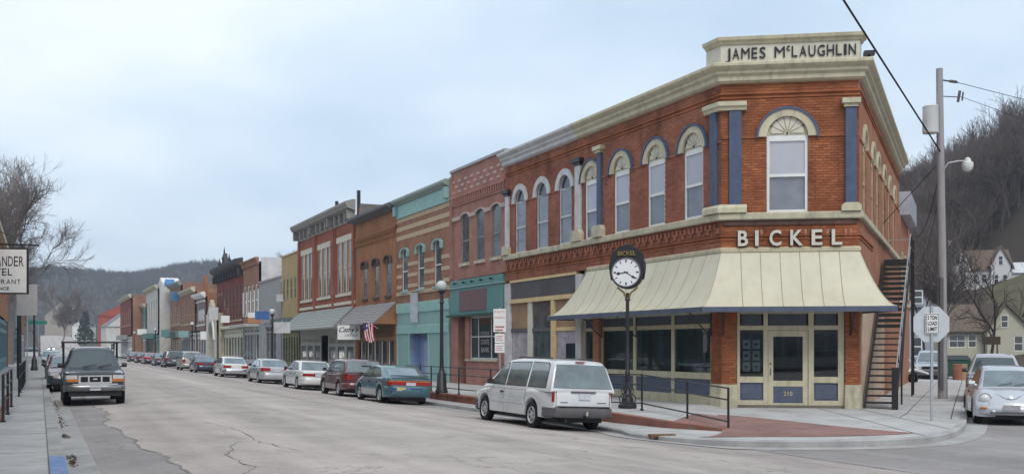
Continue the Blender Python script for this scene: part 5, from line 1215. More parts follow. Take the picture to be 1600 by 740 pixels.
def car(name, label, cat, pos, yaw, S, roll=0.0, group=None, z=None):
    L, W = S['L'], S['W']; hl, hw = L / 2, W / 2; pm = S['paint']; z = S.get('z', 0) if z is None else z
    r = empty(name, (pos[0], pos[1], z), yaw, label, cat, group, rx=roll)
    tp, rf = S['top'], S['roof']; wr = S['wr']; ax = S['axles']; sill_ = S.get('sill', .24); k = S.get('k', .28); AR = wr + S.get('gap', .065)
    tap = S.get('taper', .16)
    ts = S.get('tstart', .65); crn = S.get('crown', 0.0)
    def plan_(x): return 1 - tap * max(0, (abs(x) - (hl - ts)) / ts) ** 2.2
    def zb(x):
        b = sill_ + (.06 * max(0, (abs(x) - (hl - .5)) / .5))
        for a in ax:
            if abs(x - a) < AR: b = max(b, wr + math.sqrt(AR * AR - (x - a) ** 2))
        return b
    def sec(x):
        w = hw * plan_(x); b, t = zb(x), ip(tp, x); b = min(b, t - .05); q = t - b
        m_ = max(b + .02, min(.55, t - .2))
        return [(0, b), (w * .90, b), (w * .985, b + min(.03, q * .2)), (w, m_ if m_ > b + .03 else b + q * .4), (w * .992, b + q * .6 if b + q * .6 > m_ else m_ + .02), (w * .975, t - q * .16 - crn), (w * .945, t - q * .05 - crn), (w * .86, t - .003 - crn * .75), (w * .5, t + .014 - crn * .2), (0, t + .02)]
    xs = sorted(set([round(x, 3) for x in np.linspace(-hl, hl, 40)] + [round(a + AR * c, 3) for a in ax for c in (-1, -.97, -.9, -.8, -.65, -.45, -.2, 0, .2, .45, .65, .8, .9, .97, 1)] + [round(a + AR * c, 3) for a in ax for c in (-1.02, 1.02)] + [round(p[0], 3) for p in tp]))
    mb = MB(); vs = []; n = 10
    for x in xs:
        s = sec(x); vs += [(x, y, z_) for y, z_ in s] + [(x, -y, z_) for y, z_ in s[-2:0:-1]]
    m = 2 * n - 2
    fs = [(i * m + j, i * m + (j + 1) % m, (i + 1) * m + (j + 1) % m, (i + 1) * m + j) for i in range(len(xs) - 1) for j in range(m)]
    fs += [tuple(range(m - 1, -1, -1)), tuple(range((len(xs) - 1) * m, len(xs) * m))]
    mb.add(vs, fs); mb.build('body', pm, r, smooth=True)
    u = MB(); u.box(-hl + .25, hl - .25, -hw + .24, hw - .24, sill_ - .09, .62); u.build('underbody', BLKPL, r)
    # cabin
    belt = S['belt']; wb = hw * S.get('wb', .93)
    def ys(z_): return wb - k * (z_ - belt)
    gx = sorted(set([round(x, 3) for x in np.linspace(rf[0][0], rf[-1][0], 34)] + [round(p[0], 3) for p in rf])); mb = MB(); vs = []
    for x in gx:
        zr = max(ip(rf, x), belt - .03); b = belt - .06; h = zr - b; q = min(.09, h * .4)
        s = [(ys(b), b), (ys(zr - q), zr - q), (ys(zr - q * .35) - q * .22, zr - q * .35), (ys(zr) - q * .75, zr - q * .04), (ys(zr) * .5, zr + .015), (0, zr + .02)]
        vs += [(x, y, z_) for y, z_ in s] + [(x, -y, z_) for y, z_ in s[-2::-1]]
    m = 11
    mb.add(vs, [(i * m + j, i * m + j + 1, (i + 1) * m + j + 1, (i + 1) * m + j) for i in range(len(gx) - 1) for j in range(m - 1)] + [tuple(range(m)), tuple(range((len(gx) - 1) * m + m - 1, (len(gx) - 1) * m - 1, -1))])
    mb.build('cabin', S.get('cabinm', pm), r, smooth=True)
    gl = S.get('glass', CARGL2)
    for poly in S['side']:
        for s_ in (1, -1):
            mb = MB(); nn = len(poly)
            vv = [(x, s_ * (ys(z_) + .007), z_) for x, z_ in poly]
            mb.add(vv, [tuple(range(nn))]); g_ = mb.build('side_window', gl, r)
            cx = sum(p[0] for p in poly) / nn; cz = sum(p[1] for p in poly) / nn; mb = MB()
            ob = [(x + (.022 if x > cx else -.022), s_ * (ys(z_ + (.02 if z_ > cz else -.02)) + .004), z_ + (.02 if z_ > cz else -.02)) for x, z_ in poly]
            mb.add(ob, [tuple(range(nn))]); mb.build('window_seal', BLKPL, g_)
    def screen(nm, seg, mm, inset=.93, m2=.05):
        (xa, za), (xb, zb_) = seg; d = Vector((xb - xa, zb_ - za)); ln = d.length; nx, nz = -d.y / ln, d.x / ln
        if nz < 0: nx, nz = -nx, -nz
        def fn(a, b, e):
            q = m2 + (1 - 2 * m2) * a; x, z_ = xa + d.x * q, za + d.y * q
            y = (ys(z_) - .05) * inset * (2 * b - 1); cz_ = .017 * (1 - (2 * b - 1) ** 2)
            return (x + nx * (e + cz_), y, z_ + nz * (e + cz_))
        mb = MB(); mb.grid(lambda a, b: fn(a, b, .010), 4, 8); g_ = mb.build(nm, mm, r, smooth=True)
        return g_, fn
    g_, fn = screen('windshield', S['ws'], S.get('wsm', gl))
    for y0 in (.30, .62):
        mb = MB(); mb.tube([fn(.02, y0, .03), fn(.14, min(.98, y0 + .28), .03)], .008, 4); mb.build('wiper', BLKPL, g_)
    if S.get('rw'): screen('rear_window', S['rw'], S.get('rwm', gl), S.get('rwi', .93))
    # seams, handles, side strip
    for x in S.get('seams', []):
        for s_ in (1, -1):
            q = sec(x)[2:7]; mb = MB(); vv = []
            for y, z_ in q: vv += [(x - .006, s_ * (y + .003), z_), (x + .006, s_ * (y + .003), z_)]
            mb.add(vv, [(2 * i, 2 * i + 1, 2 * i + 3, 2 * i + 2) for i in range(len(q) - 1)]); mb.build('door_seam', BLKPL, r)
    for x in S.get('handles', []):
        for s_ in (1, -1):
            mb = MB(); y = s_ * hw * .985; mb.box(x - .09, x + .09, y - .015, y + .02, belt - .17, belt - .13); mb.build('door_handle', S.get('handlem', BLKPL), r)
    if 'strip' in S:
        z0, z1, sm = S['strip']
        for s_ in (1, -1):
            mb = MB(); xa, xb = ax[1] + AR + .03, ax[0] - AR - .03; y = s_ * hw; mb.box(xa, xb, y - .02, y + .012, z0, z1); mb.build('side_moulding', sm, r)
    # bumpers
    for s_, key in ((1, 'fb'), (-1, 'rb')):
        if key not in S: continue
        z0, z1, bm, ex = S[key]; pts = []
        for x in np.linspace(hl - .42, hl, 6): pts.append((s_ * x, hw * plan_(x) + .012))
        e = hw * plan_(hl); pts += [(s_ * (hl + ex * .6), e - .02), (s_ * (hl + ex), e - .12), (s_ * (hl + ex * 1.15), e * .4)]
        pts += [(x, -y) for x, y in pts[::-1]]
        lv = [(z0, .03), (z0 + .035, 0), ((z0 + z1) / 2, -.008), (z1 - .035, 0), (z1, .03)]; vv = []; np_ = len(pts)
        for zq, ins in lv: vv += [(x - s_ * ins, y - math.copysign(min(ins, abs(y)), y), zq) for x, y in pts]
        mb = MB(); mb.add(vv, [(q * np_ + i, q * np_ + i + 1, (q + 1) * np_ + i + 1, (q + 1) * np_ + i) for q in range(4) for i in range(np_ - 1)] + [tuple(range(np_)), tuple(range(4 * np_, 5 * np_))]); o = mb.build('bumper', bm, r, smooth=True)
    def lamp(nm, s_, y0, y1, z0, z1, m_, wrap=.25, out_=.014):
        for q in (1, -1):
            pl = [(hl + out_, y0), (hl + out_, min(y1, hw * plan_(hl) - .005))]
            if y1 > hw * .8: pl += [(x, hw * plan_(x) + .012) for x in np.linspace(hl - .03, hl - wrap, 4)] + [(hl - wrap, y0)]
            else: pl += [(hl - .1, y1), (hl - .1, y0)]
            mb = MB(); mb.plan([(s_ * x, q * y) for x, y in pl], z0, z1); mb.build(nm, m_, r)
    for a in S.get('lamps', []): lamp(*a)
    for nm, x0, x1, y0, y1, z0, z1, m_ in S.get('bits', []):
        mb = MB(); mb.box(x0, x1, y0, y1, z0, z1); mb.build(nm, m_, r)
    # mirrors
    if 'mirror' in S:
        x, mm = S['mirror']
        for s_ in (1, -1):
            mb = MB(); y0 = ys(belt + .05); mb.prism([(x - .04, belt + .03), (x + .05, belt + .04), (x + .07, belt + .09), (x + .04, belt + .15), (x - .03, belt + .16)], s_ * (y0 + .06), s_ * (y0 + .21)); mb.tube([(x, s_ * (y0 - .04), belt + .02), (x, s_ * (y0 + .10), belt + .07)], .025, 6); mb.build('mirror', mm, r)
    # wheels
    tm, rm_ = wheel_mesh(wr, S.get('ww', .20), S.get('hub', RIM))
    for a in ax:
        for s_ in (1, -1):
            o = bpy.data.objects.new('wheel', tm); COL.objects.link(o); o.parent = r; o.location = (a, s_ * (hw - .115), wr)
            if s_ > 0: o.rotation_euler = (0, 0, math.pi)
            q = bpy.data.objects.new('rim', rm_); COL.objects.link(q); q.parent = o
    return r
def mk(base, **kw): d = dict(base); d.update(kw); return d
SEDAN = dict(L=4.75, W=1.76, wr=.315, axles=(1.42, -1.33), belt=.93, sill=.22,
    top=[(-2.375, .66), (-2.33, .86), (-2.2, .93), (-1.5, .96), (.9, .94), (1.15, .92), (2.05, .78), (2.28, .70), (2.375, .58)],
    roof=[(-1.80, .92), (-1.12, 1.31), (-.85, 1.385), (-.1, 1.415), (.3, 1.385), (.52, 1.32), (1.25, .91)],
    ws=((1.25, .91), (.50, 1.325)), rw=((-1.80, .92), (-1.10, 1.315)),
    side=[[(.98, .97), (.46, 1.29), (-.10, 1.335), (-.10, .97)], [(-.18, .97), (-.18, 1.335), (-.88, 1.28), (-1.38, .98)]],
    seams=[1.02, -.14, -1.02], handles=[.05, -.95], mirror=(.82, BLKPL))
WH = paint('white', (.66, .665, .65)); SIL = paint('silver', (.44, .455, .47), metal=.25); NAVY = paint('dark_blue', (.025, .03, .065)); MAR = paint('maroon', (.115, .03, .035)); TEALB = paint('steel_blue', (.055, .14, .175), metal=.2)
BEIGE = paint('champagne', (.38, .36, .33), metal=.2); DKG = paint('dark_grey', (.03, .035, .045)); GRYB = paint('grey_blue', (.12, .14, .16)); REDP = paint('red', (.30, .025, .03)); LOWS = paint('pale_lower', (.33, .36, .36), metal=.2)
VC, ROLL = 12.12, .042
def park(rear_px, S, name, label, cat, vleft=11.28):
    """parked by the right kerb, rear left tyre seen at a photo column"""
    p = UV(UA + tpx(rear_px, vleft), VC); ra = S['axles'][1]
    c = p - D1 * ra
    return car(name, label, cat, c, YAW_ST, S, ROLL, 'vehicles parked along the kerb by the shops', z=roadz(VC))
VAN = dict(L=4.95, W=1.84, wr=.345, axles=(1.62, -1.42), belt=1.02, sill=.30, k=.26, wb=.95, paint=paint('van_white', (.60, .62, .63), dirt=.5), taper=.13,
    top=[(-2.475, .92), (-2.42, 1.02), (.85, 1.02), (1.25, 1.0), (2.1, .86), (2.35, .74), (2.475, .55)],
    roof=[(-2.46, 1.0), (-2.30, 1.60), (-2.14, 1.72), (-1.5, 1.76), (-.2, 1.765), (.35, 1.72), (.62, 1.63), (1.72, .99)],
    ws=((1.70, 1.0), (.62, 1.635)), rw=((-2.46, 1.03), (-2.27, 1.66)), rwi=1.0, rwm=CARGL2,
    side=[[(1.32, 1.08), (.66, 1.50), (.50, 1.60), (.33, 1.63), (.33, 1.06)], [(.22, 1.06), (.22, 1.64), (-.98, 1.66), (-.98, 1.06)], [(-1.12, 1.06), (-1.12, 1.66), (-1.98, 1.65), (-2.06, 1.58), (-2.14, 1.06)]],
    seams=[1.40, .28, -1.05], handles=[.42], mirror=(1.02, BLKPL), strip=(.60, .68, paint('van_white', (0, 0, 0))),
    fb=(.30, .62, GREYPL, .09), rb=(.34, .60, GREYPL, .11),
    lamps=[('taillight', -1, .79, .95, .72, .98, REDL, .05), ('headlight', 1, .5, .95, .66, .8, CLEARL, .2)],
    bits=[('license_plate', -2.50, -2.476, -.20, .12, .78, .93, PLATE), ('tailgate_handle', -2.51, -2.476, -.34, .34, .955, .985, GREYPL), ('badge', -2.482, -2.474, .42, .62, .70, .72, GREYPL), ('badge', -2.482, -2.474, -.64, -.40, .70, .72, GREYPL), ('tow_hitch', -2.72, -2.5, -.04, .04, .34, .40, DARKM), ('hitch_ball', -2.72, -2.66, -.03, .03, .40, .50, CHROME), ('bumper_step', -2.6, -2.5, -.7, .7, .60, .612, BLKPL), ('tailgate_gap', -2.479, -2.47, .735, .747, .60, .98, BLKPL), ('tailgate_gap', -2.479, -2.47, -.747, -.735, .60, .98, BLKPL), ('tailgate_gap', -2.479, -2.47, -.735, .735, .612, .622, BLKPL), ('brake_light', -2.29, -2.22, -.12, .12, 1.69, 1.715, REDL), ('roof_rail', -1.9, .1, .56, .59, 1.765, 1.80, GREYPL), ('roof_rail', -1.9, .1, -.59, -.56, 1.765, 1.80, GREYPL), ('rear_wiper', -2.44, -2.40, -.28, .12, 1.14, 1.155, BLKPL), ('exhaust_pipe', -2.55, -2.2, .45, .52, .24, .30, BLKPL)])
park(832, VAN, 'minivan', 'white minivan with grey bumpers parked nearest the corner', 'minivan')
BLUEC = mk(SEDAN, L=4.55, wr=.31, axles=(1.36, -1.27), paint=TEALB, belt=.92,
    top=[(-2.275, .74), (-2.24, .92), (-2.05, .99), (-1.3, .97), (.9, .93), (1.15, .90), (2.0, .74), (2.2, .66), (2.275, .54)],
    roof=[(-2.0, .96), (-1.15, 1.30), (-.85, 1.375), (-.2, 1.40), (.25, 1.37), (.5, 1.30), (1.28, .90)], ws=((1.26, .91), (.5, 1.305)), rw=((-1.95, .98), (-1.12, 1.31)),
    side=[[(1.0, .96), (.46, 1.27), (-.08, 1.33), (-.08, .96)], [(-.16, .96), (-.16, 1.33), (-.80, 1.28), (-1.28, 1.0)]],
    rb=(.32, .66, paint('steel_blue', (0, 0, 0)), .07), fb=(.30, .60, LOWS, .07), strip=(.30, .50, LOWS),
    lamps=[('taillight', -1, .0, .88, .70, .82, REDL, .22), ('amber_strip', -1, .0, .86, .822, .862, AMBL, .16)],
    bits=[('license_plate', -2.30, -2.27, -.18, .18, .69, .80, PLATE), ('spoiler', -2.24, -2.08, -.70, .70, 1.03, 1.06, TEALB), ('exhaust_pipe', -2.42, -2.1, .5, .56, .22, .28, BLKPL), ('boot_gap', -2.283, -2.27, -.66, .66, .872, .88, BLKPL), ('bumper_sticker', -2.36, -2.345, .22, .52, .50, .62, mat('yellow_sticker', (.55, .48, .18), .6)), ('bumper_sticker', -2.36, -2.345, -.42, .02, .48, .60, mat('blue_sticker', (.03, .07, .20), .6)), ('bumper_sticker', -2.355, -2.34, .58, .78, .50, .62, MATS['blue_sticker'])])
park(592.5, BLUEC, 'hatchback', 'steel blue car with red and amber tail bar behind the white minivan', 'car')
MARC = dict(L=4.35, W=1.74, wr=.33, axles=(1.30, -1.22), belt=1.0, sill=.27, k=.24, wb=.95, paint=MAR, glass=CARGL2,
    top=[(-2.175, .95), (-2.13, 1.0), (.8, 1.0), (1.05, .98), (1.9, .90), (2.1, .80), (2.175, .6)],
    roof=[(-2.15, .99), (-1.86, 1.48), (-1.65, 1.54), (-.6, 1.57), (.1, 1.54), (.38, 1.46), (1.12, .97)], ws=((1.1, .98), (.38, 1.465)), rw=((-2.15, 1.0), (-1.84, 1.50)), rwi=1.0,
    side=[[(.82, 1.04), (.38, 1.38), (-.06, 1.46), (-.06, 1.04)], [(-.16, 1.04), (-.16, 1.46), (-1.62, 1.45), (-1.90, 1.05)]], seams=[.9, -.12], handles=[.06], mirror=(.74, BLKPL),
    fb=(.34, .60, MAR, .08), rb=(.36, .60, paint('maroon', (0, 0, 0)), .10), strip=(.52, .60, GREYPL),
    lamps=[('taillight', -1, .48, .88, .74, .92, REDL, .15), ('amber_strip', -1, .50, .66, .75, .90, AMBL, .1)], bits=[('license_plate', -2.2, -2.17, -.17, .17, .70, .82, PLATE), ('rear_wiper', -2.03, -2.0, -.3, .1, 1.30, 1.32, BLKPL)])
park(528, MARC, 'wagon', 'maroon boxy wagon parked between the blue car and a white sedan', 'car')
TL = ('taillight', -1, .34, .88, .66, .82, REDL, .2)
WSED = mk(SEDAN, paint=WH, rb=(.30, .60, paint('white', (0, 0, 0)), .08), fb=(.30, .58, WH, .08), lamps=[('taillight', -1, .28, .80, .68, .80, REDL, .1)], bits=[('license_plate', -2.4, -2.37, -.22, .22, .66, .80, PLATE), ('tail_panel', -2.385, -2.37, -.28, .28, .66, .82, BLKPL)], cabinm=WH,
    roof=[(-1.62, .92), (-1.18, 1.34), (-.95, 1.39), (-.1, 1.41), (.3, 1.385), (.52, 1.32), (1.25, .91)], rw=((-1.62, .92), (-1.16, 1.35)))
park(463.5, WSED, 'sedan', 'white boxy sedan with square red tail lamps parked ahead of the maroon wagon', 'car')
SSED = mk(SEDAN, paint=SIL, rb=(.26, .62, paint('silver', (0, 0, 0)), .07), fb=(.28, .58, SIL, .08), lamps=[('taillight', -1, .38, .90, .72, .90, REDL, .3)], bits=[('license_plate', -2.4, -2.37, -.2, .2, .70, .82, PLATE)])
park(403, SSED, 'sedan', 'silver rounded sedan with big red tail lamps ahead of the white boxy sedan', 'car')
WS2 = mk(SEDAN, paint=WH, rb=(.30, .60, CHROME, .08), fb=(.30, .58, CHROME, .08), lamps=[TL], bits=[('license_plate', -2.46, -2.44, -.2, .2, .40, .54, PLATE)])
park(345, WS2, 'sedan', 'white sedan with chrome bumper parked ahead of the silver sedan', 'car')
BS = mk(SEDAN, paint=NAVY, rb=(.30, .60, paint('dark_blue', (0, 0, 0)), .08), lamps=[('taillight', -1, .2, .86, .68, .82, REDL, .2)], bits=[('license_plate', -2.46, -2.44, -.2, .2, .42, .56, PLATE)])
park(304, BS, 'sedan', 'dark blue sedan parked in front of the stone arch', 'car')
SUV = mk(MARC, L=4.6, W=1.78, paint=BEIGE, rb=(.36, .60, BEIGE, .08), lamps=[('taillight', -1, .60, .9, .70, 1.0, REDL, .12)], bits=[('license_plate', -2.32, -2.29, -.17, .17, .70, .82, PLATE)], strip=(.4, .5, GREYPL),
    top=[(-2.3, .95), (-2.25, 1.05), (.8, 1.05), (1.05, 1.02), (1.95, .92), (2.2, .82), (2.3, .6)], belt=1.05,
    roof=[(-2.28, 1.03), (-2.05, 1.62), (-1.85, 1.70), (-.6, 1.72), (.1, 1.69), (.38, 1.6), (1.12, 1.02)], rw=((-2.28, 1.05), (-2.04, 1.64)), ws=((1.1, 1.03), (.38, 1.6)),
    side=[[(.82, 1.1), (.38, 1.5), (-.06, 1.6), (-.06, 1.1)], [(-.16, 1.1), (-.16, 1.6), (-1.75, 1.6), (-2.0, 1.1)]])
park(282, SUV, 'sport_utility_vehicle', 'champagne coloured sport utility vehicle ahead of the dark blue sedan', 'suv')
park(256, mk(SUV, paint=DKG, rb=(.36, .6, DKG, .08), glass=CARGL), 'sport_utility_vehicle', 'dark grey sport utility vehicle parked far along the row of cars', 'suv')
park(241, mk(BS, paint=GRYB), 'sedan', 'grey blue sedan beyond the dark sport utility vehicle', 'car')
park(224.5, mk(BS, paint=REDP), 'sedan', 'small red sedan far down the row of parked cars', 'car')
park(213, mk(BS, paint=DKG), 'sedan', 'dark sedan beyond the small red one down the row', 'car')
park(201, mk(BS, paint=GRYB), 'sedan', 'last grey blue sedan visible at the far end of the parked row', 'car')
# pickups
PK = dict(L=4.75, W=1.74, wr=.37, axles=(1.48, -1.45), belt=1.08, sill=.36, k=.36, wb=.93, ww=.23, gap=.09, taper=.10, glass=CARGL,
    top=[(-2.375, 1.02), (-.55, 1.06), (.6, 1.08), (.95, 1.07), (2.05, 1.01), (2.32, .975), (2.375, .91)],
    roof=[(-.75, 1.06), (-.62, 1.60), (-.45, 1.70), (0, 1.73), (.22, 1.70), (.38, 1.62), (1.02, 1.06)], ws=((1.0, 1.07), (.38, 1.625)), rw=((-.75, 1.07), (-.62, 1.6)),
    side=[[(.74, 1.12), (.38, 1.52), (.2, 1.62), (-.25, 1.62), (-.25, 1.12)], [(-.32, 1.12), (-.32, 1.62), (-.55, 1.6), (-.62, 1.12)]], seams=[.88, -.3, -.66], handles=[-.12], mirror=(.66, BLKPL), wsm=CARGL)
RB_ = paint('truck_slate', (.012, .016, .022), metal=.2)
GRL = mat('grille_black', (.008, .008, .01), .5)
TRUCK = mk(PK, paint=RB_, fb=(.44, .62, mat('truck_bumper_chrome', (.22, .225, .23), .3, .2, 4, metal=.7), .13), rb=(.5, .66, CHROME, .08),
    lamps=[('headlight', 1, .49, .84, .795, .905, CLEARL, .12), ('turn_lamp', 1, .46, .86, .71, .795, AMBL, .14)],
    bits=[('grille_surround', 2.34, 2.405, -.46, .46, .66, .90, CHROME), ('grille_opening', 2.35, 2.412, -.155, .155, .70, .86, GRL), ('grille_opening', 2.35, 2.412, -.40, -.20, .70, .86, GRL), ('grille_opening', 2.35, 2.412, .20, .40, .70, .86, GRL), ('emblem', 2.40, 2.418, -.06, .06, .77, .81, CHROME), ('license_plate', 2.50, 2.53, -.15, .15, .46, .60, PLATE), ('air_dam', 2.2, 2.42, -.72, .72, .28, .43, BLKPL), ('bed_floor', -2.2, -.8, -.7, .7, 1.05, 1.09, BLKPL), ('fog_lamp', 2.47, 2.515, .50, .62, .47, .53, GREYPL), ('fog_lamp', 2.47, 2.515, -.62, -.50, .47, .53, GREYPL), ('bumper_step', 2.40, 2.50, -.62, .62, .62, .655, CHROME)])
pt = UV(33.4 + 2.4, 1.50)
tr_ = car('pickup_truck', 'dark slate pickup truck with black ladder rack facing the camera', 'pickup', pt, YAW_ST + math.pi, TRUCK, .0, None, z=roadz(1.5))
rk = MB()
for y in (.80, -.80):
    rk.tube([(-2.2, y, 1.0), (-2.2, y, 1.88), (.25, y, 1.88)], .028, 6); rk.tube([(-.72, y, 1.0), (-.72, y, 1.88)], .028, 6); rk.tube([(-1.0, y, 1.0), (-1.0, y, 1.88)], .022, 6)
for x in (-2.2, -.72, .25): rk.tube([(x, -.86, 1.89), (x, .86, 1.89)], .028, 6)
rk.build('ladder_rack', DARKM, tr_)
# left side beyond the truck, facing the camera too
FS = mk(SEDAN, paint=DKG, fb=(.3, .58, DKG, .08), lamps=[('headlight', 1, .45, .86, .62, .74, CLEARL, .2), ('taillight', -1, .4, .86, .66, .8, REDL, .2)], bits=[('grille', 2.36, 2.40, -.4, .4, .60, .72, GRL)])
car('sedan', 'dark red car half hidden behind the pickup truck', 'car', UV(47, 1.12), YAW_ST + math.pi, mk(FS, paint=paint('dark_red', (.10, .022, .025))), 0, 'cars parked along the hotel kerb', z=roadz(1.5))
car('sedan', 'dark sedan second behind the pickup truck', 'car', UV(61, 1.12), YAW_ST + math.pi, FS, 0, 'cars parked along the hotel kerb', z=roadz(1.5))
car('sedan', 'pale blue car far down beside the hotel kerb', 'car', UV(104, 1.0), YAW_ST + math.pi, mk(FS, paint=paint('pale_blue', (.17, .26, .33))), 0, 'cars parked along the hotel kerb', z=roadz(1.5))
HLM = bpy.data.materials.new('lit_headlight'); HLM.use_nodes = True; HLM.node_tree.nodes['Principled BSDF'].inputs['Emission Color'].default_value = (1, .9, .7, 1); HLM.node_tree.nodes['Principled BSDF'].inputs['Emission Strength'].default_value = 9
car('sedan', 'oncoming far car with its headlights lit', 'car', UV(330, 3.0), YAW_ST + math.pi, mk(FS, paint=GRYB, lamps=[('headlight', 1, .4, .86, .58, .80, HLM, .2)]), 0, None, z=roadz(3) + hilly(330))
# side street: beetle-shaped car and a pickup
BT = dict(L=4.08, W=1.70, wr=.32, axles=(1.28, -1.23), belt=.95, sill=.24, k=.30, wb=.84, paint=paint('pale_silver', (.47, .50, .54), metal=.2), taper=.52, tstart=1.1, crown=.07, gap=.05,
    top=[(-2.04, .5), (-1.95, .70), (-1.6, .90), (-1.2, .97), (.8, .96), (1.15, .93), (1.5, .86), (1.78, .74), (1.95, .60), (2.04, .46)],
    roof=[(-1.85, .78), (-1.5, 1.06), (-1.0, 1.31), (-.5, 1.46), (-.05, 1.505), (.30, 1.47), (.55, 1.38), (1.38, .94)], ws=((1.36, .95), (.52, 1.39)), rw=((-1.5, 1.06), (-.9, 1.34)),
    side=[[(.98, 1.0), (.55, 1.30), (.2, 1.40), (-.35, 1.40), (-.35, 1.0)], [(-.45, 1.0), (-.45, 1.40), (-.9, 1.27), (-1.25, 1.0)]], seams=[.75, -.5], handles=[-.3], mirror=(.78, paint('pale_silver', (0, 0, 0))), glass=CARGL,
    wsm=CARGL2,
    bits=[('lower_grille', 2.06, 2.112, -.50, .50, .315, .36, GREYPL), ('license_plate', 2.09, 2.125, -.20, .20, .40, .53, mat('pale_plate', (.36, .33, .36), .5)), ('rear_plate', -2.06, -2.03, -.2, .2, .5, .62, PLATE)])
fx = pxg(1581, 664, .16); hd = math.atan2(C2, S2) + math.radians(4.5)
cdir = Vector((math.cos(hd), math.sin(hd))); bpos = fx + cdir * 2.1
bt = car('beetle_car', 'pale silver rounded beetle shaped car facing the camera by the corner kerb', 'car', bpos, hd + math.pi, BT, 0, None, z=roadz(bpos.dot(N1)))
def ell(c, rad, nm, m_, par, n=14):
    mb = MB(); mb.lathe([(math.sin(math.pi * i / n), -math.cos(math.pi * i / n)) for i in range(n + 1)], 18, 'z'); mb.v = [(x * rad[0] + c[0], y * rad[1] + c[1], z_ * rad[2] + c[2]) for x, y, z_ in mb.v]; return mb.build(nm, m_, par, smooth=True)
for s_ in (1, -1):
    for a in BT['axles']:
        mb = MB(); nseg = 16; prof = [(.66, .40), (.66, .68), (.63, .80), (.55, .86), (.36, .87)]; vs = []
        for i in range(nseg + 1):
            th = math.pi * (-.06 + 1.12 * i / nseg)
            for rr, yy in ((.58, .36), (.60, .62), (.55, .78), (.46, .86), (.37, .865)): vs.append((a + rr * 1.06 * math.cos(th), s_ * yy, .33 + rr * math.sin(th)))
        mb.add(vs, [(i * 5 + j, (i + 1) * 5 + j, (i + 1) * 5 + j + 1, i * 5 + j + 1) for i in range(nseg) for j in range(4)]); mb.build('fender', BT['paint'], bt, smooth=True)
    hl_ = ell((1.735, s_ * .60, .67), (.14, .15, .15), 'headlight', CLEARL, bt); mb = MB(); mb.ring(s_ * .60, .67, .135, .16, 0, .02, 0, 2 * math.pi, 18); mb.v = [(1.79 + y, x, z_) for x, y, z_ in mb.v]; mb.build('chrome_ring', CHROME, hl_)
    ell((1.90, s_ * .60, .445), (.12, .14, .04), 'turn_lamp', AMBL, bt); ell((2.06, s_ * .42, .36), (.06, .05, .05), 'fog_lamp', CLEARL, bt)
hp = [(1.50, .845), (1.75, .83), (1.90, .75), (2.02, .56), (2.09, .30), (2.11, 0)]; hp += [(x, -y) for x, y in hp[-2::-1]]; vv = []
for zq, ins in ((.27, .06), (.31, .01), (.40, 0), (.47, .015), (.52, .07)): vv += [(x - ins, y - math.copysign(min(ins * .6, abs(y)), y), zq) for x, y in hp]
mb = MB(); n_ = len(hp); mb.add(vv, [(q * n_ + i, q * n_ + i + 1, (q + 1) * n_ + i + 1, (q + 1) * n_ + i) for q in range(4) for i in range(n_ - 1)] + [tuple(range(n_)), tuple(range(4 * n_, 5 * n_))]); mb.build('bumper', BT['paint'], bt, smooth=True)
mb = MB(); mb.lathe([(.0, 0), (.055, 0), (.055, .02), (.0, .025)], 14, 'z'); M_ = Matrix.Translation((1.86, 0, .72)) @ Matrix.Rotation(math.radians(55), 4, 'Y'); mb.build('emblem', CHROME, bt, M_)
bsm = []
for q in np.linspace(-1, 1, 21):
    y_ = .55 * q; x_ = 1.90 - .72 * abs(q) ** 2.0; w_ = .85 * (1 - .52 * max(0, (x_ - .94) / 1.1) ** 2.2); bsm.append((x_, y_, ip(BT['top'], x_) + .022 - .09 * min(1.2, abs(y_) / (.86 * w_)) ** 2))
mb = MB(); mb.tube(bsm, .008, 4); mb.build('bonnet_seam', GREYPL, bt)
pp = (1555 - 800) / F; Zp = 36.0; ppos = Vector((pp * Zp, Zp)) + D2 * 1.6
DP = mk(PK, paint=paint('black_silver', (.035, .037, .042)), L=5.1, W=1.86, axles=(1.6, -1.55), cabinm=paint('cab_silver', (.40, .42, .44), metal=.2), fb=(.46, .64, CHROME, .1), lamps=[('headlight', 1, .5, .9, .74, .9, CLEARL, .1)], bits=[('grille', 2.37, 2.58, -.5, .5, .70, .92, GRL), ('red_dash_cover', .7, .98, -.6, .6, 1.08, 1.105, REDP)],
    top=[(-2.55, 1.02), (-.55, 1.06), (.6, 1.08), (.95, 1.07), (2.2, 1.0), (2.45, .94), (2.55, .80)])
car('pickup_truck', 'black and silver pickup truck parked behind the beetle shaped car', 'pickup', ppos, math.atan2(-C2, -S2), DP, 0, None, z=roadz(ppos.dot(N1)))
VW2 = mk(SUV, paint=paint('pale_grey_blue', (.36, .42, .46)), lamps=[('headlight', 1, .5, .88, .66, .8, CLEARL, .2)], bits=[('grille', 2.27, 2.32, -.45, .45, .66, .8, GRL)], fb=(.36, .6, GREYPL, .08))
car('sport_utility_vehicle', 'pale grey blue car parked behind the utility pole', 'car', Vector(((1456 - 800) / F * 62, 62)), math.atan2(-C2, -S2), VW2, 0, None, z=.25)
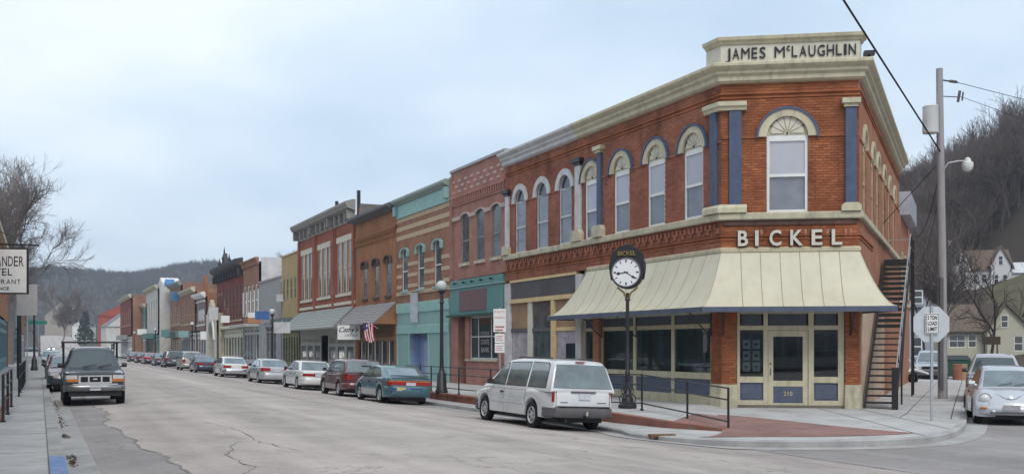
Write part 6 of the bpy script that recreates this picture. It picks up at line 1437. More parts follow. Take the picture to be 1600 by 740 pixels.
# ------------------------------------------------------------------ street furniture
def rail(name, label, pts, posts, hs=(1.0, .72, .2), m=DARKM, h=1.02):
    """pts: list of (x,y,z) along the foot line; rails follow it"""
    p0 = pts[0]; r = empty(name, p0, 0, label, 'railing'); L_ = [Vector(p) - Vector(p0) for p in pts]
    for q in hs: mb = MB(); mb.tube([p + Vector((0, 0, q)) for p in L_], .021, 6); mb.build('rail', m, r)
    def at(s):
        s *= len(L_) - 1; i = min(int(s), len(L_) - 2); return L_[i].lerp(L_[i + 1], s - i)
    for s in posts: p = at(s); mb = MB(); mb.tube([p - Vector((0, 0, .05)), p + Vector((0, 0, h))], .03, 6); mb.lathe([(.055, p.z), (.055, p.z + .03), (.03, p.z + .05)], 8, 'z', (p.x, p.y, 0)); mb.build('post', m, r)
    return r
g3 = lambda px, py, z: Vector((*pxg(px, py, z), z))
ra = g3(1138, 671, .17); rb2 = g3(1074, 656, .25); rc = Vector((*pxg(1003, 641, .375), .385)); rd = Vector((*UV(27.5, 14.35), ZT))
rail('ramp_railing', 'black pipe railing sloping down the ramp beside the street clock', [ra, rb2, rc, rd], [0, 1 / 3, 2 / 3, .86, 1])
ends = [UV(27.6 + i * 3.05, 14.35) for i in range(6)]
rail('terrace_railing', 'black pipe railing along the terrace between lamp post and minivan', [(p.x, p.y, ZT) for p in ends], [i / 5 for i in range(6)])
e2 = [UV(46.2 + i * 2.8, 14.35) for i in range(6)]
rail('terrace_railing', 'black pipe railing on the terrace beyond the globe lamp', [(p.x, p.y, ZT) for p in e2], [i / 5 for i in range(6)])
sr = [UV(44.9, 14.3), UV(44.7, 15.6)]
rail('step_railing', 'short black handrail by the terrace steps near the blue doorway', [(sr[0].x, sr[0].y, ZT), (sr[1].x, sr[1].y, ZT)], [0, 1], (.95, .5))
# street clock
ck_xy = pxg(980.5, 637, .385); ck = empty('street_clock', (ck_xy.x, ck_xy.y, .385), 0, 'black cast iron street clock with scrolled crown on a slim fluted post', 'clock')
mb = MB(); mb.lathe([(.27, -.02), (.27, .10), (.24, .13), (.19, .15), (.16, .3), (.13, .36), (.14, .4), (.10, .46), (.075, .62), (.07, 1.0), (.085, 1.03), (.06, 1.08), (.055, 2.2), (.05, 3.1), (.085, 3.14), (.06, 3.2), (.05, 3.34)], 14); mb.build('post', DARKM, ck, smooth=True)
for a in range(6):
    c, s = math.cos(a * math.pi / 3), math.sin(a * math.pi / 3); mb = MB(); mb.tube([(c * .2, s * .2, .12), (c * .24, s * .24, .30), (c * .14, s * .14, .42), (c * .19, s * .19, .52), (c * .07, s * .07, .66)], .018, 5); mb.build('scroll', DARKM, ck)
cyaw = math.radians(-17); MC = Matrix.Rotation(cyaw, 4, 'Z') @ Matrix.Translation((0, 0, 3.92)); GOLD = mat('gilt', (.45, .34, .12), .4, .2, 6, metal=.6)
mb = MB(); mb.lathe([(.30, -.21), (.43, -.22), (.46, -.19), (.47, -.1), (.47, .1), (.46, .19), (.43, .22), (.30, .21)], 40, 'y'); mb.build('clock_case', DARKM, ck, MC, smooth=True)
FACE = mat('white_dial', (.78, .79, .80), .4, .03, 2)
for s_ in (-1, 1):
    MS = MC @ (Matrix.Identity(4) if s_ < 0 else Matrix.Rotation(math.pi, 4, 'Z'))
    mb = MB(); mb.lathe([(0, -.229), (.40, -.229), (.40, -.215), (0, -.215)], 40, 'y'); dial = mb.build('dial', FACE, ck, MS)
    mb = MB(); mb.ring(0, 0, .395, .425, -.245, -.21, 0, 2 * math.pi, 40); mb.build('bezel', mat('grey_bezel', (.22, .23, .26), .3, metal=.5), dial, MS)
    for k in range(12):
        a = math.pi / 2 - k * math.pi / 6; c, s = math.cos(a), math.sin(a); q = .021 if k % 3 == 0 else .013; mb = MB()
        mb.add([(c * .29 - s * q, -.234, s * .29 + c * q), (c * .29 + s * q, -.234, s * .29 - c * q), (c * .365 + s * q, -.234, s * .365 - c * q), (c * .365 - s * q, -.234, s * .365 + c * q)], [(0, 1, 2, 3)]); mb.build('hour_mark', BLACKTXT, dial, MS)
    for ang, ln, q, nm in ((-33, .335, .018, 'minute_hand'), (188 - .0, .30, .024, 'hour_hand')):
        a = math.radians(ang); c, s = math.cos(a), math.sin(a); mb = MB()
        pl = [(-.06, -q * .6), (ln * .62, -q * .5), (ln * .68, -q * 1.9), (ln * .80, -q * 1.4), (ln, 0), (ln * .80, q * 1.4), (ln * .68, q * 1.9), (ln * .62, q * .5), (-.06, q * .6)]
        mb.prism([(x * c - z_ * s, x * s + z_ * c) for x, z_ in pl], -.243, -.237); mb.build(nm, BLACKTXT, dial, MS)
    lettering('BICKEL', .125, ck, MS, GOLD, 0, .495, -.16, .02, 'CENTER', fit=.52, bold=0)
cr = []                                       # scalloped crown board over the case
for i in range(33):
    t_ = i / 32; a = math.pi * (1 - t_); rr = .49 + .27 * math.sin(math.pi * t_) ** 2 + .035 * abs(math.sin(t_ * math.pi * 5)); cr.append((rr * math.cos(a), rr * math.sin(a) * (1 + .02)))
cr = [(x, z_) for x, z_ in cr if z_ > -.01]
mb = MB(); mb.prism(([(.485, -.05)] + cr[::-1] + [(-.485, -.05)])[::1], -.13, .13); mb.build('crown', DARKM, ck, MC)
for sx in (-1, 1):
    mb = MB(); mb.tube([(sx * .465, 0, -.20), (sx * .50, 0, .0), (sx * .505, 0, .16), (sx * .50, 0, .30), (sx * .42, 0, .42)], .028, 6); mb.build('side_scroll', DARKM, ck, MC)
mb = MB(); mb.lathe([(.11, .74), (.13, .78), (.08, .83), (.03, .86)], 10, 'z'); mb.build('finial', DARKM, ck, MC)
mb = MB()
for sx in (-1, 1): mb.tube([(sx * .30, 0, -.42), (sx * .2, 0, -.5), (sx * .10, 0, -.58), (sx * .05, 0, -.72)], .03, 6)
mb.build('neck_scroll', GOLD, ck, MC)
# globe lamps
GLOBE = mat('milky_globe', (.52, .55, .55), .25, .03, 3)
def lamp_post(p, z, label, h=3.95):
    r = empty('street_lamp', (p.x, p.y, z), 0, label, 'street lamp', 'black globe lamps along the shops')
    mb = MB(); mb.lathe([(.24, -.02), (.24, .12), (.2, .18), (.17, .75), (.12, .82), (.09, .95), (.075, 1.1), (.065, h - .5), (.10, h - .46), (.07, h - .40), (.06, h - .12), (.12, h - .08), (.14, h)], 12); mb.build('post', DARKM, r, smooth=True)
    mb = MB(); n = 12; mb.lathe([(.205 * math.sin(math.pi * i / n), h + .19 - .205 * math.cos(math.pi * i / n)) for i in range(n + 1)], 16); mb.build('globe', GLOBE, r, smooth=True)
    mb = MB(); mb.lathe([(.06, h + .38), (.05, h + .42), (.015, h + .48)], 8); mb.build('finial', DARKM, r)
    return r
def v_on(px, v): return UV(UA + tpx(px, v), v)
lamp_post(v_on(690, 14.15), ZT, 'globe street lamp standing before the mint cornice building')
lamp_post(v_on(425.5, 14.15), ZT, 'globe street lamp standing before the grey flat building')
lamp_post(v_on(300.5, 14.15), ZT, 'globe street lamp by the long brown building')
lamp_post(v_on(243, 14.15), ZT, 'globe street lamp by the pale stucco building')
lamp_post(v_on(210, 14.15), ZT, 'smallest globe street lamp far along the shops')
# sign plates on poles
def plate_sign(name, label, p, z, yaw, plates, poleh, polem=STEEL, cat='sign'):
    r = empty(name, (p.x, p.y, z), yaw, label, cat)
    mb = MB(); mb.tube([(0, 0, -.05), (0, 0, poleh)], .028, 6); mb.build('pole', polem, r)
    for (w, h, zc, m_, lines, tm) in plates:
        mb = MB(); mb.bev(-w / 2, w / 2, -.045, -.03, zc - h / 2, zc + h / 2, .004); o = mb.build('sign_plate', m_, r)
        for k_ in range(3 if not lines else 2):
            zz_ = zc - h * (.28 if lines else -.22 + .22 * k_) - (h * .14 * k_ if lines else 0); b_ = MB(); b_.box(-w * .36, w * (.36 - .1 * (k_ % 2)), -.048, -.0455, zz_ - h * .035, zz_ + h * .035)
            if name == 'parking_sign': b_.build('printed_line', tm if (lines or name == 'parking_sign') else GREYPL, o)
        for i, (s, th) in enumerate(lines):
          if s: lettering(s, th, o, None, tm, 0, zc + h / 2 - h * (i + .5) / len(lines) - th / 2, -.047, .003, 'CENTER', fit=w * .8)
    return r
REDT = mat('red_lettering', (.46, .16, .18), .6)
pz = v_on(781, 14.6); plate_sign('parking_sign', 'white no parking plates with red lettering on a grey post before the bank', pz, ZT, math.radians(-8), [(.44, .80, 2.70, WHITE, [('NO', .07), ('PARKING', .075), ('', .09), ('', .08)], REDT), (.34, .32, 2.08, WHITE, [], REDT), (.34, .32, 1.74, WHITE, [], REDT)], 3.15)
plate_sign('street_sign', 'white shop sign plate hanging before the tan stucco building', v_on(441, 15.0), ZT, -.1, [(1.15, .75, 3.1, WGREY, [], mat('grey_green_lettering', (.12, .16, .15), .7))], 3.6)
plate_sign('street_sign', 'blue sign plate beside the grey flat building', v_on(410, 15.6), ZT, -.1, [(1.15, .65, 4.2, mat('sign_blue', (.05, .13, .33), .6), [], WHITE), (1.5, .9, 4.2, WHITE, [], WHITE)][:1], 4.7)
plate_sign('street_sign', 'orange and white sign plate left of the blue one', v_on(398, 15.6), ZT, -.1, [(1.1, .4, 3.9, mat('sign_orange', (.42, .20, .10), .6), [], WHITE), (1.1, .4, 4.32, WHITE, [], WHITE)], 4.7)
plate_sign('street_sign', 'small white and red sign plate before the arched window building', v_on(318, 14.4), ZT, -.1, [(.6, .8, 2.9, WHITE, [], REDT)], 3.4)
for px_, dv_, z_, w_, h_, m_, lb_ in ((352, 16.9, 4.6, .9, .7, WHITE, 'small white hanging sign before the ornate dark red building'), (334, 16.6, 5.0, 1.0, 1.3, WGREY, 'pale lantern shaped sign beside the stone arch'), (287, 16.6, 3.4, 1.3, .8, TEAL2, 'teal sign board over the pavement by the long brown building'), (258, 16.2, 3.6, 1.2, 1.0, TEAL, 'dark teal sign board near the blue hooded building'), (222, 15.2, 4.2, 1.6, .9, WHITE, 'white sign board far along the shops')):
    q_ = v_on(px_, dv_); o = empty('shop_sign', (q_.x, q_.y, z_), -.1, lb_, 'sign'); mb = MB(); mb.bev(-w_ / 2, w_ / 2, -.05, .05, 0, h_, .01); mb.build('board', m_, o); mb = MB(); mb.tube([(w_ / 2, 0, h_ + .1), (w_ / 2 + (VF - dv_) * .9, .5, h_ + .1)], .03, 5); mb.tube([(0, 0, h_), (w_ / 2, 0, h_ + .1)], .02, 5); mb.build('bracket', DARKM, o)
# hanging shop sign with script lettering
hs = v_on(545, 17.3); tz = UA + tpx(545, 17.3)
hs_r = empty('hanging_sign', (hs.x, hs.y, 2.6), math.radians(-6), 'white hanging sign with black script and the word OFFICE under the awning', 'sign')
mb = MB(); mb.bev(-.80, .80, -.04, .04, 0.02, 1.02, .01); mb.build('board', WHITE, hs_r)
for q_ in (0, .014, .028): lettering("Cathy's", .36, hs_r, None, BLACKTXT, -.69 + q_, .54 + q_ * .3, -.045 - q_ * .1, .004, fit=1.36, shear=.45)
lettering('OFFICE', .19, hs_r, None, BLACKTXT, -.28, .22, -.045, .004, fit=.92)
hs_r.scale = (.88, .88, .88); mb = MB(); mb.tube([(-.6, 0, 1.0), (-.6, 0, 1.45)], .015, 5); mb.tube([(.6, 0, 1.0), (.6, 0, 1.45)], .015, 5); mb.build('hanger', DARKM, hs_r)
# flag on a slanted staff
fp = v_on(580, 17.0); fl = empty('flag', (fp.x, fp.y, 2.2), math.radians(-20), 'drooping American flag on a slanted staff below the shingled awning', 'flag')
mb = MB(); mb.tube([(.0, -.45, 1.55), (.0, .95, 1.15)], .018, 6); mb.build('staff', WHITE, fl)
FR, FW = mat('flag_red', (.38, .03, .04), .8), mat('flag_white', (.72, .70, .70), .8); FB = mat('flag_blue', (.03, .04, .14), .8)
for i in range(9):                             # folded stripes, each its own cloth strip
    mb = MB(); a0, a1 = -.36 + i * .08, -.36 + (i + 1) * .08
    mb.grid(lambda a, b: (a0 + (a1 - a0) * b + .18 * a * a, -.42 + .05 * math.sin(5 * a + i), 1.45 - a * (1.25 - .05 * abs(i - 4))), 8, 1); mb.build('stripe', FR if i % 2 == 0 else FW, fl)
mb = MB(); mb.grid(lambda a, b: (-.37 + .34 * b + .05 * a, -.45 + .03 * math.sin(6 * a), 1.47 - .42 * a), 4, 2); mb.build('canton', FB, fl)
# octagonal sign seen from behind with a load limit plate
sp_ = pxg(1456, 657, .26); sb = empty('octagonal_sign', (sp_.x, sp_.y, .26), math.radians(-2), 'back of an octagonal sign with a 5 TON LOAD LIMIT plate on a steel post', 'sign')
BACK = mat('bare_aluminium', (.56, .58, .60), .45, .06, 3, metal=.35)
mb = MB(); oc = [(.455 / math.cos(math.pi / 8) * math.cos(math.pi / 8 + i * math.pi / 4), 2.48 + .455 / math.cos(math.pi / 8) * math.sin(math.pi / 8 + i * math.pi / 4)) for i in range(8)]; mb.prism(oc, .03, .036); mb.build('octagon_plate', BACK, sb)
mb = MB(); mb.box(-.03, .03, -.02, .028, -.1, 2.95); mb.build('post', STEEL, sb)
mb = MB(); mb.bev(-.17, .17, -.035, -.024, 2.24, 2.76, .004); lp = mb.build('load_plate', WHITE, sb)
mb = MB(); 
for x0, x1, z0, z1 in ((-.155, .155, 2.255, 2.267), (-.155, .155, 2.733, 2.745), (-.155, -.143, 2.267, 2.733), (.143, .155, 2.267, 2.733)): mb.box(x0, x1, -.039, -.0355, z0, z1)
mb.build('border', BLACKTXT, lp)
for i, s in enumerate(('5 TON', 'LOAD', 'LIMIT')): lettering(s, .10, lp, None, BLACKTXT, 0, 2.60 - i * .145, -.039, .003, 'CENTER', fit=.235, bold=.003)
# utility pole with transformer, lamp and wires
up = pxg(1473, 622, .3); pole = empty('utility_pole', (up.x, up.y, .25), 0, 'tall weathered utility pole with transformer and arm lamp by the side street', 'utility pole')
HP = 11.95
mb = MB(); mb.tube([(0, 0, -.1), (-.03, 0, 5), (-.12, 0, HP)], [.17, .15, .115], 10); mb.build('pole', WOOD, pole, smooth=True)
mb = MB(); mb.lathe([(.05, 9.58), (.27, 9.60), (.28, 9.66), (.27, 10.5), (.29, 10.55), (.2, 10.62), (.03, 10.64)], 16, 'z', (-.48, -.1, 0)); mb.build('transformer', mat('pale_grey_enamel', (.58, .59, .58), .45, .06, 2), pole, smooth=True)
mb = MB(); mb.box(-.3, -.08, -.06, .06, 9.85, 9.93); mb.box(-.3, -.08, -.06, .06, 10.25, 10.33); mb.build('bracket', STEEL, pole)
mb = MB(); mb.tube([(.03, 0, 8.3), (.2, 0, 8.55), (.6, 0, 8.62), (.82, 0, 8.62)], .025, 6); mb.build('lamp_arm', STEEL, pole)
mb = MB(); mb.lathe([(.03, 8.75), (.10, 8.70), (.12, 8.60), (.19, 8.56), (.20, 8.45), (.16, 8.30), (.08, 8.24)], 12, 'z', (.9, 0, 0)); mb.build('lamp_head', mat('pale_lamp', (.70, .71, .70), .35), pole, smooth=True)
mb = MB(); mb.tube([(-.1, 0, 11.55), (.55, 0, 11.45)], .03, 6); mb.tube([(.25, 0, 11.50), (.5, 0, 11.47)], .055, 8); mb.build('insulator', GREYPL, pole)
mb = MB(); mb.tube([(0, 0, 10.95), (.62, .0, 10.92)], .02, 5); mb.tube([(.55, 0, 10.75), (.62, 0, 11.15)], .05, 6); mb.tube([(.70, 0, 10.8), (.74, 0, 11.1)], .03, 6); mb.build('cutout_fuse', GREYPL, pole)
mb = MB(); mb.tube([(-.62, -.2, 9.6), (-.68, -.25, 10.0), (-.6, -.2, 10.55)], .03, 5); mb.build('arrester', GREYPL, pole)
mb = MB(); mb.box(-.18, -.06, -.22, -.14, .4, 4.4); mb.build('conduit', GREYPL, pole)
def sag(p, q, d, n=14): return [Vector(p).lerp(Vector(q), i / n) - Vector((0, 0, d * 4 * (i / n) * (1 - i / n))) for i in range(n + 1)]
def wire(label, p, q, d, r_=.012):
    mb = MB(); p = Vector(p); mb.tube([x - p for x in sag(p, q, d)], r_, 5); o = mb.build('overhead_wire', mat('wire_black', (.012, .012, .013), .6), None); o.location = p; tag(o, label, 'cable'); return o
topz = lambda z: (up.x - .08, up.y, z + .25)
wire('thick black overhead cable crossing the sky from the parapet to the utility pole', (-9.3, -4.6, 12.9), topz(8.95), .0, .028)
wire('thin wire running right from the top insulator of the utility pole', (up.x + .45, up.y, 11.72), (60, 62, 12.5), .9)
wire('second thin wire running right from the fuse on the utility pole', (up.x + .62, up.y, 11.2), (62, 70, 11.0), 1.0, .01)
wire('black service cable drooping from the pole to the rear wing', topz(8.4), (*(B + D2 * 20 + N2 * .5), 7.4), .9, .018)
wire('lower drooping cable between utility pole and rear wing', topz(7.6), (*(B + D2 * 23 + N2 * .5), 6.0), .6, .014)
wire('guy wire slanting from the pole down behind the octagonal sign', topz(8.6), (up.x - 6.0, up.y + 8, .4), .0, .014)
# ------------------------------------------------------------------ left side: hotel, hanging sign, railings
VL = -2.45
BRL = brickmat('hotel_brick', (.35, .14, .07), (.42, .18, .09), (.3, .2, .14))
def left_building(name, label, u0, u1, h, wm, nb, shopm, z=.5, dep=12):
    r = empty(name, (*UV(u0, VL), 0), math.atan2(CO, -SI), label, 'building'); w = u1 - u0
    ops = [(w * (i + .5) / nb - .5, w * (i + .5) / nb + .5, 5.6, 7.6, .2) for i in range(nb)]
    mb = MB(); wall(mb, 0, w, 4.3, h, ops, 0, .2); mb.build('wall', wm, r)
    for o_ in ops: sash(r, None, o_[0], o_[1], 5.6, 7.6, WHITE, DGLASS2, .1, .08, .2)
    shop(r, None, .3, w - .3, .5, 4.2, max(2, int(w / 2.6)), shopm, DGLASS2, .7, .8, fw=.3)
    hull(r, w, dep, .1, h, TAR, wm); part(r, 'cornice', STONE, 0, w, -.3, .3, h, h + .35)
    for x in (0, w - .3): part(r, 'pier', wm, x, x + .3, -.03, .3, .3, 4.3)
    return r
hot = left_building('hotel_building', 'orange brick hotel front at the edge of the picture behind its sign', 24, 98, 6.4 + 3, BRL, 20, mat('teal_shopfront', (.12, .25, .28), .6))
left_building('near_hotel_building', 'plain brick hotel wing along the near pavement outside the picture edge', -34, 23.8, 9.2, BRL, 14, WGREY)
left_building('left_shop_building', 'teal fronted shop beyond the hotel', 118, 150, 8.5, mat('faded_teal_wall', (.16, .27, .30), .8), 8, MATS['teal_shopfront'])
left_building('left_brick_building', 'dull brick building beyond the teal fronted shop', 150.2, 210, 8.0, BR8, 10, WGREY)
sgn = UV(41.5, -.40); hsn = empty('hotel_sign', (*UV(40.4, -.40), 4.05), math.atan2(CO, SI) - math.pi / 2 + math.radians(0), 'white hotel sign board with black lettering hanging from an iron bracket', 'sign')
hsn.rotation_euler = (0, 0, math.radians(8))
SG = mat('sign_white', (.78, .78, .77), .6, .08, 3)
mb = MB(); mb.bev(-2.36, 0, -.05, .05, 0, 1.5, .012); mb.build('board', SG, hsn)
mb = MB(); mb.box(-2.38, .03, -.04, .06, 1.505, 1.55); mb.box(-2.38, .03, -.04, .06, -.05, -.005); mb.box(.002, .04, -.06, .07, -.05, 1.55); mb.build('frame', DARKM, hsn)
lettering('THE', .10, hsn, None, BLACKTXT, -1.15, 1.36, -.055, .004, 'CENTER', bold=.002)
letters('ALEXANDER', .36, hsn, None, BLACKTXT, -1.72, -.10, .92, -.055, .004, gap=.22, bold=0)
letters('HOTEL', .25, hsn, None, BLACKTXT, -1.45, -.48, .60, -.055, .004, gap=.25, bold=.002)
letters('RESTAURANT', .17, hsn, None, BLACKTXT, -1.82, -.20, .30, -.055, .004, gap=.3, bold=0)
lettering('ENTRANCE', .11, hsn, None, BLACKTXT, -1.50, .09, -.055, .004, fit=.92, bold=.002)
mb = MB(); mb.tube([(-2.2, 0, 1.72), (.4, 0, 1.66)], .035, 6); mb.tube([(-2.0, 0, 2.6), (.1, 0, 1.7)], .015, 5)
for x in (-1.9, -.15): mb.tube([(x, 0, 1.52), (x, 0, 1.70)], .018, 5)
mb.build('bracket', DARKM, hsn)
plate_sign('road_sign', 'blank grey back of a road sign on the hotel pavement', UV(56, -.55), ZL, 0, [(1.0, 1.5, 3.9, mat('sign_back_grey', (.42, .42, .43), .6, .08), [], WHITE)], 4.7)
mb = MB(); bp_ = UV(62, -1.0); o = empty('wooden_post', (bp_.x, bp_.y, ZL), 0, 'tall dark post standing by the hotel wall', 'post'); mb.tube([(0, 0, -.05), (0, 0, 5.0)], [.13, .10], 8); mb.build('shaft', DARKM, o); mb = MB(); mb.lathe([(.14, 5.0), (.16, 5.1), (.05, 5.25)], 8); mb.build('cap', DARKM, o)
lamp_post(UV(82, -.35), ZL, 'globe street lamp on the hotel pavement')
plate_sign('street_name_sign', 'small green street name sign on the hotel pavement', UV(88, -.1), ZL, .2, [(1.3, .26, 3.5, mat('sign_green', (.02, .22, .16), .5), [], WHITE)], 3.7)
lp_ = [UV(25.2, -.72), UV(28.0, -.70), UV(31.5, -.70)]
rail('hotel_railing', 'black pipe railing of the hotel ramp nearest the camera', [(p.x, p.y, ZL) for p in lp_], [0, .5, 1], (1.02, .72, .42))
l2 = [UV(25.6, -1.75), UV(31.5, -1.75)]
rail('hotel_railing', 'black railing against the hotel wall behind the ramp rail', [(p.x, p.y, ZL + .1) for p in l2], [0, .5, 1], (1.0, .7))
l3 = [UV(38 + i * 3.2, -.62) for i in range(6)]
rail('hotel_railing', 'black railing farther along the hotel pavement', [(p.x, p.y, ZL) for p in l3], [i / 5 for i in range(6)], (1.02, .6))
mb = MB(); o0_ = UV(25.0, -.78); rp_ = empty('hotel_ramp', (o0_.x, o0_.y, ZL), math.atan2(CO, -SI), 'brick edged ramp beside the hotel under the railing', 'ramp')
mb.add([(0, 0, -.05), (8, 0, -.05), (8, 0, .28), (0, 0, .01), (0, .10, -.05), (8, .10, -.05), (8, .10, .28), (0, .10, .01)], [(0, 1, 2, 3), (7, 6, 5, 4), (3, 2, 6, 7)]); mb.build('edge', MATS['ramp_brick'], rp_)
mb = MB(); mb.add([(0, .10, .005), (8, .10, .27), (8, 1.6, .27), (0, 1.6, .005)], [(0, 1, 2, 3)]); mb.build('surface', CONC2, rp_)
# ------------------------------------------------------------------ background by the side street
def at(px, Z): return Vector(((px - 800) / F * Z, Z))
SID = mat('blue_grey_siding', (.30, .34, .40), .8, .1, 2, stretch=(1, 1, 12))
rr = house('blue_grey_house', 'pale blue grey house wall beside the rear wing', at(1410, 84), -.1, 2.2, 8, 5.0, 1.2, SID, MATS['grey_roof'], nw=1, z=.4)
YEL = mat('cream_clapboard', (.44, .42, .33), .8, .1, 2, stretch=(1, 1, 14)); SHB = mat('brown_shingle', (.125, .095, .075), .95, .3, 3, .3, 10)
h = empty('cream_house', (*at(1466, 110), 1.28), math.radians(-4), 'cream house with low brown shingled roof and front gable', 'house')
ops = [(1.2, 3.0, .9, 2.4, 0), (3.3, 4.2, .9, 2.4, 0)]
mb = MB(); wall(mb, 0, 4.9, -1, 2.9, ops, 0, .12); mb.build('wall', YEL, h)
for o_ in ops: sash(h, None, o_[0], o_[1], .9, 2.4, WHITE, DGLASS, .04, .08, vbar=o_[1] - o_[0] > 1)
mb = MB(); mb.box(0, 4.9, .15, 7, -1, 2.9); mb.build('side_wall', YEL, h)
mb = MB(); mb.add([(-.4, -.6, 2.75), (5.2, -.6, 2.75), (5.2, 3.4, 5.9), (-.4, 3.4, 5.9), (5.2, 7.4, 2.75), (-.4, 7.4, 2.75), (-.4, -.6, 2.6), (5.2, -.6, 2.6)], [(0, 1, 2, 3), (3, 2, 4, 5), (6, 7, 1, 0), (0, 3, 5)]); mb.build('roof', SHB, h)
ops = [(1.2, 2.0, 3.0, 4.4, 0), (2.9, 3.9, .5, 2.2, 0)]
Mg = Matrix.Translation((4.92, -1.2, 0)); mb = MB(); wall(mb, 0, 4.6, -1, 2.9, [ops[1]], 0, .12); mb.build('wall', YEL, h, Mg)
mb = MB(); mb.prism([(0, 2.9), (4.6, 2.9), (1.9, 5.8)], 0, .2); mb.build('gable', YEL, h, Mg); mb = MB(); mb.box(0, 4.6, .15, 8, -1, 2.9); mb.build('side_wall', YEL, h, Mg)
sash(h, Mg, 1.45, 2.25, 3.1, 4.5, WHITE, DGLASS, -.06, .07); sash(h, Mg, 2.9, 3.9, .5, 2.2, WHITE, DGLASS, .04, .08)
mb = MB(); mb.prism([(-.25, 2.75), (0, 2.72), (1.9, 5.72), (5.2, 2.3), (6.2, 1.9), (6.2, 2.1), (5.2, 2.55), (1.9, 6.0)], -.4, 8); mb.build('roof', SHB, h, Mg)
mb = MB(); mb.box(4.6, 8.2, -.2, 5, -1, 2.2); mb.build('porch_wall', MATS['dim_plaster'], h, Mg)
for x in (5.4, 7.0): mb = MB(); mb.box(x, x + .16, -.5, -.34, -1, 2.2); mb.build('porch_post', WHITE, h, Mg)
W2 = mat('white_clapboard', (.62, .62, .63), .75, .08, 2, stretch=(1, 1, 14)); RBN = mat('brown_roof_shingle', (.15, .11, .085), .95, .25, 3)
fh = empty('white_farmhouse', (*at(1484, 150), 10.7), math.radians(-14), 'white gabled farmhouse with steep brown roof on the hillside', 'house')
mb = MB(); mb.box(0, 3.4, .0, 8, -2, 3.9); mb.build('wall', W2, fh); mb = MB(); mb.prism([(0, 3.9), (3.4, 3.9), (1.7, 7.2)], 0, 8); mb.build('gable', W2, fh)
mb = MB(); mb.prism([(-.3, 3.6), (1.7, 7.2), (3.7, 3.6), (3.9, 3.8), (1.7, 7.6), (-.5, 3.8)], -.2, 8.2); mb.build('roof', RBN, fh)
mb = MB(); mb.box(3.4, 10.5, 1.6, 7, -2, 3.2); mb.build('wall', W2, fh); mb = MB(); mb.add([(3.0, 1.2, 3.1), (11, 1.2, 3.1), (10.5, 4.5, 6.9), (1.8, 4.5, 6.9), (11, 7.5, 3.1), (3, 7.5, 3.1)], [(0, 1, 2, 3), (3, 2, 4, 5)]); mb.build('roof', RBN, fh)
mb = MB(); mb.prism([(7.0, 0), (10.2, 0), (10.2, 3.8), (8.6, 7.0), (7.0, 3.8)], .9, 5); mb.build('gable', W2, fh); mb = MB(); mb.prism([(6.7, 3.5), (8.6, 6.95), (10.5, 3.5), (10.7, 3.7), (8.6, 7.4), (6.5, 3.7)], .6, 4.6); mb.build('roof', RBN, fh)
for x, z, y in ((1.0, 4.2, 0), (1.9, 4.2, 0), (8.2, 3.9, .9), (.6, .8, 0), (2.0, .8, 0), (7.5, .6, .9), (8.9, .6, .9), (4.2, .8, 1.6), (5.6, .8, 1.6)): sash(fh, None, x, x + .75, z, z + 1.6, WHITE, DGLASS, y - .07, .07)
mb = MB(); mb.box(.2, .8, 3, 3.6, 5, 8.6); mb.build('chimney', W2, fh)
mb = MB(); mb.box(10.5, 18, 2, 8, -2, 2.6); mb.build('wing_wall', W2, fh); mb = MB(); mb.add([(10.3, 1.6, 2.5), (18.4, 1.6, 2.5), (18.4, 5, 4.6), (10.3, 5, 4.6)], [(0, 1, 2, 3)]); mb.build('wing_roof', mat('white_tin', (.6, .61, .64), .5), fh)
for x in (11.6, 14.0, 16.4): sash(fh, None, x, x + .7, .6, 2.0, WHITE, DGLASS, 1.93, .07)
fh.scale = (.8, .8, .8); h.scale = (.93, .93, .93); fl.scale = (.88, .88, .88)
bs_ = empty('dark_signboard', (*at(1549, 58.5), .3), 0, 'small dark signboard on posts in front of the cream house', 'sign'); mb = MB(); mb.box(-.5, .5, -.03, .03, 2.0, 2.45); mb.build('board', mat('dark_brown_board', (.05, .035, .025), .8), bs_)
for x in (-.35, .35): mb = MB(); mb.box(x - .03, x + .03, .031, .08, -.1, 2.4); mb.build('post', DARKM, bs_)
# dumpster, barrels, trailer
GRN = mat('dumpster_green', (.02, .085, .06), .6, .2, 3)
dp = empty('dumpster', (*at(1489, 63), .25), -.2, 'dark green dumpster beyond the utility pole', 'dumpster')
mb = MB(); mb.prism([(-.75, .15), (.75, .15), (.9, 1.15), (-.9, 1.15)], -.5, .6); mb.build('bin', GRN, dp); mb = MB(); mb.add([(-.95, -.55, 1.16), (.95, -.55, 1.16), (.95, .65, 1.42), (-.95, .65, 1.42), (-.95, .65, 1.16), (.95, .65, 1.16)], [(0, 1, 2, 3), (0, 3, 4), (1, 5, 2), (3, 2, 5, 4)]); mb.build('lid', BLKPL, dp)
for x in (-.6, .6): mb = MB(); mb.box(x - .08, x + .08, -.55, -.3, -.02, .16); mb.build('foot', BLKPL, dp)
for i, (px, c, lb) in enumerate(((1497, (.30, .12, .07), 'rust red barrel beside the green dumpster'), (1503, (.34, .24, .14), 'tan barrel beside the rust red one'))):
    o = empty('barrel', (*at(px, 60), .25), 0, lb, 'barrel'); mb = MB(); mb.lathe([(.27, 0), (.29, .03), (.29, .3), (.305, .32), (.29, .34), (.29, .62), (.305, .64), (.29, .66), (.29, .92), (.27, .95)], 14); mb.build('drum', mat('barrel_%d' % i, c, .7), o); mb = MB(); mb.lathe([(.25, .93), (.25, .955)], 14); mb.build('lid', GREYPL, o)
tl = empty('boat_trailer', (*at(1437, 55), .25), .5, 'white tubular trailer frame parked on the side pavement', 'trailer')
